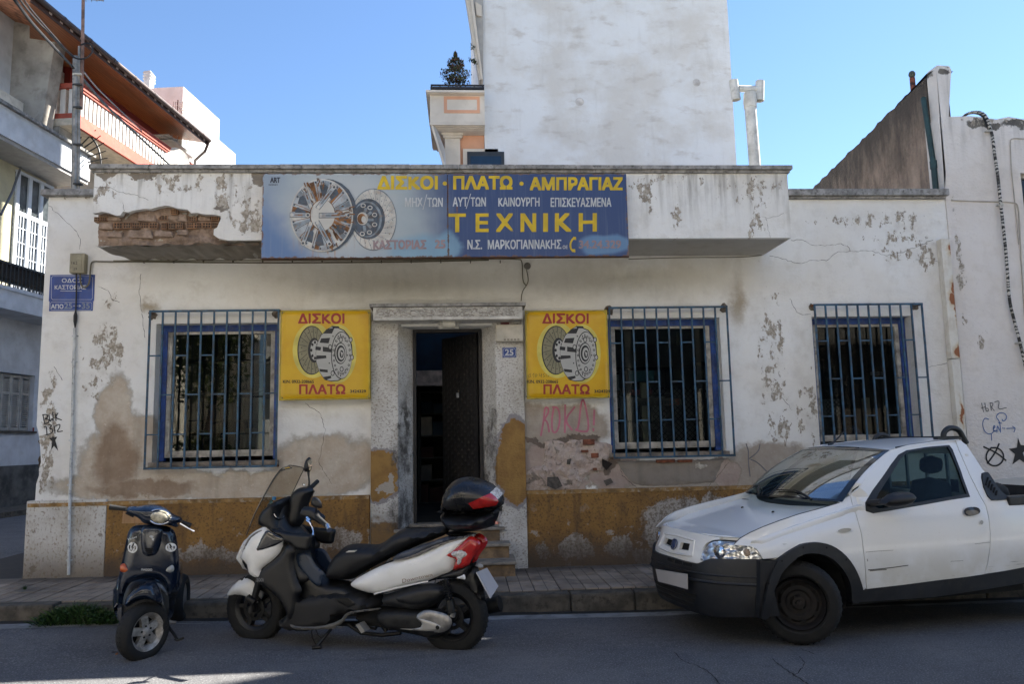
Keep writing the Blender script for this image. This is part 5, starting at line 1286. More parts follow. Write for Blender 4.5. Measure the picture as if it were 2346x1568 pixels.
block('white two storey house across the street at right', 8.3, 18, 8, OY, simple('opp_brown', (.17, .14, .11), .85), 2)  # unseen wall, colour darkened to dim the reflection in the right window
block('apartment block at the far left across the street', -30, -15.2, 8.5, OY, WC[1], 4)
mb = MB()
for k in range(60): mb.box((.4+k*.13, OY+.0, 4.801), (.4+k*.13+.07, OY+1.1, 4.86))
mb.box((.35, OY+.001, 4.76), (8.2, OY+1.1, 4.80)); t_ = mb.build('corrugated_canopy', simple('corrugated', (.5, .5, .48), .5), None); tag(t_, 'corrugated canopy sticking out from the workshop across the street', 'canopy')
mb = MB(); rr = random.Random(4)
tr = thing('street_tree', 'leafy tree in the gap between the houses across the street', 'tree', (-6.4, OY+.6, 0))
mb.tube([(-6.4, OY+.6, 0), (-6.35, OY+.6, 2.0), (-6.2, OY+.5, 3.4)], [.14, .11, .05], 8); mb.build('trunk', BARK, tr); mb = MB()
for _ in range(5200):
    k = rr.choice(((-6.3, 3.4, 1.0), (-5.9, 4.4, .8), (-6.9, 4.2, .8), (-6.3, 5.1, .7), (-6.4, 1.2, .8), (-5.4, .9, .7), (-7.1, .9, .6)))
    d = Vector((rr.gauss(0, 1), rr.gauss(0, 1), rr.gauss(0, 1))).normalized()*k[2]*rr.random()**.4; c = Vector((k[0], OY+.9, k[1]))+d; s = Vector((rr.gauss(0, 1), rr.gauss(0, 1), rr.gauss(0, 1))).normalized()*.07; q = s.orthogonal()*.6; mb.add([c-s, c-q, c+s, c+q], [(0, 1, 2, 3)])
mb.build('crown', simple('tree_leaf', (.09, .12, .025), .6, var=.5, nscale=10), tr, recalc=False)
# tall block beyond the right edge of the picture: its shade lies on the pickup
xo = max(at(2346, 0, 3.2).x, at(2346, 700, 3.2).x)+.25
block('tall apartment block beyond the right neighbour', xo, 22, 17, .4, WC[1], 5, dep=2.8, face=1)
# ================================================================ SIGNS AND FITTINGS ON THE SHOP
# ---- the big painted board
BY = -.95
c2 = crop(700, 450, 3.91); c3 = crop(1250, 450, 3.6092)
def bq(px, py, off=0.0): return at(px, py, BY-off)
TL, TR, BL, BR = (602.6, 396), (1434, 399.5), (597.6, 590.5), (1442.4, 588.5)
tl, tr, bl_, br = (bq(*q) for q in (TL, TR, BL, BR))
bx0 = (tl.x+bl_.x)/2; bx1 = (tr.x+br.x)/2; bz0 = (bl_.z+br.z)/2; bz1 = (tl.z+tr.z)/2; bxm = bq(1026, 490).x
def bm(px, py):                                  # picture point -> fraction across / up the board
    u0 = (px-(597.6+(602.6-597.6)*(590.5-py)/194.5)); w_ = (1442.4+(1434-1442.4)*(588.5-py)/189)-(597.6+5*(590.5-py)/194.5)
    return u0/w_, (590.0-py)/(590-397.5)
def bp(px, py, off=0.0):
    u, v = bm(px, py); return Vector((bx0+(bx1-bx0)*u, BY-off, bz0+(bz1-bz0)*v))
g = G('sign_board_paint'); p = g.pos(); xz = g.sep(p)
U = g.M('DIVIDE', g.M('SUBTRACT', xz[0], bx0), bx1-bx0); V_ = g.M('DIVIDE', g.M('SUBTRACT', xz[2], bz0), bz1-bz0)
nz = g.noise(p, 2.5, 4, .5)
Un = g.M('ADD', U, g.M('MULTIPLY', g.M('SUBTRACT', nz, .5), .10)); Vn = g.M('ADD', V_, g.M('MULTIPLY', g.M('SUBTRACT', nz, .5), .16))
pale = (.33, .38, .40); blue = (.020, .050, .150); mid = (.085, .165, .33); sky_ = (.17, .31, .42)
c = g.mix(g.step(Un, .37, .53), pale, blue)
c = g.mix(g.M('MULTIPLY', g.step(Un, .12, .02), g.step(Vn, .95, .35, .35, 1)), c, mid)
c = g.mix(g.M('MULTIPLY', g.step(Un, .42, .05), g.step(Vn, .32, .02, 0, .9)), c, mid)
def ell(cx, cz, rx, rz):
    return g.M('SUBTRACT', 1, g.V('LENGTH', g.new('ShaderNodeCombineXYZ', (g.M('DIVIDE', g.M('SUBTRACT', Un, cx), rx), 0.0, g.M('DIVIDE', g.M('SUBTRACT', Vn, cz), rz))).outputs[0]))
c = g.mix(g.step(ell(.205, .5, .20, .75), 0, .6, 0, .85), c, (.44, .46, .46))
c = g.mix(g.step(ell(.42, .08, .11, .20), -.1, .5, 0, .85), c, sky_)
c = g.mix(g.step(ell(.50, .13, .045, .20), -.1, .4, 0, .8), c, sky_)
c = g.mix(g.step(ell(.92, .13, .08, .14), -.05, .3, 0, .75), c, (.13, .26, .42))
ru = g.noise(g.scale(p, (9, 1, 1.4)), 2.4, 5, .65)
lowm = g.step(V_, .30, .02, 0, 1); disc = g.step(g.M('SUBTRACT', ell(.17, .30, .12, .45), 0), 0, .3)
c = g.mix(g.M('MULTIPLY', g.step(ru, .50, .66, 0, .8), g.M('MULTIPLY', disc, lowm)), c, (.36, .17, .05))
edge = g.M('MINIMUM', g.M('MINIMUM', V_, g.M('SUBTRACT', 1, V_)), g.M('MULTIPLY', g.M('MINIMUM', U, g.M('SUBTRACT', 1, U)), 4))
edge = g.M('MINIMUM', edge, g.M('MULTIPLY', g.M('ABSOLUTE', g.M('SUBTRACT', U, (bxm-bx0)/(bx1-bx0))), 6))
c = g.mix(g.step(g.M('ADD', edge, g.M('MULTIPLY', g.noise(p, 14, 5, .7), .12)), .062, .075, .9, 0), c, (.13, .06, .03))
c = g.mix(g.step(g.noise(g.scale(p, (26, 1, 1)), 1.2, 4, .6), .48, .8, 0, .16), c, (.3, .34, .38))
BOARD = g.fin(c, .42, 0, g.bump(g.noise(g.scale(p, (60, 1, 6)), 1, 2), .15, .002))
RUSTP = simple('rust_edge', (.12, .055, .03), .85, var=.4, nscale=12)
sign = thing('shop_sign', 'long blue painted metal board with yellow Greek lettering and two clutch discs', 'sign', ((bx0+bx1)/2, BY, bz0))
for a, b in ((bx0, bxm-.002), (bxm+.002, bx1)):
    mb = MB(); mb.box((a, BY, bz0), (b, BY+.035, bz1)); mb.build('metal_sheet', BOARD, sign, bevel=.004)
mb = MB(); mb.box((bx0-.004, BY+.0355, bz0-.006), (bx1+.004, BY+.06, bz1+.006)); mb.build('backing_frame', RUSTP, sign)
mb = MB()
for x in (bx0+.3, bxm, bx1-.3): mb.box((x, BY+.061, bz1-.10), (x+.04, PY-.0005, bz1-.06))
mb.build('mounting', RUSTP, sign)
YEL = simple('sign_yellow', (.60, .41, .008), .5, var=.12, nscale=6); WHI = simple('sign_white', (.50, .52, .53), .5, var=.1, nscale=6, dirt=((.45, .36, .26), .3)); FAD = simple('sign_faded_red', (.30, .215, .22), .6, var=.1); FADY = simple('faded_stroke', (.42, .43, .40), .6)
def line(txt, x0, x1, y0, y1, m, name='lettering', bold=.0, par=None, P=None, off=.004, cr=None, y0b=None, y1b=None):
    f = cr or (lambda x, y: (x, y)); P = P or bp; mb = MB(); y0b = y0 if y0b is None else y0b; y1b = y1 if y1b is None else y1b
    text_quad(mb, txt, P(*f(x0, y0), off), P(*f(x1, y0b), off), P(*f(x0, y1), off), P(*f(x1, y1b), off), bold=bold)
    return mb.build(name, m, par or sign, recalc=False)
line('ΔΙΣΚΟΙ', 1548, 2236, 248, 410, YEL, bold=.045, cr=c2)
line('ΠΛΑΤΩ', 240, 868, 228, 378, YEL, bold=.045, cr=c3); line('ΑΜΠΡΑΓΙΑΖ', 1052, 2052, 243, 386, YEL, bold=.045, cr=c3)
for cr, x, y in ((c3, 152, 312), (c3, 965, 314)):
    mb = MB(); c0 = bp(*cr(x, y), .004); mb.add([c0]+[c0+Vector((math.cos(k*.5236)*.024, 0, math.sin(k*.5236)*.024)) for k in range(12)], [(0, k+1, (k+1) % 12+1) for k in range(12)]); mb.build('dot', YEL, sign, recalc=False)
line('ΜΗΧ', 1862, 2062, 502, 608, WHI, bold=.02, cr=c2); line('ΤΩΝ', 2115, 2292, 502, 608, WHI, bold=.02, cr=c2)
line('ΑΥΤ', 235, 392, 460, 558, WHI, bold=.02, cr=c3); line('ΤΩΝ', 424, 586, 460, 558, WHI, bold=.02, cr=c3)
line('ΚΑΙΝΟΥΡΓΗ', 718, 1158, 462, 560, WHI, bold=.02, cr=c3); line('ΕΠΙΣΚΕΥΑΣΜΕΝΑ', 1276, 1930, 466, 564, WHI, bold=.02, cr=c3)
for cr, a, b in ((c2, (2110, 466), (2066, 638)), (c3, (424, 424), (378, 580))):
    mb = MB(); stroke(mb, [cr(*a), cr(*b)], .008, lambda x, y: bp(x, y, .004)); mb.build('slash', WHI, sign, recalc=False)
for ch, x0, x1 in (('Τ', 190, 374), ('Ε', 476, 616), ('Χ', 692, 878), ('Ν', 954, 1122), ('Ι', 1196, 1248), ('Κ', 1322, 1500), ('Η', 1578, 1774)):
    line(ch, x0, x1, 632, 830, YEL, bold=.035, cr=c3)
line('Ν.Σ.', 390, 546, 912, 1012, WHI, bold=.02, cr=c3); line('ΜΑΡΚΟΓΙΑΝΝΑΚΗΣ', 606, 1392, 912, 1012, WHI, bold=.02, cr=c3); line('ΟΕ', 1406, 1460, 975, 1012, WHI, bold=.02, cr=c3)
line('ΚΑΣΤΟΡΙΑΣ', 1500, 2105, 985, 1092, FAD, bold=.04, cr=c2); line('25', 2200, 2322, 985, 1085, FAD, bold=.04, cr=c2); line('34.24.329', 1580, 2036, 922, 1010, FAD, bold=.03, cr=c3)
mb = MB(); stroke(mb, smoothpoly([c3(*q) for q in [(1542, 900), (1515, 905), (1492, 945), (1488, 985), (1500, 1022), (1532, 1040)]], 2, False), .020, lambda x, y: bp(x, y, .004))
for q in ((1532, 902), (1524, 1032)): a = bp(*c3(*q), .004); mb.add([a+Vector((-.02, 0, -.012)), a+Vector((.02, 0, -.018)), a+Vector((.018, 0, .018)), a+Vector((-.012, 0, .02))], [(0, 1, 2, 3)])
mb.build('handset', YEL, sign, recalc=False)
DKP = simple('dark_paint', (.02, .025, .045), .5)
line('ART', 350, 462, 268, 330, DKP, bold=.03, cr=c2); line('522563', 332, 432, 345, 360, DKP, bold=.02, cr=c2)
# the painted pressure plate and disc (flat artwork on the board)
STEEL = simple('paint_steel', (.36, .39, .41), .5, var=.2, nscale=9, dirt=((.30, .15, .05), .5)); STEELD = simple('paint_slate', (.055, .075, .10), .5, var=.3, nscale=12, dirt=((.2, .11, .05), .5)); STEELL = simple('paint_pale', (.52, .50, .45), .5, var=.15, nscale=9, dirt=((.38, .2, .08), .35)); RUSTA = simple('paint_rust', (.22, .095, .03), .7, var=.4, nscale=14); MIDG = simple('paint_mid', (.20, .24, .27), .5, var=.25, nscale=12, dirt=((.28, .14, .05), .6)); HUBW = simple('paint_cream', (.52, .50, .45), .5, var=.06)
AM = [STEEL, STEELD, STEELL, RUSTA, MIDG, HUBW, simple('outline_ink', (.05, .055, .065), .6)]
def epoly(cx, cy, rx, ry, a0=0, a1=360, n=40, tilt=0):
    o = []
    for k in range(n+1):
        a = R(a0+(a1-a0)*k/n); x = math.cos(a)*rx; y = -math.sin(a)*ry; o.append((cx+x*math.cos(tilt)-y*math.sin(tilt), cy+x*math.sin(tilt)+y*math.cos(tilt)))
    return o
class Art:
    def __init__(s, cr, P): s.cr = cr; s.P = P; s.mb = MB()
    def poly(s, pts, lay, m):
        q = [s.P(*s.cr(*p), .003+.0006*lay) for p in pts]; s.mb.add(q, [tuple(range(len(q)))], m)
    def ell(s, cx, cy, rx, ry, lay, m, **k):
        pts = epoly(cx, cy, rx, ry, **k)[:-1]; s.poly(pts, lay, m)
    def ring(s, cx, cy, r0, r1, asp, lay, m, a0=0, a1=360, n=40):
        A_ = epoly(cx, cy, r0, r0*asp, a0, a1, n); B_ = epoly(cx, cy, r1, r1*asp, a0, a1, n)
        q = [s.P(*s.cr(*p), .003+.0006*lay) for p in A_+B_]; s.mb.add(q, [(i, i+1, n+2+i, n+1+i) for i in range(n)], m)
    def lines(s, L, w, lay, m):
        for l in L: stroke(s.mb, [s.cr(*q) for q in l], w, lambda x, y: s.P(x, y, .003+.0006*lay), m)
    def done(s, name, mats, par): return s.mb.build(name, mats, par, recalc=False)
def pol(cx, cy, r, a, asp): return (cx+math.cos(R(a))*r, cy-math.sin(R(a))*r*asp)
A = Art(c2, bp)
# disc (right, behind)
cx, cy, asp = 1500, 750, 1.36; cxd = 1505
A.ell(cxd, cy, 258, 352, 0, 2); A.ring(cxd, cy, 252, 262, 1.36, 1, 4)
for k in range(22):
    a = k*360/22+5; A.lines([[pol(cxd-20, cy, 150, a, 1.45), pol(cxd-5, cy, 252, a+16, 1.37)]], .004, 2, 4)
    q = pol(cxd, cy, 215, a+10, 1.38); A.ell(*q, 6, 8, 3, 4, n=8)
    q = pol(cxd, cy, 175, a+4, 1.38); A.ell(*q, 6, 8, 3, 4, n=8)
A.ell(1445, 745, 190, 232, 4, 1, n=40); A.ell(1435, 748, 165, 205, 5, 4, n=40); A.ell(1425, 752, 150, 190, 6, 1, n=40)
for a in (95, 58, 20, -20, -62, -100): x, y = pol(1400, 755, 125, a, 1.3); A.ell(x, y, 30, 26, 7, 2, n=10); A.ell(x, y, 20, 16, 8, 1, n=8)
for a in (75, 38, 0, -40, -80): A.lines([[pol(1390, 755, 62, a, 1.25), pol(1390, 755, 105, a, 1.25)]], .030, 8, 4)
A.ell(1382, 742, 62, 74, 9, 2, n=24); A.ell(1372, 745, 48, 60, 10, 3, n=20); A.ell(1395, 752, 26, 40, 11, 5, n=16)
# pressure plate (left, in front)
A.poly([(1000, 288), (1060, 300), (1150, 340), (1230, 410), (1290, 520), (1325, 660), (1322, 780), (1280, 900), (1210, 1000), (1120, 1080), (1040, 1112), (960, 1118), (960, 288)], 12, 1)
cx, cy, rx = 925, 702, 350; asp = 1.18
A.ell(cx, cy, 352, 415, 13, 2, n=48); A.ell(cx, cy, 340, 402, 14, 0, n=48)
rr = random.Random(12)
for k in range(24):
    a = k*15+4; m = (2, 4, 0, 3)[k % 4] if rr.random() < .8 else 3
    A.poly([pol(cx, cy, 120, a-4, asp), pol(cx, cy, 120, a+4, asp), pol(cx, cy, 335, a+5, asp), pol(cx, cy, 335, a-4, asp)], 15, m)
    A.lines([[pol(cx, cy, 125, a+6, asp), pol(cx, cy, 330, a+6.5, asp)]], .006, 16, 6 if k % 2 else 3)
    q = pol(cx, cy, 322, a+8, asp); A.ell(*q, 11, 12, 17, 1, n=8)
for k in range(8):
    a = k*45+(12 if k % 2 else -6); A.poly([pol(cx, cy, 180, a-5, asp), pol(cx, cy, 190, a+5, asp), pol(cx, cy, 290, a+11, asp), pol(cx, cy, 300, a-2, asp), pol(cx, cy, 280, a-10, asp)], 18, 1)
A.ell(cx+10, cy, 145, 178, 19, 3, n=36); A.ell(cx+12, cy, 136, 170, 20, 2, n=36); A.ell(cx+18, cy, 122, 175, 21, 5, n=36)
for p0, p1, w in (((890, 615), (1065, 385), .055), ((915, 708), (1225, 706), .06), ((880, 790), (1010, 1030), .055), ((800, 800), (715, 1020), .05), ((800, 600), (735, 410), .05), ((590, 700), (770, 703), .055)):
    A.lines([[p0, p1]], w, 22, 1); A.lines([[p0, p1]], w*.8, 23, 0); A.lines([[(p0[0]*.8+p1[0]*.2, p0[1]*.8+p1[1]*.2), (p0[0]*.2+p1[0]*.8, p0[1]*.2+p1[1]*.8)]], w*.42, 24, 4); A.lines([[(p0[0]*.6+p1[0]*.4, p0[1]*.6+p1[1]*.4), (p0[0]*.35+p1[0]*.65, p0[1]*.35+p1[1]*.65)]], w*.2, 25, 3); A.ell(*p1, 26, 26, 24, 2, n=12); A.ell(p1[0], p1[1], 15, 15, 25, 1, n=10); A.ell(*p0, 16, 24, 25, 2, n=12)
for k in range(70):
    a = rr.uniform(-75, 20) if k < 45 else rr.uniform(80, 130); r = rr.uniform(150, 330); A.lines([[pol(cx, cy, r, a, asp), pol(cx, cy, r+rr.uniform(15, 60), a+rr.uniform(-2, 2), asp)]], rr.uniform(.004, .016), 26, 3)
A.done('clutch_painting', AM, sign)
mb = MB(); rr = random.Random(3)
for cr, x, y, r in ((c2, 1105, 255, 12), (c2, 1172, 293, 10), (c2, 293, 562, 8), (c2, 280, 942, 7), (c3, 215, 322, 12), (c3, 1022, 290, 14), (c3, 1322, 585, 14), (c3, 180, 605, 12), (c3, 898, 1015, 13), (c3, 2068, 468, 7), (c3, 1460, 300, 9), (c3, 216, 630, 10), (c3, 2085, 792, 7), (c2, 2022, 288, 8), (c3, 285, 580, 10)):
    c0 = bp(*cr(x, y), .0075); s = .0016*r/8*.6; mb.add([c0]+[c0+Vector((math.cos(k*.7854)*s*1.3*rr.uniform(.5, 1.3), 0, math.sin(k*.7854)*s*2*rr.uniform(.5, 1.4))) for k in range(8)], [(0, k+1, (k+1) % 8+1) for k in range(8)])
for cr, x, y, l in ((c3, 280, 560, 110),):
    a = bp(*cr(x, y), .0072); b = bp(*cr(x+2, y+l), .0072); mb.add([a+Vector((-.006, 0, 0)), a+Vector((.006, 0, 0)), b], [(0, 1, 2)])
mb.build('rust_spots', RUSTA, sign, kind='stuff', recalc=False)

# ---- two yellow light boxes
YBOX = G('yellow_acrylic'); p = YBOX.obj(); 
n = YBOX.noise(YBOX.pos(), 3, 4); c = YBOX.mix(YBOX.step(n, .3, .7), (.58, .32, .003), (.66, .40, .006))
YBOX = YBOX.fin(c, .32, 0); YED = simple('yellow_edge', (.40, .29, .01), .4, var=.15, dirt=((.12, .09, .03), .4))
REDL = simple('red_letter', (.32, .018, .014), .45); INK = simple('ink', (.010, .010, .012), .5); ARTG = simple('art_grey', (.42, .41, .38), .5, var=.05); ARTD = simple('art_mid', (.22, .20, .12), .5); GLOW = simple('pale_yellow_paint', (.62, .52, .10), .4)
c7 = crop(800, 850, 2.091)
def yellow(cr, X0, Y0, X1, Y1, label, dx, extra):
    SY = -.16
    a = at(*cr(X0, Y0), SY); b = at(*cr(X1, Y1), SY)
    t = thing('yellow_sign', label, 'sign', ((a.x+b.x)/2, 0, b.z))
    mb = MB(); mb.box((a.x+.012, SY+.02, b.z+.012), (b.x-.012, -.0005, a.z-.012)); mb.build('box', YED, t)
    mb = MB(); mb.box((a.x, SY+.0, b.z), (b.x, SY+.0195, a.z)); mb.build('rim', YED, t, bevel=.006)
    o = [(a.x+.03, a.z-.03), (b.x-.03, a.z-.03), (b.x-.03, b.z+.03), (a.x+.03, b.z+.03)]
    mb = MB(); r_ = .05; rc = []
    for (qx, qz, s0) in ((b.x-.02-r_, a.z-.02-r_, 0), (a.x+.02+r_, a.z-.02-r_, 90), (a.x+.02+r_, b.z+.02+r_, 180), (b.x-.02-r_, b.z+.02+r_, 270)):
        rc += [(qx+math.cos(R(s0+k*22.5))*r_, qz+math.sin(R(s0+k*22.5))*r_) for k in range(5)]
    puff(mb, rc, lambda x, z, h: (x, SY-.0005-h, z), .018, .05, step=.05, both=False); mb.build('face', YBOX, t, smooth=60)
    F_ = SY-.0195
    def P(px, py, off=0.0): return at(px, py, F_)+Vector((0, -off, 0))
    L = lambda txt, x0, x1, y0, y1, m, bold=.03: line(txt, x0+dx, x1+dx, y0, y1, m, par=t, P=P, cr=cr, bold=bold, off=.001)
    L('ΔΙΣΚΟΙ', 148, 432, 138, 202, REDL, .035); L('ΠΛΑΤΩ', 155, 437, 572, 633, REDL, .035)
    L('KIN. 0932-208665', 56, 245, 546, 566, INK, .02); L('3424329', 466, 563, 606, 624, INK, .03)
    D = Art(lambda x, y: cr(x+dx, y), lambda x, y, off: P(x, y, off*.5))
    D.ell(240, 365, 125, 170, 0, 4, n=36); D.ell(390, 385, 115, 180, 0, 4, n=36)
    D.ell(232, 364, 88, 150, 1, 0, n=40); D.ell(234, 364, 83, 144, 2, 2, n=40)
    for k in range(18):
        q0 = pol(240, 364, 40, k*20, 1.7); q1 = pol(234, 364, 81, k*20+6, 1.74); D.lines([[q0, q1]], .005, 3, 0)
        D.ell(*pol(236, 364, 66, k*20+12, 1.72), 3, 4, 4, 0, n=6)
    D.ell(247, 364, 38, 76, 4, 0, n=28); D.ell(252, 364, 28, 62, 5, 1, n=24)
    for k in range(8): D.ell(*pol(252, 364, 22, k*45, 2.2), 7, 10, 6, 0, n=8)
    # cover plate
    body = [(360, 215), (395, 225), (430, 240), (460, 275), (478, 330), (482, 390), (474, 440), (455, 490), (430, 530), (395, 552), (350, 556), (310, 545), (280, 500), (260, 440), (256, 380), (266, 320), (290, 270), (325, 235)]
    D.poly(body, 7, 0); D.poly([(360+(x-362)*.965, 386+(y-386)*.97) for x, y in body], 8, 1)
    D.poly([(325, 238), (365, 228), (385, 250), (350, 300), (330, 320), (292, 300), (300, 268)], 9, 1)
    for q in ([(322, 236), (372, 226), (356, 262), (300, 262)], [(290, 292), (345, 288), (335, 322), (280, 318)], [(262, 396), (320, 396), (322, 412), (258, 420)], [(278, 478), (330, 484), (330, 500), (284, 496)], [(300, 528), (350, 520), (352, 534), (318, 546)], [(300, 342), (360, 352), (360, 378), (300, 372)], [(256, 340), (290, 345), (286, 366), (254, 362)], [(352, 215), (398, 218), (402, 230), (362, 230)]): D.poly(q, 10, 0)
    D.ell(414, 395, 64, 146, 9, 0, n=36); D.ell(416, 395, 61, 141, 10, 1, n=36)
    for k in range(22): D.ell(*pol(416, 395, 50, k*16.4, 2.28), 6.5, 7.5, 11, 0, n=8); D.ell(*pol(416, 395, 50, k*16.4, 2.28), 3, 4, 12, 1, n=6)
    for k in range(16): D.ell(*pol(378 if k % 2 else 408, 395, 42, k*22.5, 3.0), 4, 5, 11, 0, n=6)
    D.ell(408, 383, 38, 66, 13, 0, n=28); D.ell(410, 383, 33, 60, 14, 1, n=28); D.ell(410, 384, 27, 50, 15, 0, n=24); D.ell(413, 385, 20, 38, 16, 1, n=20); D.ell(415, 388, 12, 24, 17, 0, n=16); D.poly([(408, 372), (424, 380), (416, 408)], 18, 1)
    for q in ((470, 300), (478, 408), (360, 505), (410, 300), (415, 480), (345, 345)): D.ell(*q, 12, 17, 13, 0, n=10); D.ell(*q, 8, 12, 14, 1, n=10)
    D.done('clutch_picture', [INK, ARTG, ARTD, ARTG, GLOW], t)
    for q in ((X0+10, Y0+12), (X1-10, Y0+12), (X0+10, Y1-8), (X1-10, Y1-8)):
        c0 = P(*cr(*q)); c0.y = SY-.0005; mb = MB(); mb.lathe([(0, .009), (.006, .007), (.007, 0)], c0, (0, -1, 0), 8); mb.build('screw', simple('screw_dark', (.1, .08, .03), .5), t)
    return t, P
ys1, P1 = yellow(c7, 40, 120, 590, 663, 'yellow plastic clutch sign between the left window and the door pillar', 0, None)
ys2, P2 = yellow(c7, 1534, 122, 2056, 655, 'yellow plastic clutch sign over the pink graffiti, right of the door', 1492, 1)
mb = MB()
for l in ([(1572, 505), (1555, 518), (1558, 530), (1570, 525), (1568, 515)], [(1580, 515), (1590, 505), (1588, 530)], [(1600, 508), (1610, 515), (1600, 528), (1598, 512)], [(1622, 505), (1622, 520), (1636, 518), (1634, 505), (1634, 530)], [(1655, 505), (1644, 512), (1656, 524), (1646, 528)], [(1664, 508), (1664, 526)], [(1675, 508), (1684, 520), (1674, 526), (1680, 508)], [(1692, 512), (1700, 520), (1712, 516)]):
    stroke(mb, [c7(*q) for q in l], .004, lambda x, y: P2(x, y, .001))
mb.build('scribbled_number', simple('biro', (.10, .08, .03), .7), ys2, recalc=False)

# ---- fittings round the door
t = thing('door_lamp', 'oval white bulkhead lamp over the open door', 'lamp', at(1028, 742, -.1)); c0 = at(1028, 742, -.16)
mb = MB(); mb.tube([c0+Vector((-.085, 0, 0)), c0+Vector((-.07, 0, 0)), c0+Vector((.07, 0, 0)), c0+Vector((.085, 0, 0))], [.018, .05, .05, .018], 12); 
for v_ in mb.v: v_.z = c0.z+(v_.z-c0.z)*.95
mb.build('glass_cover', simple('opal_glass', (.55, .53, .46), .3), t, smooth=True)
mb = MB(); mb.box((c0.x-.12, -.11, c0.z-.055), (c0.x+.12, -.068, c0.z+.058)); mb.build('base', simple('lamp_base', (.45, .44, .40), .6), t, bevel=.01)
t = thing('alarm_box', 'cream alarm box with a dark red lamp on top, right of the door', 'alarm', at(1166, 780, -.1)); a = at(1136, 744, -.17); b = at(1199, 782, -.17)
mb = MB(); mb.box((a.x, -.17, b.z), (b.x, -.071, a.z)); mb.build('case', simple('cream_plastic', (.50, .45, .36), .5, var=.1, dirt=((.3, .25, .18), .4)), t, bevel=.008)
mb = MB()
for k in range(5): mb.box((a.x+.09+k*.04, -.172, b.z+.012), (a.x+.115+k*.04, -.1705, b.z+.028))
mb.build('vent_slots', simple('slot', (.2, .18, .14), .8), t, kind='stuff')
mb = MB(); mb.box((a.x+.06, -.15, a.z+.001), (a.x+.16, -.09, a.z+.03)); mb.build('red_lens', simple('red_lens', (.10, .012, .012), .3), t, bevel=.008)
def plaque(name, label, x0, y0, x1, y1, cr, txts, Y=-.006, border=None, m=None, par=None):
    a = at(*cr(x0, y0), Y); b = at(*cr(x1, y1), Y); t = thing(name, label, 'sign', (a.x, Y, b.z)); EN = m or simple('blue_enamel', (.018, .06, .26), .35, var=.15, nscale=5, dirt=((.1, .1, .14), .25))
    mb = MB(); mb.box((a.x, Y, b.z), (b.x, Y+.005, a.z)); mb.build('plate', EN, t)
    P = lambda px, py, off=0.0: at(px, py, Y)+Vector((0, -off, 0))
    for tx, q0, q1, r0, r1, mm, bo in txts: line(tx, q0, q1, r0, r1, mm, par=t, P=P, cr=cr, bold=bo, off=.0015)
    if border:
        mb = MB(); e, w = border
        for l in ([(x0+e, y0+e+8), (x0+e, y1-e-8)], [(x1-e, y0+e+8), (x1-e, y1-e-8)], [(x0+e+8, y0+e), (x1-e-8, y0+e)], [(x0+e+8, y1-e), (x1-e-8, y1-e)], [(x0+e, y0+e+8), (x0+e+8, y0+e)], [(x1-e-8, y0+e), (x1-e, y0+e+8)], [(x0+e, y1-e-8), (x0+e+8, y1-e)], [(x1-e-8, y1-e), (x1-e, y1-e-8)]): stroke(mb, [cr(*q) for q in l], w, lambda x, y: P(x, y, .0015))
        mb.build('border', ENW, t, recalc=False)
    return t, P
ENW = simple('enamel_white', (.50, .52, .54), .4); ENF = simple('enamel_faded', (.20, .24, .30), .5)
plaque('house_number', 'small blue enamel number 25 plate under the alarm box', 1396, 348, 1482, 407, c7, [('25', 1412, 1464, 358, 396, ENW, .03)], Y=-.079, border=(5, .004))
c6_ = crop(0, 700, 2.0906)
_, PS = plaque('street_sign', 'blue enamel street name plate with two lines of Greek lettering', 306, 217, 573, 376, c6_, [('ΟΔΟΣ', 378, 502, 238, 264, ENW, .02), ('ΚΑΣΤΟΡΙΑΣ', 334, 527, 279, 306, ENW, .02)], border=(8, .004))
mb = MB(); stroke(mb, [c6_(370, 315), c6_(498, 315)], .006, lambda x, y: PS(x, y, .0015)); mb.build('underline', ENW, _, recalc=False)
_, PS = plaque('street_sign', 'narrow blue enamel plate with numbers 25 to 35 below the street name', 302, 379, 566, 436, c6_, [('ΑΠΟ', 312, 388, 396, 424, ENW, .03), ('25', 393, 442, 388, 424, ENF, .03), ('35', 500, 549, 388, 424, ENF, .03)], border=(5, .0035))
mb = MB(); stroke(mb, [c6_(448, 406), c6_(490, 406)], .006, lambda x, y: PS(x, y, .0015)); stroke(mb, [c6_(482, 399), c6_(494, 406), c6_(482, 413)], .006, lambda x, y: PS(x, y, .0015)); mb.build('arrow', ENW, _, recalc=False)
# meter box, its cable and conduit
a = at(*c6_(427, 84), -.09); b = at(*c6_(512, 204), -.09)
t = thing('junction_box', 'beige electricity box numbered 162 above the street sign', 'box', (a.x, 0, b.z)); mb = MB(); mb.box((a.x, -.09, b.z), (b.x, -.001, a.z)); BEI = simple('beige_metal', (.32, .285, .19), .55, var=.15, nscale=7, dirt=((.12, .10, .07), .4)); mb.build('case', BEI, t, bevel=.01)
mb = MB(); mb.box((a.x+.03, -.094, b.z+.015), (b.x-.03, -.0905, a.z-.02)); mb.build('cover', BEI, t, bevel=.003)
P = lambda px, py, off=0.0: at(px, py, -.094)+Vector((0, -off, 0))
line('162', 437, 473, 134, 152, INK, par=t, P=P, cr=c6_, bold=.0, off=.001); line('19', 454, 470, 172, 188, INK, par=t, P=P, cr=c6_, off=.001)
cable('service_cable', [at(*c6_(466, 205), -.05), at(*c6_(467, 290), -.035), at(*c6_(465, 380), -.03), at(*c6_(462, 450), -.03)], .008, 'black cable running down over the street sign')
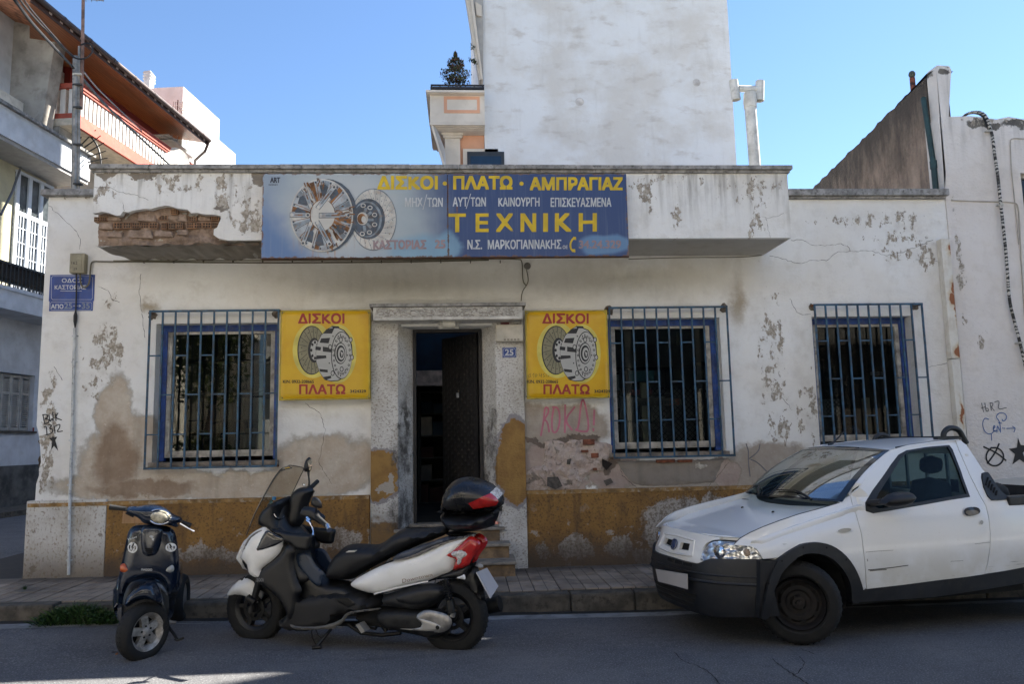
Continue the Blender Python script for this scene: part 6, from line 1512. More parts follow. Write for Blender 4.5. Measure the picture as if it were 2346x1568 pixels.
mb = MB(); mb.tube([at(*c6_(462, 440), -.03), at(*c6_(461, 465), -.03), at(*c6_(459, 500), -.03), at(*c6_(459, 545), -.02)], [.010, .022, .020, .006], 8); tag(mb.build('cable_sleeve', CAB, smooth=True), 'black tapering sleeve hanging below the number plate', 'cable')
KHAKI = simple('khaki_cable', (.13, .115, .075), .7, var=.2)
cable('service_cable', [at(*c6_(490, 206), -.05), at(*c6_(490, 270), -.04), at(*c6_(515, 300), -.04), at(*c6_(548, 270), -.04), at(*c6_(552, 150), -.03), at(*c6_(572, 132), -.02), at(*c6_(620, 136), -.018), at(330, 600, -.018), at(600, 603, -.018), at(900, 601, -.018), at(1120, 596, -.018)], .009, 'khaki cable looping from the beige box along the wall under the parapet', m=KHAKI, n=8)
cable('service_cable', [at(260, 598, -.02), at(500, 597, -.02), at(900, 597, -.02), at(1190, 592, -.02), at(1197, 600, -.02), at(1197, 645, -.02), at(1206, 655, -.02)], .007, 'thin khaki wire running right then down to the round junction by the canopy', m=KHAKI)
cable('service_cable', [at(1206, 618, -.03), at(1211, 640, -.03), at(1208, 652, -.03), at(1196, 668, -.02), at(1194, 690, -.02)], .006, 'short wire twisting down from the round junction to the canopy', m=KHAKI)
mb = MB(); mb.lathe([(0, .042), (.03, .040), (.036, .03), (.036, 0)], at(1208, 610, 0), (0, -1, 0), 14); tag(mb.build('round_junction', simple('old_grey_plastic', (.14, .13, .115), .7), smooth=35), 'small round grey junction disc below the big sign', 'box')
cl = MB()
for x in range(330, 1190, 68): c0 = at(x, 600, -.012); cl.box((c0.x-.006, -.028, c0.z-.016), (c0.x+.006, -.001, c0.z+.016))
tag(cl.build('cable_clips', simple('clip', (.09, .08, .06), .7), kind='stuff'), 'row of small clips')
cable('service_cable', [at(1440, 594, -.016), at(1560, 590, -.016), at(1700, 590, -.016), at(1745, 585, -.016)], .005, 'fine wire under the right end of the parapet', m=KHAKI)
# white conduit down the left corner
WCON = simple('painted_conduit', (.55, .56, .55), .6, var=.1, nscale=8, dirt=((.07, .06, .05), .75))
t = thing('conduit', 'white painted conduit running down the left corner to the pavement', 'pipe', at(155, 1315, -.08))
pts = [at(171, 752, -.03), at(170, 800, -.03), at(165, 1000, -.03), at(160, 1140, -.035), at(160, 1150, -.07), at(157, 1318, -.07)]
mb = MB(); mb.tube(pts, .0165, 10); mb.build('pipe', WCON, t, smooth=True)
for q in ((171, 770), (169, 830), (163, 1010), (159.5, 1112), (157, 1285)):
    c0 = at(*q, -.03 if q[1] < 1140 else -.07); mb = MB(); mb.lathe([(-.012, .02), (.012, .02)], c0, (0, 0, 1), 10); mb.box((c0.x-.035, c0.y+.012, c0.z-.008), (c0.x+.035, c0.y+.017, c0.z+.008)); mb.build('clamp', WCON, t)
# rusty white rainwater channel at right
g = G('rusty_duct'); p = g.pos(); xz = g.sep(p); n = g.noise(g.scale(p, (1, 1, .6)), 9, 6, .7)
f = g.blobs(g.V('ADD', p, g.scale(g.V('SUBTRACT', g.new('ShaderNodeTexNoise', {'Vector': p, 'Scale': 9.0, 'Detail': 5.0}).outputs[1], (.5, .5, .5)), (.12, 0, .2))), [B(2170, 575, 12, 14), B(2174, 662, 8, 18), B(2173, 690, 9, 16), B(2186, 808, 14, 13), B(2176, 640, 4, 40), B(2193, 948, 4, 30), B(2180, 720, 5, 40)])
c = g.mix(g.step(n, .4, .7), (.68, .65, .58), (.55, .50, .42)); c = g.mix(g.step(f, -.6, 0, 0, .5), c, (.50, .36, .16)); c = g.mix(g.step(f, .0, .3), c, (.26, .085, .025))
DUCT = g.fin(c, .6)
t = thing('rain_channel', 'white rust streaked square rain channel on the wall right of the third window', 'pipe', at(2190, 1290, -.05))
sec = [((2161, 549), (2171, 660)), ((2173, 652), (2186, 822)), ((2187, 824), (2197, 960)), ((2197, 955), (2213, 1120)), ((2213, 1115), (2222, 1280))]
xq = [at(*q[0], -.06).x for q in sec]; x_0 = sum(at(*q, -.06).x for s_ in sec for q in s_)/10
for k, (q0, q1) in enumerate(sec):
    z1_q = at(*q0, -.06).z; z0_q = at(*q1, -.06).z; w = .058-.0025*k; mb = MB(); mb.box((x_0-w, -.10+.003*k, z0_q), (x_0+w, -.001, z1_q)); mb.build('duct_section', DUCT, t, bevel=.008)
# taped cable on the neighbour and thin conduits
TAPE = G('taped_cable'); p = TAPE.pos(); xz = TAPE.sep(p)
st = TAPE.M('SINE', TAPE.M('ADD', TAPE.M('MULTIPLY', xz[2], 130), TAPE.M('MULTIPLY', TAPE.noise(p, 9, 3), 18))); msk = TAPE.step(TAPE.noise(TAPE.scale(p, (0, 0, 1)), 2.4, 2), .42, .48)
c = TAPE.mix(TAPE.M('MULTIPLY', TAPE.step(st, -.2, .1), msk), (.012, .012, .012), (.52, .49, .44)); TAPE = TAPE.fin(c, .6)
tc = [(2213, 263), (2228, 258), (2245, 259), (2258, 266), (2264, 275)]
cable('taped_cable', [at(2210, 264, .5), at(2225, 257, .3), at(2243, 256, .1), at(2258, 263, -.05), at(2266, 285, -.05), at(2275, 315, -.05), at(2278, 350, -.05), at(2286, 400, -.05), at(2294, 480, -.05), at(2303, 560, -.05), at(2308, 620, -.05), at(2312, 690, -.05), at(2325, 740, -.05), at(2338, 790, -.05), at(2352, 850, -.05)], .018, 'thick black cable with spiral white tape hanging over the neighbour parapet', m=TAPE, n=10)
cable('taped_cable', [at(2204, 268, .5), at(2222, 259, .35), at(2242, 260, .1), at(2255, 270, -.04), at(2262, 290, -.04)], .012, 'second black cable arching over the neighbour parapet', m=CAB, n=8)
for q in ((2268, 300), (2294, 470), (2338, 786)): 
    c0 = at(*q, -.05); mb = MB(); mb.box((c0.x-.05, -.055, c0.z-.008), (c0.x+.03, -.013, c0.z+.008)); mb.lathe([(-.012, .026), (.012, .026)], c0, (0, 0, 1), 10); o = tag(mb.build('cable_clamp', simple('clamp_light', (.5, .48, .42), .5)), 'pale metal clamp holding the taped cable, %s' % ('topmost of three' if q[1] < 350 else 'middle of three' if q[1] < 600 else 'lowest of three'), 'clamp', 'clamps on the taped cable')
cable('thin_conduit', [at(2180, 459, -.02), at(2230, 461, -.02), at(2320, 463, -.02), at(2333, 468, -.02), at(2336, 520, -.02), at(2342, 640, -.02), at(2352, 780, -.02)], .008, 'thin beige conduit running along the neighbour wall then down', m=simple('beige_conduit', (.42, .38, .32), .7))
cable('thin_conduit', [at(2346, 318, -.02), at(2316, 316, -.02), at(2314, 330, -.02), at(2318, 400, -.02), at(2326, 470, -.02), at(2334, 560, -.02)], .006, 'fine wire squaring the corner beside the neighbour window', m=simple('beige_conduit'))
mb = MB(); mb.tube([at(2110, 362-60, 99) if 0 else at(2106, 455, .1), at(2106, 458, .1)], .01, 5)
# plywood board behind the dark scooter
PLY = G('plywood'); p = PLY.pos(); n = PLY.noise(PLY.scale(p, (9, 1, .9)), 3, 5, .6); c = PLY.mix(PLY.step(n, .3, .7), (.46, .27, .13), (.33, .185, .085)); PLY = PLY.fin(c, .7)
q0, q1, q2, q3 = at(268, 1318, -.10), at(345, 1318, -.10), at(345, 1160, -.05), at(284, 1160, -.05)
q0 = atz(266, 1320, pz(-3.7)); yb = q0.y; mb = MB(); mb.hexa([(q0.x, yb, pz(-3.7)+.004), (q0.x+.34, yb, pz(-3.7)+.004), (q0.x+.34, yb+.012, pz(-3.7)+.004), (q0.x, yb+.012, pz(-3.7)+.004)]+[(at(282, 1160, -.07).x, -.058, at(282, 1165, -.07).z), (q0.x+.36, -.058, at(282, 1165, -.07).z), (q0.x+.36, -.046, at(282, 1165, -.07).z), (at(282, 1160, -.07).x, -.046, at(282, 1165, -.07).z)])
tag(mb.build('plywood_board', PLY), 'orange brown plywood sheet leaning on the plinth behind the dark scooter', 'board')

# ---- graffiti, painted strokes on the walls
BLKP = simple('black_spray', (.012, .012, .014), .6); PNKP = simple('pink_spray', (.50, .16, .22), .7); BLUP = simple('blue_spray', (.03, .12, .34), .6); GRYP = simple('grey_marker', (.13, .13, .13), .7); FNTP = simple('faint_marker', (.17, .165, .17), .8)
def graf(name, lines, w, m, cr, par, Y=0.0, fills=()):
    mb = MB(); Y -= .003; f = lambda x, y: at(x, y, Y)
    for i, l in enumerate(lines):
        pts = [cr(*q) for q in l]
        if len(pts) > 2: pts = smoothpoly(pts, 2, False)
        stroke(mb, pts, w, lambda x, y, i=i: at(x, y, Y-.0003*i))
    for k, fl in enumerate(fills): q = [at(*cr(*p_), Y-.001-.0004*k) for p_ in fl]; mb.add(q, [tuple(range(len(q)))])
    return mb.build(name, m, par, recalc=False)
def star(cx, cy, r, rot=0, asp=1.0): return [(cx+math.sin(R(rot+36*k))*(r if k % 2 == 0 else r*.42), cy-math.cos(R(rot+36*k))*(r if k % 2 == 0 else r*.42)*asp) for k in range(10)]
graf('graffiti', [[(262, 1072), (272, 1125)], [(260, 1072), (290, 1070), (292, 1090), (270, 1098), (300, 1100), (298, 1120), (272, 1128)], [(300, 1078), (306, 1120), (318, 1090), (326, 1118), (322, 1055)], [(338, 1068), (342, 1108)], [(354, 1062), (336, 1090), (376, 1104)],
                  [(268, 1148), (284, 1140), (286, 1190)], [(296, 1136), (318, 1134), (300, 1158), (322, 1160), (318, 1186), (280, 1196)], [(330, 1140), (336, 1186)], [(340, 1140), (366, 1128), (366, 1150), (344, 1178), (382, 1172)]], .011, BLKP, c6_, shop, fills=[[(298, 1215), (318, 1212), (322, 1198), (330, 1210), (350, 1206), (338, 1228), (356, 1294), (330, 1262), (312, 1288), (318, 1234)]])
graf('graffiti', [[(1632, 885), (1650, 790), (1655, 715), (1675, 715), (1680, 745), (1650, 790), (1672, 800), (1682, 862)], [(1712, 712), (1698, 780), (1700, 870), (1735, 862), (1750, 780), (1738, 715), (1704, 712)], [(1780, 700), (1778, 866)], [(1838, 712), (1775, 790), (1822, 852)], [(1845, 852), (1862, 840), (1878, 670), (1898, 668), (1932, 860), (1880, 862), (1845, 852)], [(1958, 732), (1955, 820)], [(1952, 845), (1953, 856)]], .022, PNKP, c7, shop)
graf('graffiti', [[(1255, 1172), (1275, 1230), (1270, 1300), (1285, 1420)], [(1360, 1175), (1350, 1230), (1270, 1290)], [(1290, 1290), (1340, 1310), (1415, 1385)]], .014, FNTP, crop(1700, 850, 2.6132), shop)
graf('graffiti', [[(1615, 1120), (1630, 1188)], [(1612, 1160), (1640, 1150)], [(1640, 1120), (1650, 1185), (1668, 1180), (1665, 1160), (1648, 1160)], [(1680, 1118), (1690, 1175)], [(1680, 1118), (1702, 1120), (1700, 1140), (1688, 1148), (1712, 1178)], [(1715, 1112), (1755, 1100), (1735, 1172), (1805, 1155)]], .009, GRYP, cR2, nb_b, -.014)
graf('graffiti', [[(1670, 1245), (1640, 1232), (1620, 1270), (1632, 1330), (1665, 1360), (1700, 1350), (1708, 1330)], [(1690, 1355), (1692, 1405)], [(1705, 1320), (1720, 1300), (1708, 1290), (1702, 1325), (1720, 1340)], [(1732, 1345), (1735, 1285), (1752, 1330)], [(1760, 1345), (1755, 1260), (1722, 1225), (1750, 1192), (1800, 1200), (1808, 1240), (1780, 1262), (1772, 1245)], [(1715, 1330), (1735, 1330)], [(1808, 1314), (1872, 1312)], [(1850, 1298), (1874, 1312), (1862, 1342)], [(1776, 1312), (1780, 1312)], [(1788, 1313), (1792, 1313)], [(1745, 1270), (1770, 1275)]], .010, BLUP, cR2, nb_b, -.014)
graf('graffiti', [[(1632, 1455), (1730, 1500), (1800, 1558)], [(1748, 1432), (1720, 1500), (1660, 1580)], [(1690, 1462), (1740, 1462), (1782, 1500), (1782, 1560), (1740, 1600), (1690, 1600), (1650, 1560), (1652, 1500), (1690, 1462)]], .020, BLKP, cR2, nb_b, -.014)
graf('graffiti', [], .02, BLKP, cR2, nb_b, -.014, fills=[[(1893, 1385), (1915, 1440), (1990, 1450), (1930, 1500), (1960, 1590), (1905, 1550), (1850, 1590), (1870, 1510), (1822, 1470), (1885, 1460)]])
# ================================================================ VEHICLES
c4 = crop(620, 1300, 2.4122)
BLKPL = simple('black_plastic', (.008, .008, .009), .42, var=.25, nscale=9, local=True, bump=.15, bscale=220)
BLKGL = simple('black_gloss', (.008, .008, .010), .12, var=.1, local=True, coat=.6)
BLKMT = simple('black_matt', (.012, .012, .013), .65, var=.25, nscale=8, local=True, bump=.2, bscale=160)
RUB = simple('tyre_rubber', (.007, .007, .007), .8, var=.25, nscale=10, local=True, dirt=((.022, .019, .016), .45))
WHTP = simple('white_body_paint', (.78, .78, .77), .22, var=.03, nscale=3, local=True, coat=.6, dirt=((.55, .53, .48), .25))
CHR = simple('chrome', (.7, .7, .72), .12, 1.0, var=.05, local=True)
ALU = simple('dull_aluminium', (.32, .31, .30), .42, .8, var=.2, nscale=14, local=True)
DKMET = simple('dark_metal', (.022, .022, .022), .5, .5, var=.3, nscale=14, local=True)
SEATM = simple('seat_vinyl', (.008, .008, .009), .55, var=.2, nscale=12, local=True, bump=.3, bscale=180)
BLUEGR = simple('blue_grey_plastic', (.05, .06, .085), .35, var=.2, local=True)
REDLENS = simple('red_lens_bright', (.42, .015, .012), .10, var=.15, nscale=30, local=True, coat=.8)
CLEARL = simple('clear_lens', (.55, .53, .52), .10, var=.3, nscale=60, local=True, coat=.8)
PLATEM = simple('blank_plate', (.42, .41, .42), .5, var=.04, local=True)
HOLE = simple('deep_black', (.004, .004, .004), .9, var=.05)

class Frame:
    """vehicle frame: u along (picture right), v towards the camera, w up"""
    def __init__(s, O, ang):
        s.O = Vector(O); s.ang = ang; s.U = Vector((math.cos(ang), math.sin(ang), 0)); s.V = Vector((math.sin(ang), -math.cos(ang), 0))
    def loc(s, px, py, v=0.0):                   # picture point on the plane v -> local (u, w)
        d = ray(px, py); t = ((s.O+s.V*v-CAM).dot(s.V))/d.dot(s.V); p = CAM+d*t-s.O; return (p.dot(s.U), p.z)
    def root(s, name, label, cat):
        return thing(name, label, cat, s.O, s.ang)
# local object axes: x = u, y = -v (right handed), z = w
def L3(u, w, v): return (u, -v, w)
def wheel(par, cx, R_, W_, cy=0.0, spokes=5, rimr=.62, tyre_m=None, rim_m=None, steer=None, name='wheel', hubr=.045, spw=.035, steelrim=False):
    """parts: wheel > tyre, rim ; axis along y"""
    wl = thing(name, None, None); wl.parent = par; wl.location = (cx, cy, R_)
    mb = MB(); h = W_/2; pr = []
    for a in range(-90, 91, 15): pr.append((h*math.sin(R(a)), R_-.5*h+.5*h*math.cos(R(a))*1.0))
    pr = [(-h*.72, R_*rimr+.012), (-h*.98, R_*(rimr+.10))]+[(h*.98*math.sin(R(a)), R_-h*.62+h*.62*math.cos(R(a))) for a in range(-80, 81, 16)]+[(h*.98, R_*(rimr+.10)), (h*.72, R_*rimr+.012)]
    mb.lathe(pr, (0, 0, 0), (0, 1, 0), 56)
    mb.build('tyre', tyre_m or RUB, wl, smooth=50, local=True)
    mb = MB(); n = 44; tr = []                     # tread grooves standing as thin blocks
    for k in range(n):
        a = k*2*math.pi/n
        for sg in (-1, 1):
            p = Vector((math.cos(a)*R_*.999, sg*h*.28, math.sin(a)*R_*.999)); q = Vector((math.cos(a+.06)*(R_-h*.25), sg*h*.78, math.sin(a+.06)*(R_-h*.25)))
            mb.bar(p, q, .011, .007, up=(math.cos(a), 0, math.sin(a)))
    mb.build('tread', simple('tread_block', (.009, .009, .009), .85, var=.2), wl, local=True, kind='stuff')
    return wl
def alloy(wl, R_, W_, rimr, m, spokes=5, hubr=.05, spw=.04, twist=.25, rim_w=.8):
    mb = MB(); h = W_/2*rim_w; ro = R_*rimr+.014
    mb.lathe([(-h, ro), (-h*.9, ro-.012), (-h*.5, ro-.03), (h*.5, ro-.03), (h*.9, ro-.012), (h, ro), (h*.9, ro+.004), (-h*.9, ro+.004)], (0, 0, 0), (0, 1, 0), 48, closed=True)
    for k in range(spokes):
        a = k*2*math.pi/spokes+.3
        p0 = Vector((math.cos(a), 0, math.sin(a)))*hubr*.7; p1 = Vector((math.cos(a+twist), 0, math.sin(a+twist)))*(ro-.02)
        t = (p1-p0).normalized(); s = Vector((0, 1, 0)).cross(t)
        mb.hexa([p0-s*spw*.75+Vector((0, -h*.45, 0)), p0+s*spw*.75+Vector((0, -h*.45, 0)), p0+s*spw*.75+Vector((0, h*.45, 0)), p0-s*spw*.75+Vector((0, h*.45, 0)), p1-s*spw*.5+Vector((0, -h*.6, 0)), p1+s*spw*.5+Vector((0, -h*.6, 0)), p1+s*spw*.5+Vector((0, h*.6, 0)), p1-s*spw*.5+Vector((0, h*.6, 0))])
    mb.lathe([(-h*.6, 0.001), (-h*.6, hubr*.8), (-h*.4, hubr), (h*.4, hubr), (h*.6, hubr*.8), (h*.6, .001)], (0, 0, 0), (0, 1, 0), 24)
    return mb.build('rim', m, wl, smooth=35, local=True)

# ---------------------------------------------------------------- white maxi scooter
A0 = atz(588, 1462, -.005); A1 = atz(1040, 1487, -.005)
ang = math.atan2(A1.y-A0.y, A1.x-A0.x)
FR = Frame((A0.x, A0.y, road_z(A0.y)), ang)
sc = FR.root('maxi_scooter', 'white and black touring scooter with a tinted windscreen and black top case', 'scooter')
WB_ = (A1-A0).length
def s4(pts, v=0.0, it=1):
    q = [FR.loc(*c4(*p), v) for p in pts]; return smoothpoly(q, it) if it else q
def body(name, pts, v0, w, rad, m, par=None, it=2, step=None, smooth=55):
    """solid traced at distance v0, centred on v0, of half width w"""
    o = s4(pts, v0, it); mb = MB(); puff(mb, o, lambda x, z, h: L3(x, z, v0+h), w, rad, step=step or max(.016, rad*.5))
    return mb.build(name, m, par or sc, smooth=smooth, local=True)
def skin(name, pts, v0, w, rad, m, par=None, it=2, vin=None, step=None):
    """panel on the near side and its mirror on the far side, one shell across the bike: traced at the visible side v0"""
    fac = lambda u: 1-.45*max(0, min(1, (u-1.15)/.62))
    o = []
    for p in pts:
        v = v0
        for _ in range(5): u, w_ = FR.loc(*c4(*p), v); v = v0*fac(u)
        o.append((u, w_))
    o = smoothpoly(o, it) if it else o
    mb = MB(); puff(mb, o, lambda x, z, h: L3(x, z, v0*fac(x)+h), w, rad, step=step or max(.014, rad*.5))
    m2 = MB(); m2.v = [Vector((p.x, -p.y, p.z)) for p in mb.v]; m2.f = [tuple(reversed(f)) for f in mb.f]; m2.mi = mb.mi[:]; m2.build(name, m, par or sc, smooth=50, local=True)
    return mb.build(name, m, par or sc, smooth=50, local=True)
Rf = .275; Rr = .278
wf_ = wheel(sc, 0, Rf, .125, rimr=.60); alloy(wf_, Rf, .125, .60, BLKPL, 5, .05, .03)
wr_ = wheel(sc, WB_, Rr, .15, rimr=.58); alloy(wr_, Rr, .15, .58, BLKPL, 5, .05, .03)
for wl, xx in ((wf_, 0), (wr_, 0)):
    mb = MB(); mb.lathe([(.0, .07), (.0, .10), (.004, .10), (.004, .07)], (0, -.045, 0), (0, -1, 0), 32, closed=True); mb.build('brake_disc', DKMET, wl, smooth=35, local=True)
# fork
mb = MB(); 
for y in (-.085, .085): mb.tube([L3(0, Rf, y), L3(.10, Rf+.33, y)], [.026, .030], 12); mb.tube([L3(0, Rf-.02, y), L3(0.0, Rf+.03, y)], .036, 12)
mb.build('fork', BLKPL, sc, smooth=50, local=True)
mb = MB(); mb.tube([L3(-.02, Rf+.10, .11), L3(.05, Rf+.06, .11)], .03, 8); mb.build('brake_caliper', DKMET, sc, smooth=50, local=True)
# front mudguard
body('front_mudguard', [(107, 1072), (120, 1035), (150, 990), (190, 955), (255, 918), (310, 925), (350, 960), (358, 1050), (345, 1100), (332, 1122), (300, 1110), (262, 1080), (225, 1066), (180, 1070), (140, 1078)], .0, .095, .09, WHTP, step=.022)
mb = MB(); u_, w_ = FR.loc(*c4(320, 1086), .085); mb.lathe([(0, .018), (.006, .014), (.007, 0)], L3(u_, w_, .082), (0, -1, 0), 12); mb.build('reflector_bolt', HOLE, sc, local=True)
# core of the front (black, fills between the white side panels)
body('front_core', [(230, 800), (250, 700), (300, 620), (380, 560), (395, 470), (440, 400), (520, 372), (560, 400), (565, 520), (640, 600), (700, 650), (690, 740), (640, 740), (600, 820), (520, 900), (420, 960), (330, 940), (270, 880)], 0, .17, .14, BLKPL, step=.035)
skin('front_side_panel', [(200, 802), (208, 770), (232, 700), (262, 640), (300, 610), (345, 588), (390, 564), (402, 600), (425, 622), (510, 664), (505, 700), (490, 745), (450, 795), (400, 838), (335, 884), (362, 920), (345, 945), (300, 938), (262, 915), (248, 860), (240, 835), (215, 815)], .175, .055, .10, WHTP, step=.022)
body('front_nose', [(196, 800), (210, 760), (245, 680), (275, 632), (345, 588), (360, 640), (330, 740), (290, 850), (262, 915), (240, 850), (215, 815)], 0, .20, .16, WHTP, step=.03)
skin('indicator_panel', [(305, 756), (320, 710), (345, 660), (382, 598), (430, 628), (508, 665), (490, 690), (430, 720), (360, 748)], .225, .012, .03, BLKGL, it=1)
skin('nose_trim', [(212, 770), (225, 720), (255, 660), (300, 620), (358, 598), (345, 612), (300, 640), (262, 690), (235, 740)], .214, .010, .02, simple('grey_trim', (.14, .13, .12), .4), it=1)
# upper dash shroud
body('dash_shroud', [(385, 560), (388, 500), (400, 460), (432, 420), (480, 385), (530, 366), (556, 362), (562, 420), (545, 470), (540, 520), (570, 580), (620, 620), (560, 640), (480, 610), (420, 590)], .0, .21, .07, BLKPL, step=.03)
skin('leg_shield_side', [(390, 565), (430, 590), (520, 615), (610, 625), (690, 630), (712, 640), (700, 690), (690, 745), (645, 745), (600, 742), (560, 700), (520, 690), (505, 720), (492, 750), (440, 810), (345, 885), (360, 870), (400, 838), (450, 795), (490, 745), (512, 662), (430, 620), (400, 600)], .19, .035, .03, BLKPL, it=1)
body('leg_shield', [(520, 620), (700, 620), (700, 700), (688, 760), (720, 850), (790, 900), (800, 920), (700, 1010), (600, 1050), (480, 1000), (400, 900), (470, 780)], 0, .17, .10, BLKPL, step=.04)
# gauge pods on the dash, facing the rider
for cx_, cy_, r_, v_ in ((465, 487, .052, .12), (505, 450, .047, .02), (545, 432, .045, -.08)):
    u, w = FR.loc(*c4(cx_, cy_), v_); ax_ = Vector((.80, -.25, .42)).normalized(); c0 = Vector(L3(u, w, v_))
    mb = MB(); mb.lathe([(-.06, r_*1.05), (.0, r_*1.12), (.012, r_*1.08), (.012, r_*.94), (-.01, r_*.9)], c0, ax_, 24); gp = mb.build('gauge_pod', BLKGL, sc, smooth=50, local=True)
    mb = MB(); mb.lathe([(-.009, 0), (-.009, r_*.9)], c0, ax_, 24); mb.build('gauge_face', simple('gauge_glass', (.01, .01, .012), .08), gp, smooth=50, local=True)
    mb = MB(); mb.lathe([(.0125, r_*.93), (.016, r_*1.0), (.0125, r_*1.07)], c0, ax_, 24); mb.build('gauge_ring', CHR, gp, smooth=50, local=True)
# windscreen: curved tinted plate
TINT = glassmat('tinted_screen', (.74, .71, .64), .90, .06, 1.40, (.30, .28, .24), .8)
lo = FR.loc(*c4(268, 620), .17); lo2 = FR.loc(*c4(300, 560), .2); hi = FR.loc(*c4(560, 148), -.02)
prof = [FR.loc(*c4(*q), .0) for q in ((262, 618), (300, 540), (352, 440), (410, 330), (470, 222), (515, 158), (545, 146))]
def scr(t, k):
    # t 0..1 up, k -1..1 across
    i = min(len(prof)-2, int(t*(len(prof)-1))); f = t*(len(prof)-1)-i
    u = prof[i][0]*(1-f)+prof[i+1][0]*f; w = prof[i][1]*(1-f)+prof[i+1][1]*f
    half = .20*(1-.12*t)*(1-.55*max(0, t-.82)/.18)+.03*math.sin(math.pi*min(1, t*1.2))
    return u+.11*abs(k)**2.2*(1-.35*t), w-.02*abs(k)**2*(t), half*k
mb = MB(); mb.grid(lambda a, b: L3(*scr(a, b*2-1)), 20, 18); mb.build('windscreen', TINT, sc, smooth=True, local=True, recalc=False)
mb = MB()
for k in (-1, 1): mb.tube([L3(*[x for x in scr(t/10, k)]) for t in range(0, 11)], .0035, 5)
mb.tube([L3(*scr(1, -1+2*k/16)) for k in range(17)], .003, 5); mb.build('screen_edge', BLKPL, sc, smooth=True, local=True)
# bottle in the dash tray
u, w = FR.loc(*c4(408, 470), -.06); mb = MB(); mb.lathe([(-.06, .0), (-.06, .03), (.05, .03), (.075, .014), (.095, .014)], L3(u, w, -.06), (.1, 0, 1), 16)
bt = mb.build('water_bottle', glassmat('bottle_plastic', (.5, .7, .75), .8, .05, 1.3, (.2, .4, .45)), None, smooth=50, local=True); bt.location = FR.O; bt.rotation_euler = (0, 0, ang); tag(bt, 'small clear water bottle with a blue cap behind the scooter windscreen', 'bottle')
u, w = FR.loc(*c4(436, 378), -.06); mb = MB(); mb.lathe([(-.015, .0), (-.015, .017), (.012, .017), (.014, 0)], L3(u, w, -.06), (.1, 0, 1), 14); mb.build('bottle_cap', simple('blue_cap', (.05, .25, .5), .4), bt, smooth=50, local=True)
# handlebar cover, bars, grips, mirrors, levers
body('handlebar_cover', [(540, 520), (555, 450), (560, 370), (580, 325), (620, 302), (680, 296), (712, 310), (716, 330), (690, 380), (672, 430), (660, 480), (640, 560), (600, 590), (560, 560)], .0, .085, .06, BLKPL, step=.025)
body('switch_housing', [(620, 500), (630, 450), (660, 432), (720, 440), (760, 480), (795, 500), (795, 530), (760, 570), (730, 540), (690, 530), (650, 520)], .22, .05, .04, BLKPL, step=.018)
u0, w0 = FR.loc(*c4(738, 515), .30); u1, w1 = FR.loc(*c4(826, 598), .40)
mb = MB(); mb.tube([L3(u0-.05, w0+.03, .2), L3(u0, w0, .29), L3(u1-.02, w1+.018, .385)], [.02, .021, .019], 12); hb_ = mb.build('handlebar_grip', simple('grip_rubber', (.012, .012, .012), .7), sc, smooth=True, local=True)
mb = MB(); mb.tube([L3(u1-.03, w1+.026, .375), L3(u1+.005, w1-.004, .41)], .021, 12); mb.build('bar_end', CHR, hb_, smooth=50, local=True)
u0, w0 = FR.loc(*c4(700, 300), -.28); u1, w1 = FR.loc(*c4(742, 260), -.38)
mb = MB(); mb.tube([L3(u0-.06, w0-.05, -.1), L3(u0, w0, -.28), L3(u1, w1, -.38)], [.02, .02, .019], 12); mb.build('handlebar_grip', simple('grip_rubber'), sc, smooth=True, local=True)
lv = [FR.loc(*c4(*q), .30) for q in ((662, 535), (690, 552), (712, 580), (725, 610), (728, 636))]
mb = MB(); mb.tube([L3(u, w, .29+.012*i) for i, (u, w) in enumerate(lv)], [.010, .008, .007, .006, .010], 8); mb.tube([L3(lv[0][0]-.01, lv[0][1]+.02, .27), L3(lv[0][0]+.03, lv[0][1]-.005, .29)], .012, 8); mb.build('brake_lever', CHR, sc, smooth=True, local=True)
body('mirror_near', [(695, 425), (700, 385), (712, 365), (740, 372), (768, 400), (778, 440), (765, 452), (730, 447)], .34, .022, .035, BLKPL, it=2, step=.014).name = 'mirror'
mb = MB(); a = FR.loc(*c4(735, 470), .25); b = FR.loc(*c4(735, 440), .33); mb.tube([L3(*a, .25), L3(*b, .335)], .008, 8); mb.build('mirror_stem', BLKPL, sc, smooth=True, local=True)
body('mirror_far', [(646, 190), (650, 130), (665, 98), (685, 86), (700, 100), (706, 140), (700, 180), (684, 192), (660, 194)], -.22, .024, .035, BLKPL, it=2, step=.014).name = 'mirror'
mg_ = [FR.loc(*c4(*q), -.19) for q in ((672, 120), (690, 95), (702, 120), (703, 150), (692, 186), (680, 178))]
mb = MB(); mb.add([L3(u, w, -.194) for u, w in mg_], [tuple(range(6))]); mb.build('mirror_glass', simple('mirror_glass', (.3, .3, .3), .05, 1.0), sc, local=True)
mb = MB(); mb.tube([L3(*FR.loc(*c4(*q), -.2), -.2) for q in ((678, 190), (680, 225), (684, 262), (682, 300))], [.012, .008, .008, .011], 8); mb.tube([L3(*FR.loc(*c4(682, 296), -.2), -.2), L3(*FR.loc(*c4(650, 330), -.1), -.1)], .014, 8); mb.build('mirror_stem', BLKPL, sc, smooth=True, local=True)
mb = MB(); q = FR.loc(*c4(645, 284), -.05); mb.lathe([(0, .012), (.01, .01), (.011, 0)], L3(*q, -.05), (0, -.3, 1), 10); mb.build('reservoir_screw', CHR, sc, smooth=True, local=True)
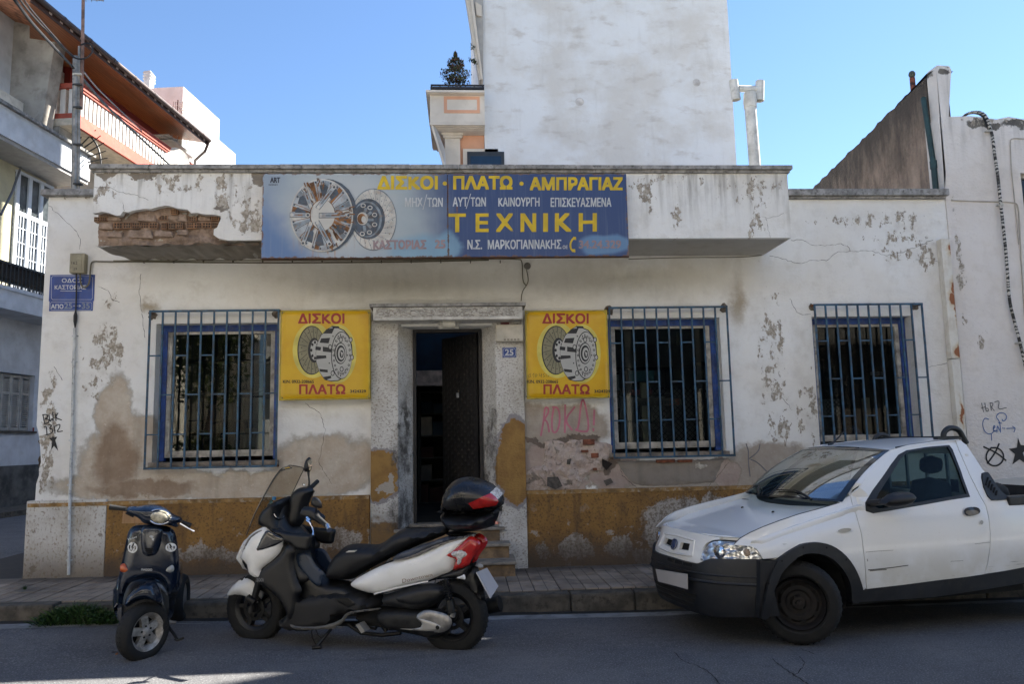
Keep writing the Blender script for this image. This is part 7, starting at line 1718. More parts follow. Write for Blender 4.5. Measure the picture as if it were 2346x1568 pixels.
# inner fairing tunnel and floor boards
skin('lower_leg_shield', [(345, 885), (440, 812), (500, 760), (520, 700), (560, 700), (600, 742), (575, 800), (580, 870), (600, 960), (640, 1030), (610, 1070), (600, 1200), (570, 1240), (545, 1250), (520, 1180), (490, 1110), (420, 1040), (335, 985), (290, 942), (330, 930)], .19, .045, .06, BLKPL, step=.025)
body('tunnel', [(575, 770), (600, 742), (690, 745), (700, 800), (740, 860), (800, 915), (830, 950), (985, 958), (1000, 1000), (1180, 1060), (1180, 1120), (1000, 1160), (700, 1170), (620, 1100), (600, 1000), (575, 900)], 0, .13, .10, BLKPL, step=.04)
body('floorboard', [(600, 1080), (640, 1045), (760, 1030), (960, 1005), (1180, 1055), (1215, 1065), (1200, 1150), (1120, 1165), (960, 1182), (935, 1235), (880, 1265), (760, 1300), (640, 1302), (575, 1290), (545, 1255), (520, 1190), (590, 1190)], 0, .215, .05, BLKMT, step=.04)
skin('blue_inner_panel', [(575, 800), (600, 770), (655, 760), (700, 800), (720, 850), (800, 910), (770, 940), (770, 990), (735, 1000), (690, 960), (640, 900), (590, 850)], .135, .012, .03, simple('blue_black_panel', (.018, .03, .055), .3, local=True), it=1)
skin('louvre_panel', [(855, 1085), (960, 1080), (1005, 1110), (1010, 1130), (960, 1152), (900, 1120)], .216, .006, .02, BLKPL, it=0)
mb = MB()
for k in range(5):
    a = FR.loc(*c4(872+12*k, 1090+9*k), .222); b = FR.loc(*c4(958+10*k, 1084+9*k), .222); mb.bar(L3(*a, .224), L3(*b, .224), .005, .005)
mb.build('louvres', HOLE, sc, local=True, kind='stuff')
skin('floor_edge', [(545, 1262), (600, 1285), (760, 1285), (900, 1245), (940, 1190), (1000, 1172), (1190, 1150), (1190, 1162), (1010, 1186), (955, 1200), (925, 1262), (850, 1296), (930, 1280), (920, 1296), (760, 1305), (620, 1312), (560, 1296)], .225, .012, .012, simple('worn_grey_edge', (.10, .095, .085), .5, local=True), it=1)
# seat
body('seat', [(828, 948), (828, 900), (834, 860), (870, 788), (930, 718), (1000, 697), (1100, 700), (1192, 706), (1262, 650), (1345, 590), (1500, 590), (1640, 572), (1672, 590), (1660, 630), (1590, 660), (1480, 700), (1300, 780), (1180, 840), (1060, 905), (1000, 950), (920, 955)], .0, .165, .09, SEATM, step=.035)
mb = MB(); q = [FR.loc(*c4(*p_), .168) for p_ in ((940, 762), (960, 748), (1020, 745), (1000, 760))]; mb.prism([L3(u, w, .158) for u, w in q], L3(0, 0, .010)); mb.build('seat_badge', simple('badge_silver', (.4, .4, .4), .3, .6), sc, local=True)
# white tail and rear body core
TF = lambda u: 1-.45*max(0, min(1, (u-1.15)/.62))
body('rear_core', [(1000, 960), (1060, 910), (1300, 800), (1640, 640), (1820, 640), (1870, 700), (1860, 760), (1820, 860), (1720, 900), (1560, 960), (1350, 1020), (1180, 1060), (1060, 1040)], 0, lambda x, z: .125*TF(x)**1.6, .09, BLKPL, step=.04)
skin('tail_panel', [(970, 988), (1000, 958), (1060, 920), (1200, 850), (1268, 828), (1340, 802), (1500, 758), (1620, 700), (1700, 666), (1822, 640), (1800, 690), (1740, 735), (1720, 800), (1708, 850), (1692, 893), (1600, 925), (1520, 962), (1350, 1010), (1180, 1056), (1060, 1035), (1000, 1012)], .135, .055, .11, WHTP, step=.025)
skin('tail_lower', [(1692, 893), (1820, 845), (1815, 865), (1790, 905), (1786, 958), (1740, 945), (1650, 945), (1560, 955), (1600, 925)], .14, .03, .03, BLKPL, it=1)
body('tail_tip', [(1715, 940), (1760, 925), (1780, 912), (1788, 955), (1755, 948)], .14, .02, .02, WHTP, it=1)
mb = MB(); q = [FR.loc(*c4(*p_), .192) for p_ in ((1140, 1055), (1280, 1015), (1420, 985), (1520, 965))]
for i in range(3): mb.bar(L3(*q[i], .188), L3(*q[i+1], .188), .010, .010)
mb.build('tail_ridge', WHTP, sc, local=True)
skin('grab_rail', [(1265, 822), (1290, 782), (1350, 752), (1450, 720), (1640, 652), (1740, 650), (1822, 640), (1800, 655), (1700, 672), (1640, 690), (1560, 722), (1420, 790), (1310, 816)], .165, .022, .02, BLUEGR, it=1)
skin('grab_rail_edge', [(1266, 824), (1310, 812), (1400, 788), (1540, 722), (1640, 686), (1800, 652), (1800, 660), (1645, 698), (1550, 738), (1420, 800), (1310, 822)], .185, .010, .010, simple('rail_edge_grey', (.22, .20, .18), .4), it=1)
skin('tail_light', [(1490, 806), (1560, 780), (1700, 742), (1760, 690), (1822, 640), (1860, 658), (1893, 690), (1888, 730), (1830, 805), (1815, 845), (1790, 862), (1690, 893), (1706, 850), (1720, 800), (1600, 808)], .165, .035, .035, REDLENS, it=1, step=.018)
skin('indicator_lens', [(1680, 762), (1720, 748), (1760, 738), (1806, 762), (1800, 785), (1768, 805), (1760, 835), (1735, 860), (1722, 842), (1728, 800), (1690, 790)], .215, .018, .02, CLEARL, it=1, step=.014)
body('number_plate_mount', [(1720, 948), (1790, 905), (1830, 862), (1860, 845), (1880, 880), (1900, 960), (1915, 1040), (1930, 1100), (1900, 1100), (1860, 1060), (1800, 1000)], 0, .07, .04, BLKPL, step=.03)
mb = MB(); p_ = [FR.loc(*c4(*q), v) for q, v in (((1832, 912), .11), ((1905, 880), -.09), ((1985, 1010), -.09), ((1930, 1095), .11))]
n_ = Vector((.02, 0, .008)); vv = [Vector(L3(*q, v)) for q, v in zip(p_, (.11, -.09, -.09, .11))]; vv = [q+Vector((.03, 0, .01)) for q in vv]; mb.prism(vv, n_*.4); pl_ = mb.build('number_plate', PLATEM, sc, local=True)
body('plate_lamp', [(1850, 850), (1885, 835), (1910, 850), (1912, 868), (1888, 875)], .0, .05, .02, simple('lamp_grey', (.3, .3, .3), .3), it=1)
# engine, transmission, shock, exhaust, stand
body('air_filter', [(1205, 1062), (1280, 1040), (1500, 975), (1600, 985), (1650, 1020), (1635, 1070), (1590, 1120), (1490, 1170), (1380, 1165), (1290, 1150), (1200, 1120)], .10, .075, .05, BLKMT, step=.03)
body('air_filter_cover', [(1285, 1100), (1320, 1060), (1440, 1030), (1560, 1010), (1620, 1030), (1600, 1080), (1540, 1110), (1470, 1130), (1380, 1130)], .175, .015, .03, BLKPL, step=.02)
body('transmission', [(1170, 1170), (1250, 1155), (1450, 1160), (1600, 1152), (1650, 1180), (1692, 1232), (1690, 1290), (1660, 1330), (1560, 1370), (1440, 1345), (1300, 1315), (1200, 1290), (1165, 1230)], .11, .075, .05, DKMET, step=.03)
body('transmission_cover', [(1432, 1222), (1450, 1195), (1500, 1162), (1600, 1180), (1660, 1200), (1695, 1240), (1680, 1300), (1620, 1330), (1550, 1325), (1480, 1270)], .178, .018, .03, ALU, step=.02)
skin_o = s4([(1290, 1300), (1460, 1302), (1480, 1260), (1435, 1222), (1500, 1232), (1600, 1270), (1618, 1290), (1600, 1312), (1540, 1322), (1400, 1312)], .20, 1); mb = MB(); puff(mb, skin_o, lambda x, z, h: L3(x, z, .192+h), .012, .02); mb.build('cover_strip', simple('pale_alloy', (.42, .40, .37), .35, .5, local=True), sc, smooth=50, local=True)
mb = MB(); q = FR.loc(*c4(1590, 1290), .2); mb.lathe([(0, .016), (.004, .014), (.005, 0)], L3(*q, .207), (0, -1, 0), 12); q = FR.loc(*c4(1607, 1040), .2); mb.lathe([(0, .012), (.004, .010), (.005, 0)], L3(*q, .185), (0, -1, 0), 12); mb.build('cover_bolt', HOLE, sc, local=True, kind='stuff')
s0 = FR.loc(*c4(1648, 955), .17); s1 = FR.loc(*c4(1692, 1215), .17)
mb = MB(); mb.tube([L3(*s0, .17), L3(*s1, .17)], .012, 10); a = Vector(L3(*s0, .17)); b = Vector(L3(*s1, .17)); mb.tube([a+(b-a)*.55, a+(b-a)*.9], .030, 12); hx = []
for k in range(90): t = .04+.52*k/90; an = k*.55; d = (b-a).normalized(); x_ = d.orthogonal().normalized(); y_ = d.cross(x_); hx.append(a+(b-a)*t+(x_*math.cos(an)+y_*math.sin(an))*.028)
mb.tube(hx, .005, 5); mb.build('shock_absorber', DKMET, sc, smooth=45, local=True)
mb = MB(); mb.tube([L3(*s1, .17), L3(*FR.loc(*c4(1700, 1185), .17), .17)], .02, 10); mb.build('shock_foot', ALU, sc, smooth=45, local=True)
mb = MB(); mb.tube([L3(.7, .16, -.05), L3(WB_-.2, .18, -.13), L3(WB_-.1, .24, -.20), L3(WB_+.32, .34, -.20)], [.02, .025, .06, .065], 14); mb.build('exhaust', DKMET, sc, smooth=50, local=True)
st0 = FR.loc(*c4(830, 1305), .16); st1 = FR.loc(*c4(735, 1425), .26)
mb = MB(); mb.tube([L3(*st0, .14), L3(*st1, .26)], .013, 8); mb.tube([L3(st1[0]-.03, st1[1]-.01, .27), L3(st1[0]+.035, st1[1]-.004, .25)], .015, 8)
sp_ = [FR.loc(*c4(*q), .2) for q in ((735, 1420), (706, 1365), (700, 1320), (712, 1290), (730, 1305), (745, 1345), (775, 1372))]; mb.tube([L3(*q, .2) for q in sp_], .0045, 5)
mb.build('side_stand', DKMET, sc, smooth=45, local=True)
mb = MB(); q = [FR.loc(*c4(*p_), .2) for p_ in ((1015, 1270), (1040, 1262), (1082, 1318), (1055, 1330))]; mb.prism([L3(u, w, .12) for u, w in q], L3(0, 0, .09)); mb.build('foot_peg', simple('peg_grey', (.25, .24, .22), .5), sc, local=True)
mb = MB()
for l, r in (([(960, 1270), (1050, 1330), (1200, 1345), (1330, 1330)], .016), ([(1030, 1230), (1090, 1290), (1150, 1300), (1180, 1250)], .012), ([(1180, 1180), (1175, 1240), (1230, 1320)], .018)): mb.tube([L3(*FR.loc(*c4(*q), .05), .05) for q in l], r, 8)
mb.build('engine_frame', DKMET, sc, smooth=45, local=True)
body('engine', [(1000, 1180), (1200, 1130), (1400, 1160), (1420, 1280), (1300, 1320), (1180, 1290), (1040, 1260)], 0, .12, .06, HOLE, step=.04)
# lettering on the tail and nose
def ltext(txt, p0, p1, p2, p3, v, m, par, bold=0.0):
    f = lambda q: L3(*FR.loc(*c4(*q), v), v); mb = MB(); text_quad(mb, txt, f(p0), f(p1), f(p2), f(p3), bold=bold); return mb.build('lettering', m, par, local=True, recalc=False)
ltext('Downtown', (1338, 950), (1550, 905), (1340, 978), (1552, 930), .196, simple('brown_letter', (.24, .16, .11), .5), sc)
ltext('300i', (312, 942), (362, 942), (312, 968), (362, 968), .245, simple('pale_letter', (.3, .3, .3), .5), sc)
# top case
tcn = thing('top_case', None, None); tcn.parent = sc
cso = [(1622, 462), (1626, 410), (1640, 340), (1680, 272), (1740, 236), (1830, 224), (1930, 248), (2005, 296), (2048, 350), (2058, 398), (2048, 430), (1990, 455), (1880, 482), (1760, 486), (1660, 478)]
CASEM = simple('case_plastic', (.014, .014, .016), .26, var=.2, nscale=7, local=True, dirt=((.05, .05, .05), .35))
lid = s4(cso, 0, 2); mb = MB(); puff(mb, lid, lambda x, z, h: L3(x, z, h), .20, .16, step=.03); mb.build('lid', CASEM, tcn, smooth=60, local=True)
low = s4([(1624, 470), (1700, 482), (1830, 490), (1960, 470), (2052, 420), (2040, 470), (2020, 530), (1985, 575), (1900, 600), (1780, 618), (1690, 612), (1650, 580), (1628, 520)], 0, 2); mb = MB(); puff(mb, low, lambda x, z, h: L3(x, z, h), .19, .10, step=.03); mb.build('tray', BLKPL, tcn, smooth=60, local=True)
rim = s4([(1617, 448), (1700, 462), (1800, 468), (1920, 455), (2056, 398), (2058, 420), (1960, 468), (1840, 492), (1700, 488), (1619, 470)], 0, 1); mb = MB(); puff(mb, rim, lambda x, z, h: L3(x, z, h), .208, .03, step=.02); mb.build('rim_band', BLKPL, tcn, smooth=60, local=True)
def wrapcase(name, pts, m, th=.006):
    # lies on the lid's near side: follow its puffed surface by ray casting
    bm_ = MB(); puff(bm_, lid, lambda x, z, h: L3(x, z, h), .20, .16, step=.02); bv = BVHTree.FromPolygons(bm_.v, bm_.f)
    px = [c4(*q) for q in pts]; inv = Matrix.Rotation(-ang, 3, 'Z')
    def f(x, y):
        o = inv@(CAM-FR.O); d = (inv@ray(x, y)).normalized(); h = bv.ray_cast(o, d)
        if h[0] is None: h = bv.find_nearest(Vector(L3(*FR.loc(x, y, .12), .12)))
        n = h[1] if h[1].dot(d) < 0 else -h[1]; return h[0]+n*th
    mb = MB(); mb.sheet(px, f, (), step=4); return mb.build(name, m, tcn, smooth=60, local=True)
wrapcase('red_reflector', [(1805, 412), (1880, 380), (1960, 345), (1998, 372), (2014, 400), (2000, 425), (1920, 440), (1840, 452)], REDLENS)
wrapcase('clear_reflector', [(1955, 344), (2004, 298), (2040, 340), (2048, 352), (2010, 386), (1985, 362)], CLEARL)
q = FR.loc(*c4(1832, 246), .04); mb = MB(); mb.lathe([(0, .026), (.008, .024), (.009, 0)], L3(q[0], q[1]-.005, .04), (0, -.25, 1), 16); mb.build('lock_button', BLKPL, tcn, smooth=40, local=True)
mb = MB(); q0 = FR.loc(*c4(2030, 470), .02); q1 = FR.loc(*c4(2010, 550), .02); mb.tube([L3(*q0, .02), L3(*q1, .02)], .012, 8); mb.build('latch', simple('latch_pale', (.35, .33, .33), .4), tcn, smooth=40, local=True); mb = MB(); mb.obox(L3(*q1, .02), (.012, 0, 0), (0, .02, 0), (0, 0, .01)); mb.build('latch_tab', REDLENS, tcn, local=True)
body('case_bracket', [(1640, 620), (1700, 610), (1800, 618), (1860, 620), (1800, 640), (1700, 650)], 0, .09, .02, DKMET, it=1)
# ---------------------------------------------------------------- white pickup
c9 = crop(1850, 1250, 2.0543)
cth = R(12); Wc = atz(1850, 1483, 0)
CV = Vector((math.sin(cth), -math.cos(cth), 0))
O_ = Wc-CV*.79; FC = Frame((O_.x, O_.y, 0.0), cth)
car = FC.root('pickup_truck', 'white two seat pickup with black bumper and arches, parked at the kerb at right', 'pickup')
def ce(u): return .80+.22*min(1, max(0, (u+.35)/.95))**.85 if u < .6 else 1.02+.04*min(1, (u-.6)/1.0)
def Sv(u, w):
    """half width of the body side at length u, height w"""
    b = .815-.03*((w-.6)/.35)**2 if w < .95 else .815-.041-.015*((w-.95)/.1)
    if w > 1.0: b = .768-.36*(w-1.0)-.12*max(0, w-1.25)
    if u < .62: e = ce(u); b -= .062*max(0, min(1, (w-(e-.16))/.16))**2
    if u < -.27: b -= .9*(-.27-u)**1.6
    return b
def locS(px, py):
    v = .78
    for _ in range(12): u, w = FC.loc(px, py, v); v = .5*v+.5*Sv(u, w)
    u, w = FC.loc(px, py, v); return (u, w)
def s9(pts, it=1):
    q = [locS(*c9(*p)) for p in pts]; return smoothpoly(q, it) if it else q
def mirror(mb):
    n = len(mb.v); mb.v += [Vector((p.x, -p.y, p.z)) for p in mb.v]; mb.f += [tuple(n+i for i in reversed(f)) for f in mb.f]; mb.mi += mb.mi[:]; return mb
def side(name, pts, m, off=0.0, th=.02, holes=(), it=1, step=.06, par=None, both=True, parts2=True, rec=True):
    """panel lying on the body side; the far side gets a mirrored twin as an object of its own"""
    o = s9(pts, it) if pts and not isinstance(pts[0], Vector) else [(p.x, p.y) for p in pts]; hs = [s9(h, it) for h in holes]
    mb = MB(); mb.sheet(o, lambda x, z: L3(x, z, Sv(x, z)+off), hs, step=step, thick=lambda x, z: Vector((0, th, 0)))
    ob = mb.build(name, m, par or car, smooth=40, local=True)
    if both:
        m2 = MB(); m2.v = [Vector((p.x, -p.y, p.z)) for p in mb.v]; m2.f = [tuple(reversed(f)) for f in mb.f]; m2.mi = mb.mi[:]; m2.build(name, m, par or car, smooth=40, local=True)
    return ob
CARW = G('pickup_paint'); p = CARW.obj(); xz = CARW.sep(p)
n = CARW.noise(p, 2.2, 6, .6); d = CARW.M('MULTIPLY', CARW.step(xz[2], .85, .35, 0, .8), CARW.step(n, .35, .6)); fl = CARW.noise(p, 60, 4, .7)
c = CARW.mix(d, (.78, .78, .77), (.58, .55, .47)); c = CARW.mix(CARW.step(fl, .62, .75, 0, .35), c, (.35, .32, .27))
ss = CARW.noise(CARW.scale(p, (1.2, 1, 26)), 2.6, 4, .6); c = CARW.mix(CARW.M('MULTIPLY', CARW.step(ss, .66, .70, 0, .75), CARW.step(xz[2], .66, .56, 0, 1)), c, (.08, .07, .06))
CARW.fin(c, .24, 0, CARW.bump(CARW.noise(p, 2.0, 2), .06, .05)); CARW.b.inputs['Coat Weight'].default_value = .5; CARW = CARW.m
BUMP = simple('bumper_plastic', (.009, .010, .013), .5, var=.3, nscale=5, local=True, bump=.2, bscale=200, dirt=((.04, .034, .027), .35))
GASK = simple('rubber_seal', (.008, .008, .008), .6, local=True)
CGL = glassmat('car_glass', (.40, .50, .50), .95, .01, 1.36, (.02, .03, .03), .5)
# side panels
fender = [(1300, 410), (1312, 455), (1335, 520), (1352, 580), (1368, 640), (1378, 720), (1388, 800), (1394, 880), (1398, 965), (1385, 978), (1365, 975), (1345, 900), (1310, 820), (1250, 750), (1180, 705), (1090, 690), (1000, 700), (930, 740), (868, 782), (782, 790), (770, 768), (740, 728), (700, 712), (610, 706), (640, 672), (700, 636), (780, 600), (880, 562), (1000, 522), (1120, 490), (1235, 455), (1262, 430)]
side('front_fender', fender, CARW, it=0)
door = [(1304, 405), (1340, 360), (1400, 290), (1460, 222), (1520, 160), (1570, 128), (1640, 108), (1740, 92), (1850, 80), (1932, 80), (1950, 130), (1985, 210), (2020, 290), (2060, 370), (2082, 415), (2115, 470), (2132, 540), (2142, 640), (2140, 720), (2128, 800), (2108, 882), (2000, 898), (1800, 922), (1600, 948), (1404, 970), (1399, 890), (1392, 800), (1382, 718), (1372, 640), (1356, 580), (1339, 520), (1316, 452)]
win = [(1398, 450), (1440, 380), (1500, 300), (1548, 228), (1595, 168), (1640, 142), (1760, 122), (1895, 110), (1912, 130), (1940, 200), (1975, 300), (2018, 414), (1900, 432), (1700, 468), (1540, 496), (1440, 512), (1405, 500)]
side('door', door, CARW, holes=[[(1392, 452), (1436, 378), (1496, 297), (1545, 224), (1592, 163), (1640, 137), (1760, 117), (1898, 105), (1917, 130), (1944, 200), (1980, 300), (2023, 418), (1900, 437), (1700, 473), (1540, 501), (1440, 517), (1396, 503)]], it=0)
dob = car.children[-2]
side('window_seal', [(1393, 452), (1437, 378), (1497, 297), (1546, 224), (1593, 164), (1640, 138), (1760, 118), (1897, 106), (1916, 130), (1943, 200), (1979, 300), (2022, 417), (1900, 436), (1700, 472), (1540, 500), (1440, 516), (1397, 502)], BUMP, off=.002, holes=[[(1480, 488), (1442, 470), (1470, 400), (1515, 330), (1560, 262), (1605, 185), (1645, 150), (1760, 129), (1888, 117), (1905, 145), (1932, 210), (1965, 300), (2002, 400), (1900, 418), (1700, 452), (1540, 480)]], it=0, step=.04)
# glass sits inside the seal
def gside(nm, pts, m, off):
    o = s9(pts, 0); mb = MB(); mb.sheet(o, lambda x, z: L3(x, z, Sv(x, z)+off), (), step=.12); mb.build(nm, m, car, smooth=True, local=True, recalc=False)
    m2 = MB(); m2.v = [Vector((p.x, -p.y, p.z)) for p in mb.v]; m2.f = [tuple(reversed(f)) for f in mb.f]; m2.mi = mb.mi[:]; m2.build(nm, m, car, smooth=True, local=True, recalc=False)
gside('side_window', [(1480, 492), (1438, 472), (1466, 398), (1512, 328), (1556, 260), (1602, 182), (1642, 147), (1760, 126), (1890, 114), (1908, 145), (1935, 210), (1968, 300), (2006, 403), (1900, 421), (1700, 455), (1540, 484)], CGL, -.012)
quarter = [(1937, 79), (1965, 78), (2000, 105), (2050, 180), (2095, 250), (2112, 268), (2090, 275), (2088, 300), (2100, 360), (2125, 415), (2150, 440), (2240, 432), (2346, 418), (2600, 395), (3300, 330), (3300, 700), (2900, 760), (2346, 840), (2230, 862), (2112, 880), (2132, 800), (2144, 720), (2146, 640), (2136, 540), (2119, 470), (2087, 415), (2065, 370), (2025, 290), (1990, 210), (1955, 130)]
side('rear_quarter', quarter, CARW, it=0, step=.08)
side('vent_trim', [(2112, 268), (2092, 276), (2090, 300), (2100, 360), (2125, 415), (2152, 440), (2262, 430), (2240, 412), (2205, 385), (2175, 345), (2140, 290), (2125, 268)], BUMP, off=.012, th=.05, it=1, step=.04)
mb = MB()
for k in range(5):
    a = locS(*c9(2122+13*k, 300+20*k)); b = locS(*c9(2108+15*k, 345+15*k)); mb.bar(L3(*a, Sv(*a)+.015), L3(*b, Sv(*b)+.015), .014, .008)
mb.build('vent_slots', HOLE, car, local=True, kind='stuff')
side('sill', [(1340, 1050), (1350, 1000), (1366, 978), (1400, 972), (1800, 924), (2110, 884), (2346, 842), (3300, 702), (3300, 860), (2700, 900), (2346, 935), (2100, 975), (1800, 1020), (1500, 1040)], BUMP, off=.004, th=.05, it=0)
# arch flare, front wheel
flo = [(868, 782), (930, 738), (1000, 700), (1050, 690), (1100, 687), (1160, 698), (1222, 730), (1280, 785), (1322, 850), (1350, 915), (1368, 980), (1346, 1055), (1296, 1050), (1298, 985), (1285, 920), (1250, 855), (1200, 800), (1150, 768), (1100, 755), (1040, 752), (985, 768), (930, 815), (885, 860), (850, 930), (825, 1000), (810, 1080), (800, 1140), (762, 1150), (745, 1130), (775, 1010), (800, 920), (830, 840)]
o = s9(flo, 1); mb = MB(); mb.sheet(o, lambda x, z: L3(x, z, Sv(max(x, -.26), z)+.032), (), step=.03, thick=lambda x, z: Vector((0, .06, 0)))
mb.build('wheel_arch', BUMP, car, smooth=50, local=True, bevel=0); m2 = MB(); m2.v = [Vector((p.x, -p.y, p.z)) for p in mb.v]; m2.f = [tuple(reversed(f)) for f in mb.f]; m2.mi = mb.mi[:]; m2.build('wheel_arch', BUMP, car, smooth=50, local=True)
ROT = simple('wheel_steel_black', (.012, .010, .0095), .7, .2, var=.35, nscale=9, local=True, dirt=((.03, .019, .014), .5))
RT = .312
WBC = 2.66
for (u, v, side_) in ((0, .71, 1), (0, -.71, -1), (WBC, .71, 1), (WBC, -.71, -1)):
    wl = wheel(car, u, RT, .175, cy=-v, rimr=.60)
    if u == 0: wl.rotation_euler = (0, 0, R(-30))
    mb = MB(); s_ = -side_
    mb.lathe([(.045, 0.001), (.045, .045), (.02, .06), (.02, .085), (.035, .10), (.035, .13), (.01, .15), (.015, .165), (.055, .175), (.075, .188), (.08, .192), (.06, .186), (-.05, .186), (-.08, .192), (-.08, .18), (.0, .15), (.01, .001)], (0, 0, 0), (0, s_, 0), 40)
    mb.build('rim', ROT, wl, smooth=35, local=True)
    mb = MB()
    for k in range(8):
        a = k*math.pi/4+.2; c_ = Vector((math.cos(a)*.140, s_*.030, math.sin(a)*.140)); t_ = Vector((-math.sin(a), 0, math.cos(a))); r_ = Vector((math.cos(a), 0, math.sin(a)))
        pts = [c_+t_*math.cos(q)*.022+r_*math.sin(q)*.012+Vector((0, s_*.002, 0)) for q in [j*math.pi/4 for j in range(8)]]; mb.prism(pts, (0, -s_*.004, 0))
    mb.build('vent_hole', HOLE, wl, local=True, kind='stuff')
    mb = MB()
    for k in range(4): a = k*math.pi/2+.5; mb.lathe([(0, .009), (.014, .008), (.015, .001)], (math.cos(a)*.05, s_*.03, math.sin(a)*.05), (0, s_, 0), 6)
    mb.lathe([(.045, .024), (.065, .022), (.07, .001)], (0, 0, 0), (0, s_, 0), 16); mb.build('hub', ROT, wl, smooth=35, local=True)
# wheel wells and underbody
mb = MB()
for v0, v1 in ((.40, .77), (-.77, -.40)):
    n = 20
    for k in range(n):
        a0, a1 = math.pi*(-.08)+math.pi*1.16*k/n, math.pi*(-.08)+math.pi*1.16*(k+1)/n
        q = [L3(math.cos(a)*.39, RT+.03+math.sin(a)*.39, v) for a, v in ((a0, v0), (a1, v0), (a1, v1), (a0, v1))]; mb.add(q, [(0, 1, 2, 3)])
mb.box((-.62, -.39, .22), (3.3, .39, .50)); mb.box((.46, -.74, .26), (2.15, .74, .36)); mb.box((-.36, -.39, .5), (.5, .39, .66)); mb.box((.47, -.735, .361), (.52, .735, .95)); mb.box((1.74, -.735, .361), (1.78, .735, .98))
mb.build('underbody', HOLE, car, local=True, recalc=False)

# front skin: v across, w up -> u
def Fu(v, w):
    a0 = -.70+.05*((w-.48)/.26)**2 if w < .64 else -.675+.42*(w-.64)
    return a0+.44*abs(v/.80)**3.4
def locF(px, py):
    u = -.6
    d = ray(px, py)
    for _ in range(20):
        t = ((FC.O+FC.U*u-CAM).dot(FC.U))/d.dot(FC.U); p = CAM+d*t-FC.O; v = p.dot(FC.V); w = p.z; un = Fu(max(-.85, min(.85, v)), w); u = .6*u+.4*un
    return (v, w)
def front(name, vw, m, off=0.0, th=.03, step=.05, holes=(), par=None, it=0, smooth=45):
    o = smoothpoly(vw, it) if it else vw
    mb = MB(); mb.sheet(o, lambda v, w: L3(Fu(v, w)-off, w, v), holes, step=step, thick=lambda v, w: Vector((th, 0, 0))); return mb.build(name, m, par or car, smooth=smooth, local=True)
def f9(pts): return [locF(*c9(*q)) for q in pts]
# bumper: full width, wrapping to the arches
bt = .655; bb = .21
slot1 = [(-.30, .30), (.30, .30), (.27, .375), (-.27, .375)]
bumper = front('bumper', [(-.785, bb+.03), (-.5, bb-.01), (.5, bb-.01), (.785, bb+.03), (.787, .40), (.785, bt+.005), (.5, bt-.01), (.40, bt-.06), (-.40, bt-.06), (-.5, bt-.01), (-.785, bt+.005), (-.787, .4)], BUMP, off=.03, th=.06, step=.035)
def bside(name, uw, m, off=.02):
    for sgn in (1, -1):
        mb = MB(); mb.sheet(uw, lambda x, z: L3(x, z, sgn*(Sv(max(x, -.30), z)+off-(.10*max(0, -.26-x)))), (), step=.04, thick=lambda x, z: Vector((0, sgn*.05, 0))); mb.build(name, m, car, smooth=45, local=True)
bside('bumper_end', [(-.40, bb+.03), (-.38, bt+.004), (-.22, bt), (-.29, .58), (-.35, .48), (-.375, .35), (-.38, .24)], BUMP)
# horizontal crease and intake slots
mb = MB(); P_ = [L3(Fu(-.80+1.6*k/24, .47)-.035, .47, -.80+1.6*k/24) for k in range(25)]; mb.tube(P_, .012, 6); P_ = [L3(Fu(-.78+1.56*k/24, .52)-.033, .525, -.78+1.56*k/24) for k in range(25)]; mb.tube(P_, .008, 6); mb.build('bumper_ridge', BUMP, bumper, smooth=True, local=True)
for (w0, w1, vv) in ((.285, .315, .33), (.325, .355, .36), (.245, .272, .30)):
    front('air_intake', [(-vv, w0), (vv, w0), (vv+.02, w1), (-vv-.02, w1)], HOLE, off=.0315, th=.002, par=bumper)
for k in range(3): v0 = -.02+.13*k; front('upper_slot', [(v0, .565), (v0+.11, .565), (v0+.11, .59), (v0, .59)], HOLE, off=.0315, th=.002, par=bumper)
PP = [L3(Fu(0, .45)-.062, w, v) for v, w in ((-.255, .400), (.255, .400), (.255, .515), (-.255, .515))]
def onu(x, y, u):
    d = ray(*c9(x, y)); p = CAM+d*(((FC.O+FC.U*u-CAM).dot(FC.U))/d.dot(FC.U))-FC.O; return L3(u, p.z, p.dot(FC.V))
PP = [onu(x, y, -.765) for x, y in ((134, 851), (322, 882), (324, 972), (150, 925))]
mb = MB(); mb.prism(PP, (.008, 0, 0)); mb.build('number_plate', simple('car_plate', (.42, .40, .39), .5, var=.05, local=True), car, local=True)
# white nose with grille between the lamps, up to the bonnet edge
ng = [(-.47, .60), (-.36, .595), (0, .585), (.36, .595), (.44, .60), (.41, .64), (.385, .70), (.40, .745), (.45, .775), (.5, .785), (.5, .80), (.25, .812), (0, .815), (-.25, .812), (-.5, .80), (-.5, .785), (-.45, .775), (-.40, .745), (-.385, .70), (-.41, .64)]
gr1 = [(-.23, .672), (-.075, .664), (-.075, .722), (-.22, .725)]; gr2 = [(.075, .664), (.23, .672), (.22, .725), (.075, .722)]
front('nose_panel', ng, CARW, off=.004, holes=[gr1, gr2], step=.03)
for q in (gr1, gr2): front('grille_slot', q, HOLE, off=-.03, th=.01)
mb = MB()
for l in ([(-.30, .64), (-.27, .755), (0, .765), (.27, .755), (.30, .64), (0, .628), (-.30, .64)],):
    P_ = resample(l, .04, False); mb.tube([L3(Fu(v, w)-.006, w, v) for v, w in P_], .009, 6)
mb.build('grille_frame', CARW, car, smooth=True, local=True)
c0 = Vector(L3(Fu(0, .695)-.012, .695, 0)); mb = MB(); mb.lathe([(0, .046), (.006, .046), (.010, .040), (.010, .0)], c0, (-1, 0, .3), 20); em = mb.build('round_emblem', simple('emblem_blue', (.03, .05, .13), .3, local=True), car, smooth=35, local=True)
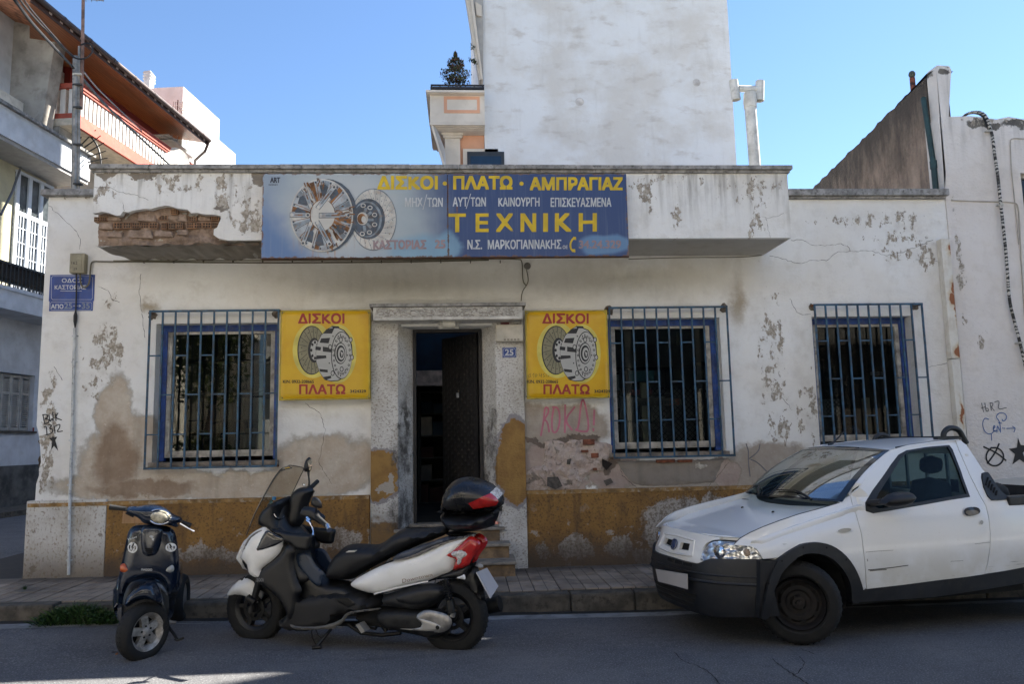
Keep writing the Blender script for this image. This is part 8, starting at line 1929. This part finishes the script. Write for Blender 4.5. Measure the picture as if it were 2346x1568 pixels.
mb = MB(); mb.lathe([(.006, .044), (.012, .046), (.012, .040)], c0, (-1, 0, .3), 20); mb.build('emblem_ring', CHR, em, smooth=35, local=True)
front('nose_backing', [(-.79, .60), (.79, .60), (.80, .77), (.55, .812), (-.55, .812), (-.80, .77)], CARW, off=-.030, th=.02, holes=[[(-.24, .66), (.24, .66), (.24, .735), (-.24, .735)]])
# headlamps: clear moulded glass over bright reflectors
HLG = G('headlamp_lens'); p = HLG.obj(); n = HLG.vor(HLG.scale(p, (1, 1, 1.4)), 16); n2 = HLG.noise(p, 24, 3, .6)
c = HLG.mix(HLG.step(n, .1, .6), (.60, .60, .58), (.30, .31, .33)); c = HLG.mix(HLG.step(n2, .5, .6), c, (.70, .72, .74)); HLG = HLG.fin(c, .08, .55, HLG.bump(n, .5, .02)); 
for sgn in (1, -1):
    hl = [(.405, .612), (.40, .64), (.395, .69), (.425, .745), (.48, .775), (.60, .775), (.70, .762), (.765, .735), (.80, .69), (.815, .655), (.70, .650), (.55, .63)]
    hl = [(sgn*v, w) for v, w in hl]
    ob = front('headlight', hl, HLG, off=.006, step=.022, it=1); front('lamp_seal', [(v*1.0+(v-sgn*.6)*.05, w+(w-.7)*.12) for v, w in hl], GASK, off=-.002, step=.04, it=1)
    mb = MB(); c0 = Vector(L3(Fu(sgn*.53, .695)+.0-.012, .695, sgn*.53)); mb.lathe([(-.004, .052), (.006, .050), (.012, .035), (.014, 0)], c0, (-1, -sgn*.3, .1), 20); mb.build('lamp_bowl', CHR, ob, smooth=50, local=True)
    mb = MB(); c0 = Vector(L3(Fu(sgn*.68, .70)-.01, .70, sgn*.68)); mb.lathe([(-.004, .030), (.004, .028), (.008, 0)], c0, (-1, -sgn*.6, .1), 16); mb.build('indicator_bulb', simple('amber_bulb', (.30, .22, .16), .2, local=True), ob, smooth=50, local=True)
# bonnet
ub = lambda v: .34+.27*abs(v/.72)**2.2              # rear edge in plan
def Hw(u, v):
    e = ce(max(u, -.35)) if u > -.35 else .80-.10*(-.35-u); s_ = v/.755
    return e+(.045-.015*max(0, min(1, (u+.6)/1.0)))*(1-s_*s_)-.012*(1-s_*s_)+(-.0)
def hfn(a, b):
    v = -.752+1.504*b; uf = Fu(v, .80)+.004 if abs(v) < .5 else Fu(v, .80)+.004; uf = min(uf, .3); ur = ub(v)
    u = uf+(ur-uf)*a; w = Hw(u, v)
    if a < .16: w = .806+(w-.806)*math.sin(a/.16*math.pi/2)**.8
    return L3(u, w, v)
mb = MB(); mb.grid(hfn, 34, 36); mb.build('bonnet', CARW, car, smooth=60, local=True, recalc=False)
# shoulder strip joining bonnet edge and fender top
for sgn in (1, -1):
    mb = MB(); 
    def shf(a, b):
        u = -.40+1.02*a; vt = .752; wt = Hw(u, .752); ws = ce(u)-.04 if u > -.34 else .775; vs = Sv(u, ws)
        k = b; return L3(u, wt*(1-k)+ws*k+.004*math.sin(math.pi*k), sgn*(vt*(1-k)+vs*k+.003*math.sin(math.pi*k)))
    mb.grid(shf, 26, 6); mb.build('fender_top', CARW, car, smooth=60, local=True, recalc=False)
# seam between bonnet and fender, laid on what lies under it
def bvh_of(names):
    V_ = []; F_ = []
    for o in car.children:
        if o.type == 'MESH' and any(o.name.startswith(n) for n in names):
            b = len(V_); V_ += [v.co.copy() for v in o.data.vertices]; F_ += [tuple(b+i for i in p.vertices) for p in o.data.polygons]
    return BVHTree.FromPolygons(V_, F_)
cbv = bvh_of(['front_fender', 'fender_top', 'bonnet', 'door', 'rear_quarter', 'wheel_arch', 'bumper', 'sill', 'nose'])
cinv = Matrix.Rotation(-cth, 3, 'Z')
def hit9(x, y, th=.002):
    o = cinv@(CAM-FC.O); d = (cinv@ray(*c9(x, y))).normalized(); h = cbv.ray_cast(o, d)
    if h[0] is None: return None
    n = h[1] if h[1].dot(d) < 0 else -h[1]; return h[0]+n*th
def seam(pts, r=.003, m=GASK, name='seam', par=None, k=12):
    P = [hit9(*q) for q in smoothpoly(resample(pts, k, False), 1, False)]; P = [p for p in P if p is not None]
    if len(P) > 1: mb = MB(); mb.tube(P, r, 5); return mb.build(name, m, par or car, smooth=True, local=True)
seam([(606, 702), (640, 668), (700, 634), (780, 598), (880, 560), (1000, 520), (1120, 488), (1238, 453)], .0035)
seam([(205, 690), (215, 660), (260, 600), (300, 580)], .002) if 0 else None
# side repeater, lock, handle, scratches
def pat(name, pts, m, th=.006, par=None, step=8, it=1):
    px = smoothpoly(pts, it) if it else pts; f = lambda x, y: hit9(x, y, th) or Vector(L3(*locS(*c9(x, y)), .8))
    mb = MB(); mb.sheet(px, f, (), step=step); return mb.build(name, m, par or car, smooth=60, local=True)
pat('side_repeater', [(1220, 622), (1250, 608), (1300, 606), (1305, 618), (1280, 630), (1235, 634)], simple('repeater', (.35, .34, .30), .2, local=True, coat=.5), .012)
dh = pat('door_handle', [(1975, 508), (1990, 486), (2030, 478), (2068, 484), (2078, 504), (2065, 522), (2020, 534), (1985, 530)], simple('handle_black', (.012, .013, .018), .3, local=True), .014)
pat('handle_recess', [(1985, 515), (2000, 500), (2050, 498), (2068, 512), (2055, 526), (2010, 532)], simple('recess_tan', (.18, .15, .11), .5), .017)
pat('key_lock', [(2076, 570), (2082, 558), (2092, 558), (2099, 570), (2092, 584), (2082, 584)], ALU, .008, step=5)
SCR = simple('scratch', (.06, .05, .045), .7)
for l, w in (([(1410, 856), (1500, 848), (1580, 838), (1650, 828)], .003), ([(1420, 862), (1480, 856), (1520, 854)], .003), ([(1395, 750), (1450, 744), (1560, 738)], .0012), ([(1905, 805), (1980, 800)], .0012), ([(2050, 700), (2140, 690)], .0012), ([(1405, 790), (1407, 805)], .002)): seam(l, w, SCR, 'scratch')
for q in ((1020, 722), (1160, 722), (1278, 793), (892, 802), (814, 938)): pat('arch_bolt', [(q[0]-7, q[1]), (q[0], q[1]-8), (q[0]+7, q[1]), (q[0], q[1]+8)], HOLE, .003, step=5, it=0)
# windscreen
Bn = locS(*c9(1262, 432)); 
ub_ = Bn[0]; wb_ = 1.0
Tn = FC.loc(*c9(1548, 136), .60)
def ws(a, b, grow=0.0, out=0.0):
    v0, v1 = .70+grow, .585+grow
    k = -1+2*b; v = (v0+(v1-v0)*a)*k
    ubk = ub_-.02-(.24*(1-abs(k)**2.0)); utk = Tn[0]-(.10*(1-abs(k)**2.0))
    wbk = Bn[1]-.015+.01*(1-k*k); wtk = Tn[1]-.002+.022*(1-k*k)
    u = ubk+(utk-ubk)*a-out-.02*math.sin(math.pi*a); w = wbk+(wtk-wbk)*a+.028*math.sin(math.pi*a)+out*.6
    return L3(u, w, v)
mb = MB(); mb.grid(lambda a, b: ws(a, b), 14, 22); mb.build('windscreen', CGL, car, smooth=True, local=True, recalc=False)
mb = MB()
for sgn, b0, b1 in ((0, 0, .035), (1, .965, 1)): mb.grid(lambda a, b: ws(a, b0+(b1-b0)*b, 0, .004), 14, 2)
mb.grid(lambda a, b: ws(.96+.045*a, b, 0, .004), 2, 22); mb.grid(lambda a, b: ws(-.01+.035*a, b, 0, .004), 2, 22); mb.build('windscreen_seal', BLKGL, car, smooth=True, local=True, recalc=False)
# scuttle and wipers
mb = MB(); mb.grid(lambda a, b: L3(ub(-.70+1.4*b)-.03+.16*a, Hw(ub(-.70+1.4*b), -.70+1.4*b)-.006-.02*a, -.70+1.4*b), 3, 20); mb.build('scuttle', BLKMT, car, smooth=True, local=True, recalc=False)
def wsp(a, b, o=.012): return Vector(ws(a, b, 0, o))
for (b0, b1, a1) in ((.86, .56, .11), (.46, .20, .13)):
    mb = MB(); mb.tube([wsp(-.02, b0, .02), wsp(.045, b0-.06, .03), wsp(a1, (b0+b1)/2, .022)], [.012, .009, .005], 6); mb.tube([wsp(a1*.62, b0-.08, .012), wsp(a1*1.0, (b0+b1)/2, .012), wsp(a1*.9, b1, .012)], .006, 5); mb.build('wiper', BLKPL, car, smooth=True, local=True)
for v in (.25, -.22): 
    c0 = Vector(L3(.13, Hw(.13, v)+.004, v)); mb = MB(); mb.lathe([(0, .014), (.008, .010), (.012, .0)], c0, (-.3, 0, 1), 10); mb.build('washer_jet', BLKPL, car, smooth=True, local=True)
# roof
Rr_ = FC.loc(*c9(1950, 74), .55)
ue = Rr_[0]; we = Rr_[1]
def rf(a, b):
    k = -1+2*b; u0 = Tn[0]-.10*(1-abs(k)**2); u = u0+(ue-u0)*a; edge = Tn[1]+(we-Tn[1])*(a**.75); v = (.585-.02*a)*k
    return L3(u, edge+.030*(1-abs(k)**2.4)*(1-.25*a), v)
mb = MB(); mb.grid(rf, 14, 22); mb.build('roof', CARW, car, smooth=True, local=True, recalc=False)
for sgn in (1, -1):                                 # cant rail from roof edge down to the door top
    mb = MB(); top_ = s9([(1300, 408), (1400, 290), (1520, 158), (1640, 108), (1850, 80), (1950, 76)], 0); top_ = resample(top_, .08, False); n_ = len(top_)-1
    def cr_f(a, b):
        i = a*n_; j = min(n_-1, int(i)); f_ = i-j; u = top_[j][0]*(1-f_)+top_[j+1][0]*f_; w = top_[j][1]*(1-f_)+top_[j+1][1]*f_
        if u < Tn[0]:
            t_ = max(0, min(1, (u-ub_)/(Tn[0]-ub_))); q = Vector(ws(t_, 1)); 
        else: t_ = min(1, (u-Tn[0])/(ue-Tn[0])); q = Vector(rf(t_, 1))
        s = Vector(L3(u, w, Sv(u, w)-.002)); p = q*(1-b)+s*b; p.z += .006*math.sin(math.pi*b); p.y = p.y*sgn; return p
    mb.grid(cr_f, 26, 3); mb.build('roof_pillar', CARW, car, smooth=True, local=True, recalc=False)
# rear cab wall with window and bars, bed
mb = MB()
ur = 1.80; zt = we-.02
for (z0, z1, y0, y1) in ((.45, 1.06, -.72, .72), (zt-.10, zt, -.56, .56), (1.061, zt-.101, -.62, -.52), (1.061, zt-.101, .52, .62)): mb.box((ur, y0, z0), (ur+.03, y1, z1))
mb.build('cab_rear_wall', CARW, car, local=True)
mb = MB(); mb.add([L3(ur+.01, 1.06, -.52), L3(ur+.01, 1.06, .52), L3(ur+.01, zt-.1, .52), L3(ur+.01, zt-.1, -.52)], [(0, 1, 2, 3)]); mb.build('rear_window', CGL, car, local=True, recalc=False)
for v in (-.36, -.12, .12, .36):
    mb = MB(); mb.box((ur+.04, -v-.012, 1.0), (ur+.06, -v+.012, zt-.02)); mb.build('rear_bar', simple('rear_bar_white', (.35, .37, .38), .5, local=True), car, local=True)
bz = .98
mb = MB(); mb.box((ur+.1, -.70, .60), (3.5, .70, .64)); mb.box((3.46, -.78, .45), (3.5, .78, bz+.04)); mb.box((ur+.1, -.74, .64), (ur+.13, .74, bz)); mb.build('bed', simple('bed_liner', (.03, .03, .032), .8, local=True), car, local=True)
q0 = locS(*c9(2250, 425)); 
for sgn in (1, -1):
    mb = MB(); mb.box((q0[0]-.02, sgn*.66, q0[1]-.06), (3.5, sgn*.79, q0[1]+.015)); mb.build('bed_rail', BUMP, car, local=True, bevel=.012)
c0 = Vector(L3(2.30, 1.04, .12)); mb = MB(); pr = [(-.08, .20), (-.085, .26), (-.05, .31), (0, .325), (.05, .31), (.085, .26), (.08, .20)]; mb.lathe(pr, c0, (.12, 0, 1), 40)
spw = mb.build('spare_tyre', RUB, None, smooth=50, local=True); spw.location = FC.O; spw.rotation_euler = (0, 0, cth); tag(spw, 'black spare tyre lying flat in the bed of the white pickup', 'tyre')
# black roof bars
TB = simple('roof_bar_black', (.013, .016, .020), .5, var=.15, local=True)
def rbar(pts, v, r, name='roof_bar'):
    P = [L3(*FC.loc(*c9(*q), v), v) for q in pts]; Q = [Vector(p) for p in P]
    for _ in range(2):
        q_ = [Q[0]]
        for i in range(len(Q)-1): q_ += [Q[i]*.75+Q[i+1]*.25, Q[i]*.25+Q[i+1]*.75]
        Q = q_+[Q[-1]]
    mb = MB(); mb.tube(Q, r, 10); return mb.build(name, TB, car, smooth=True, local=True)
rbar([(1862, 62), (1864, 30), (1890, 4), (1925, 2), (1958, 18), (1975, 50), (2000, 95)], .50, .024)
rbar([(1445, 92), (1450, 62), (1475, 44), (1505, 42), (1535, 60), (1545, 90)], -.50, .022)
rbar([(1545, 86), (1650, 80), (1800, 66), (1870, 60)], .0, .014); 
mb = MB(); q = FC.loc(*c9(1960, 62), .5); mb.bar(L3(q[0], q[1]+.0, .50), L3(q[0], q[1]+.0, -.50), .03, .03); q = FC.loc(*c9(1860, 62), .5); q2_ = FC.loc(*c9(1960, 66), .5); mb.bar(L3(q[0]-.08, q[1]-.005, .5), L3(q2_[0], q2_[1], .5), .05, .02); mb.build('roof_bar_foot', TB, car, local=True)
P_ = [rf(.10, .5+.5*.985), rf(.35, .5+.5*.97), rf(.7, .5+.5*.965), rf(.95, .5+.5*.96)]; mb = MB(); mb.tube([Vector(p)+Vector((0, 0, .006)) for p in P_], .007, 6); mb.build('roof_gutter', BLKPL, car, smooth=True, local=True)
a0 = Vector(rf(.12, .36)); mb = MB(); mb.tube([a0+Vector((-.03, 0, .0)), a0+Vector((.02, 0, .02)), a0+Vector((.16, .0, .13))], [.016, .010, .0035], 6); mb.build('aerial', BLKPL, car, smooth=True, local=True)
# door mirror
mo = [locS(*c9(*q)) for q in ((1428, 448), (1440, 432), (1465, 400), (1500, 382), (1560, 375), (1605, 380), (1628, 400), (1630, 430), (1610, 455), (1560, 468), (1500, 470), (1465, 458))]
MIRM = simple('mirror_plastic', (.010, .009, .009), .5, local=True, var=.2)
for sgn in (1, -1):
    mb = MB(); o = smoothpoly([(u-.06, w) for u, w in mo], 1); puff(mb, o, lambda x, z, h: L3(x, z, sgn*(.90+h)), .075, .06, step=.022); mm_ = mb.build('door_mirror', MIRM, car, smooth=60, local=True)
    mb = MB(); u, w = mo[0]; mb.tube([L3(u-.02, w-.01, sgn*.74), L3(u-.0, w+.01, sgn*.88)], [.03, .025], 8); mb.build('mirror_arm', MIRM, mm_, smooth=True, local=True)
# interior
INT = simple('cab_trim', (.03, .032, .036), .8, local=True, var=.15); SEATC = simple('seat_cloth', (.045, .06, .085), .9, local=True, var=.2)
mb = MB(); mb.hexa([L3(.55, .62, -.68), L3(.95, .62, -.68), L3(.95, .62, .68), L3(.55, .62, .68), L3(.38, .99, -.66), L3(.80, .97, -.66), L3(.80, .97, .66), L3(.38, .99, .66)]); mb.box((.9, -.2, .4), (1.6, .2, .55)); mb.build('dashboard', INT, car, local=True, bevel=.02)
for v in (.36, -.36):
    s_ = thing('seat', None, None); s_.parent = car
    mb = MB(); puff(mb, smoothpoly([(1.05, .52), (1.55, .50), (1.60, .62), (1.5, .68), (1.05, .66)], 2), lambda x, z, h: L3(x, z, v+h), .24, .07, step=.04); mb.build('cushion', SEATC, s_, smooth=60, local=True)
    mb = MB(); puff(mb, smoothpoly([(1.48, .60), (1.62, .58), (1.72, 1.12), (1.68, 1.20), (1.60, 1.18)], 2), lambda x, z, h: L3(x, z, v+h), .23, .06, step=.035); mb.build('backrest', SEATC, s_, smooth=60, local=True)
    mb = MB(); puff(mb, smoothpoly([(1.62, 1.22), (1.71, 1.22), (1.73, 1.38), (1.64, 1.38)], 2), lambda x, z, h: L3(x, z, v+h), .13, .05, step=.025); mb.build('headrest', SEATC, s_, smooth=60, local=True)
mb = MB(); c0 = Vector(L3(1.0, .98, .36)); ax = Vector((1, 0, .55)).normalized(); x_ = ax.orthogonal().normalized(); y_ = ax.cross(x_); mb.tube([c0+(x_*math.cos(k*.2618)+y_*math.sin(k*.2618))*.18 for k in range(25)], .014, 8); mb.tube([c0-y_*.17, c0+y_*.17], .015, 6); mb.tube([c0, c0-ax*.25], .03, 8); mb.build('steering_wheel', INT, car, smooth=True, local=True)
q = wsp(.80, .52, -.06); mb = MB(); mb.obox(q, (.01, 0, 0), (0, .10, 0), (.004, 0, .035)); mb.build('rear_view_mirror', simple('mirror_back', (.16, .15, .14), .6), car, local=True, bevel=.008)

# ---------------------------------------------------------------- dark scooter, seen from the front
c6v = crop(0, 1400, 2.6138)
Vw = atz(*c6v(1040, 1362), .0); vang = R(8)
FV = Frame((Vw.x, Vw.y+.05, road_z(Vw.y)), vang)
ve = FV.root('small_scooter', 'old dark blue scooter facing the road, front wheel turned, white round stickers on its shield', 'scooter')
NAVY = simple('navy_paint', (.004, .009, .022), .18, var=.2, nscale=5, local=True, coat=.35)
def sv(pts, v=0.0, it=2): q = [FV.loc(*c6v(*p), v) for p in pts]; return smoothpoly(q, it) if it else q
def vbody(name, pts, v0, w, rad, m, par=None, it=2, step=None, fn=None):
    mb = MB(); f = fn or (lambda x, z: 0.0); puff(mb, sv(pts, v0, it), lambda x, z, h: L3(x, z, v0+h+f(x, z)), w, rad, step=step or max(.014, rad*.45)); return mb.build(name, m, par or ve, smooth=60, local=True)
# rear body and seat behind the shield
cxm = FV.loc(*c6v(1130, 700), 0)[0]
def curve(x, z): return -.9*(x-cxm)**2
vbody('rear_body', [(905, 800), (930, 700), (960, 640), (1340, 600), (1375, 680), (1372, 860), (1335, 900), (1335, 1000), (1300, 1085), (1200, 1060), (960, 1060), (905, 1000)], -.65, .42, .12, NAVY, step=.06)
vbody('seat', [(980, 560), (1000, 520), (1120, 500), (1280, 510), (1320, 560), (1320, 640), (960, 640)], -.85, .35, .08, SEATM, step=.05)
vbody('leg_shield', [(1075, 352), (1180, 348), (1280, 362), (1325, 395), (1340, 450), (1355, 560), (1362, 640), (1345, 760), (1335, 830), (1300, 870), (1290, 900), (1250, 800), (1200, 770), (1130, 762), (1060, 770), (980, 800), (935, 900), (920, 1010), (905, 1090), (885, 1040), (885, 860), (900, 720), (930, 600), (955, 480), (975, 400), (1010, 362)], .0, .055, .10, NAVY, step=.03, fn=curve)
vbody('shield_side', [(1336, 620), (1362, 625), (1378, 700), (1376, 800), (1350, 860), (1335, 840), (1345, 740)], -.10, .03, .03, NAVY)
vbody('centre_cowl', [(1075, 360), (1160, 352), (1250, 362), (1240, 450), (1225, 520), (1205, 575), (1170, 598), (1120, 598), (1085, 575), (1072, 500)], .045, .035, .05, NAVY, step=.022)
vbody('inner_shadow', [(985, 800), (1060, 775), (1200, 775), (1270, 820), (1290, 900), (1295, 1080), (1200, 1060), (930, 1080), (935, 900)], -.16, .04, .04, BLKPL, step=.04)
mb = MB()
for k in range(4): 
    a = FV.loc(*c6v(1105+4*k, 535+13*k), .085); b = FV.loc(*c6v(1172-4*k, 533+13*k), .085); mb.bar(L3(*a, .083), L3(*b, .083), .010, .008)
mb.build('horn_slots', HOLE, ve, local=True, kind='stuff')
def vpx(px, py, v=.06):
    u, w = FV.loc(*c6v(px, py), v); return L3(u, w, v+curve(u, w))
def disc_logo(cx, cy, rx, ry, v, flip):
    t = thing('round_sticker', None, None); t.parent = ve
    WST = simple('sticker_white', (.62, .63, .64), .4, local=True)
    P = lambda x, y, o=0: Vector(vpx(x, y, v))+Vector((0, -o, 0))
    mb = MB(); n = 20; pts = [P(cx+math.cos(k*6.283/n)*rx, cy+math.sin(k*6.283/n)*ry) for k in range(n)]; mb.add(pts, [tuple(range(n))]); mb.build('sticker_disc', WST, t, local=True, recalc=False)
    mb = MB(); s = -1 if flip else 1; bolt = [(cx+s*5, cy-ry*.9), (cx-s*12, cy+2), (cx-s*2, cy), (cx-s*10, cy+ry*.8), (cx+s*14, cy-6), (cx+s*4, cy-4), (cx+s*16, cy-ry*.75)]; mb.add([P(x, y, .002) for x, y in bolt], [tuple(range(len(bolt)))])
    for l in ([(cx-rx*.55, cy-ry*.45), (cx-rx*.62, cy+ry*.2), (cx-rx*.2, cy+ry*.62)], [(cx+rx*.55, cy-ry*.3), (cx+rx*.58, cy+ry*.3), (cx+rx*.2, cy+ry*.7)]):
        for i in range(len(l)-1): mb.bar(P(*l[i], .002), P(*l[i+1], .002), .010, .001)
    mb.build('sticker_bolt', NAVY, t, local=True, recalc=False)
disc_logo(1009, 528, 40, 41, .062, False); disc_logo(1300, 528, 40, 34, .062, True)
def vtext(txt, a, b, c, d, v, m): mb = MB(); P = lambda q: Vector(vpx(*q, v)); text_quad(mb, txt, P(a), P(b), P(c), P(d), bold=.02); mb.build('lettering', m, ve, local=True, recalc=False)
LET = simple('silver_letter', (.45, .46, .46), .4, local=True)
vtext('PIAGGIO', (1078, 686), (1162, 688), (1078, 703), (1162, 705), .066, LET); vtext('Vespa', (968, 458), (1046, 438), (966, 482), (1046, 452), .064, LET)
for pts in ([(1140, 440), (1155, 432), (1172, 440), (1165, 452), (1150, 450)], [(1158, 452), (1176, 456), (1172, 474), (1160, 466)]):
    mb = MB(); mb.add([vpx(x, y, .086) for x, y in pts], [tuple(range(len(pts)))]); mb.build('paint_chip', LET, ve, local=True, recalc=False)
vbody('indicator', [(915, 665), (935, 648), (965, 650), (996, 690), (994, 714), (950, 718), (916, 710)], .015, .03, .04, simple('amber_lens', (.50, .10, .02), .15, local=True, coat=.6), step=.014)
vbody('indicator', [(1252, 700), (1280, 670), (1318, 655), (1332, 680), (1330, 705), (1300, 722), (1256, 720)], .015, .03, .04, simple('clear_ind', (.30, .31, .30), .15, local=True, coat=.6), step=.014)
# handlebar unit and headlamp
vbody('headset', [(975, 215), (1010, 208), (1060, 212), (1100, 202), (1170, 198), (1240, 210), (1290, 240), (1330, 275), (1388, 295), (1392, 312), (1385, 330), (1345, 340), (1370, 360), (1345, 375), (1300, 355), (1180, 352), (1095, 345), (1060, 300), (1010, 280), (975, 268), (960, 245)], .03, .085, .07, NAVY, step=.02)
hl_ = vbody('headlight', [(1136, 272), (1165, 245), (1210, 236), (1260, 246), (1296, 272), (1302, 300), (1285, 325), (1240, 345), (1190, 340), (1155, 320), (1138, 295)], .085, .045, .06, simple('scooter_lamp', (.36, .33, .25), .12, local=True, var=.3, nscale=30, coat=.8), step=.016)
mb = MB(); o = sv([(1132, 272), (1165, 240), (1210, 232), (1262, 242), (1300, 270), (1306, 300), (1288, 330), (1240, 350), (1188, 345), (1150, 322), (1134, 295)], .10, 2); mb.tube([L3(u, w, .10) for u, w in o+[o[0]]], .006, 6); mb.build('lamp_rim', CHR, hl_, smooth=True, local=True)
for q0, q1, vv in (((838, 216), (965, 232), -.02), ((1388, 335), (1458, 358), -.02)):
    a = FV.loc(*c6v(*q0), vv); b = FV.loc(*c6v(*q1), vv); mb = MB(); mb.tube([L3(*a, vv), L3(a[0]*.85+b[0]*.15, a[1]*.85+b[1]*.15, vv), L3(*b, vv)], [.022, .020, .018], 12); mb.build('handlebar_grip', simple('grip_rubber'), ve, smooth=50, local=True)
mb = MB(); mb.tube([L3(*FV.loc(*c6v(*q), .04), .04) for q in ((1376, 342), (1410, 362), (1445, 382), (1485, 402))], [.008, .007, .006, .009], 8); mb.build('brake_lever', CHR, ve, smooth=True, local=True)
mb = MB(); mb.tube([L3(*FV.loc(*c6v(*q), .02), .02) for q in ((1000, 275), (1020, 292), (960, 262))], .007, 6); mb.build('brake_lever', DKMET, ve, smooth=True, local=True)
# turned front wheel, mudguard, fork
wv_ = thing('wheel', None, None); wv_.parent = ve
pc = FV.loc(*c6v(1072, 1150), .10); RV = .215; stv = R(52)
wv_.location = Vector(L3(pc[0]+.02, RV-.005, .10)); wv_.rotation_euler = (0, R(-9), stv+R(0))
mb = MB(); h = .062; pr = [(-h*.7, RV*.60)]+[(-h, RV*.72)]+[(h*math.sin(R(a)), RV-h*.62+h*.62*math.cos(R(a))) for a in range(-80, 81, 16)]+[(h, RV*.72), (h*.7, RV*.60)]
mb.lathe(pr, (0, 0, 0), (0, 1, 0), 48); mb.build('tyre', RUB, wv_, smooth=50, local=True)
mb = MB()
for k in range(40):
    a = k*2*math.pi/40
    for sg in (-1, 1): mb.bar(Vector((math.cos(a)*RV, sg*h*.15, math.sin(a)*RV)), Vector((math.cos(a+.14)*(RV-h*.35), sg*h*.85, math.sin(a+.14)*(RV-h*.35))), .010, .006, up=(math.cos(a), 0, math.sin(a)))
mb.build('tread', simple('tread_block'), wv_, local=True, kind='stuff')
CASTW = simple('cast_wheel', (.36, .34, .31), .5, .5, var=.3, nscale=16, local=True, dirt=((.12, .10, .08), .6))
mb = MB(); ro = RV*.62
mb.lathe([(-.05, ro), (-.055, ro+.008), (-.045, ro-.006), (-.012, ro-.028), (.04, ro-.02), (.055, ro+.008), (.05, ro)], (0, 0, 0), (0, 1, 0), 40)
for k in range(5):
    a = k*2*math.pi/5+.3; t_ = Vector((-math.sin(a), 0, math.cos(a))); r_ = Vector((math.cos(a), 0, math.sin(a)))
    mb.hexa([r_*.03-t_*.030+Vector((0, -.035, 0)), r_*.03+t_*.030+Vector((0, -.035, 0)), r_*.03+t_*.030+Vector((0, .0, 0)), r_*.03-t_*.030+Vector((0, .0, 0)), r_*(ro-.018)-t_*.030+Vector((0, -.03, 0)), r_*(ro-.018)+t_*.030+Vector((0, -.03, 0)), r_*(ro-.018)+t_*.030+Vector((0, .0, 0)), r_*(ro-.018)-t_*.030+Vector((0, .0, 0))])
mb.lathe([(-.045, .001), (-.045, .016), (-.036, .036), (.0, .045)], (0, 0, 0), (0, 1, 0), 20); mb.build('rim', CASTW, wv_, smooth=35, local=True)
mb = MB()
for k in range(5): a = k*2*math.pi/5+.3; mb.lathe([(0, .008), (.006, .007), (.007, 0)], (math.cos(a)*.042, -.036, math.sin(a)*.042), (0, -1, 0), 8)
mb.lathe([(.0, .12), (.01, .001)], (0, .01, 0), (0, 1, 0), 24); mb.build('wheel_bolt', HOLE, wv_, local=True, kind='stuff')
vbody('mudguard', [(945, 970), (955, 930), (985, 880), (1030, 830), (1090, 795), (1150, 780), (1190, 790), (1215, 830), (1235, 900), (1242, 960), (1200, 940), (1140, 922), (1080, 925), (1030, 945), (985, 985)], .10, .10, .07, NAVY, step=.022)
vbody('mudguard_far_side', [(1185, 790), (1230, 805), (1262, 840), (1282, 890), (1275, 892), (1250, 860), (1222, 838), (1240, 900), (1252, 970), (1240, 965), (1215, 880)], .05, .02, .02, simple('mudguard_edge', (.10, .11, .12), .4, local=True), step=.014)
vbody('fork_leg', [(1215, 860), (1250, 880), (1275, 960), (1282, 1060), (1275, 1180), (1240, 1200), (1225, 1100), (1232, 960)], .0, .03, .03, DKMET, step=.02)
rw = thing('wheel', None, None); rw.parent = ve; rw.location = (cxm, 1.22, RV); rw.rotation_euler = (0, 0, R(90))
mb = MB(); mb.lathe(pr, (0, 0, 0), (0, 1, 0), 40); mb.build('tyre', RUB, rw, smooth=50, local=True); mb = MB(); mb.lathe([(-.04, .001), (-.04, RV*.6), (.04, RV*.6), (.04, .001)], (0, 0, 0), (0, 1, 0), 24); mb.build('rim', ALU, rw, smooth=35, local=True)
mb = MB(); mb.tube([L3(*FV.loc(*c6v(*q), v), v) for q, v in (((1280, 1120), -.1), ((1330, 1190), -.05), ((1352, 1228), .0))], .012, 8); mb.tube([L3(*FV.loc(*c6v(*q), .0), 0) for q in ((1335, 1222), (1352, 1236), (1378, 1226), (1405, 1216))], .010, 6)
mb.build('centre_stand', DKMET, ve, smooth=45, local=True)
mb = MB(); mb.tube([L3(*FV.loc(*c6v(*q), -.3), -.3) for q in ((1270, 1090), (1310, 1098), (1345, 1100))], .014, 8); mb.build('kick_lever', ALU, ve, smooth=45, local=True)
vbody('floor_side', [(885, 930), (905, 900), (925, 960), (930, 1080), (912, 1098), (893, 1050)], -.2, .15, .04, NAVY, step=.03)
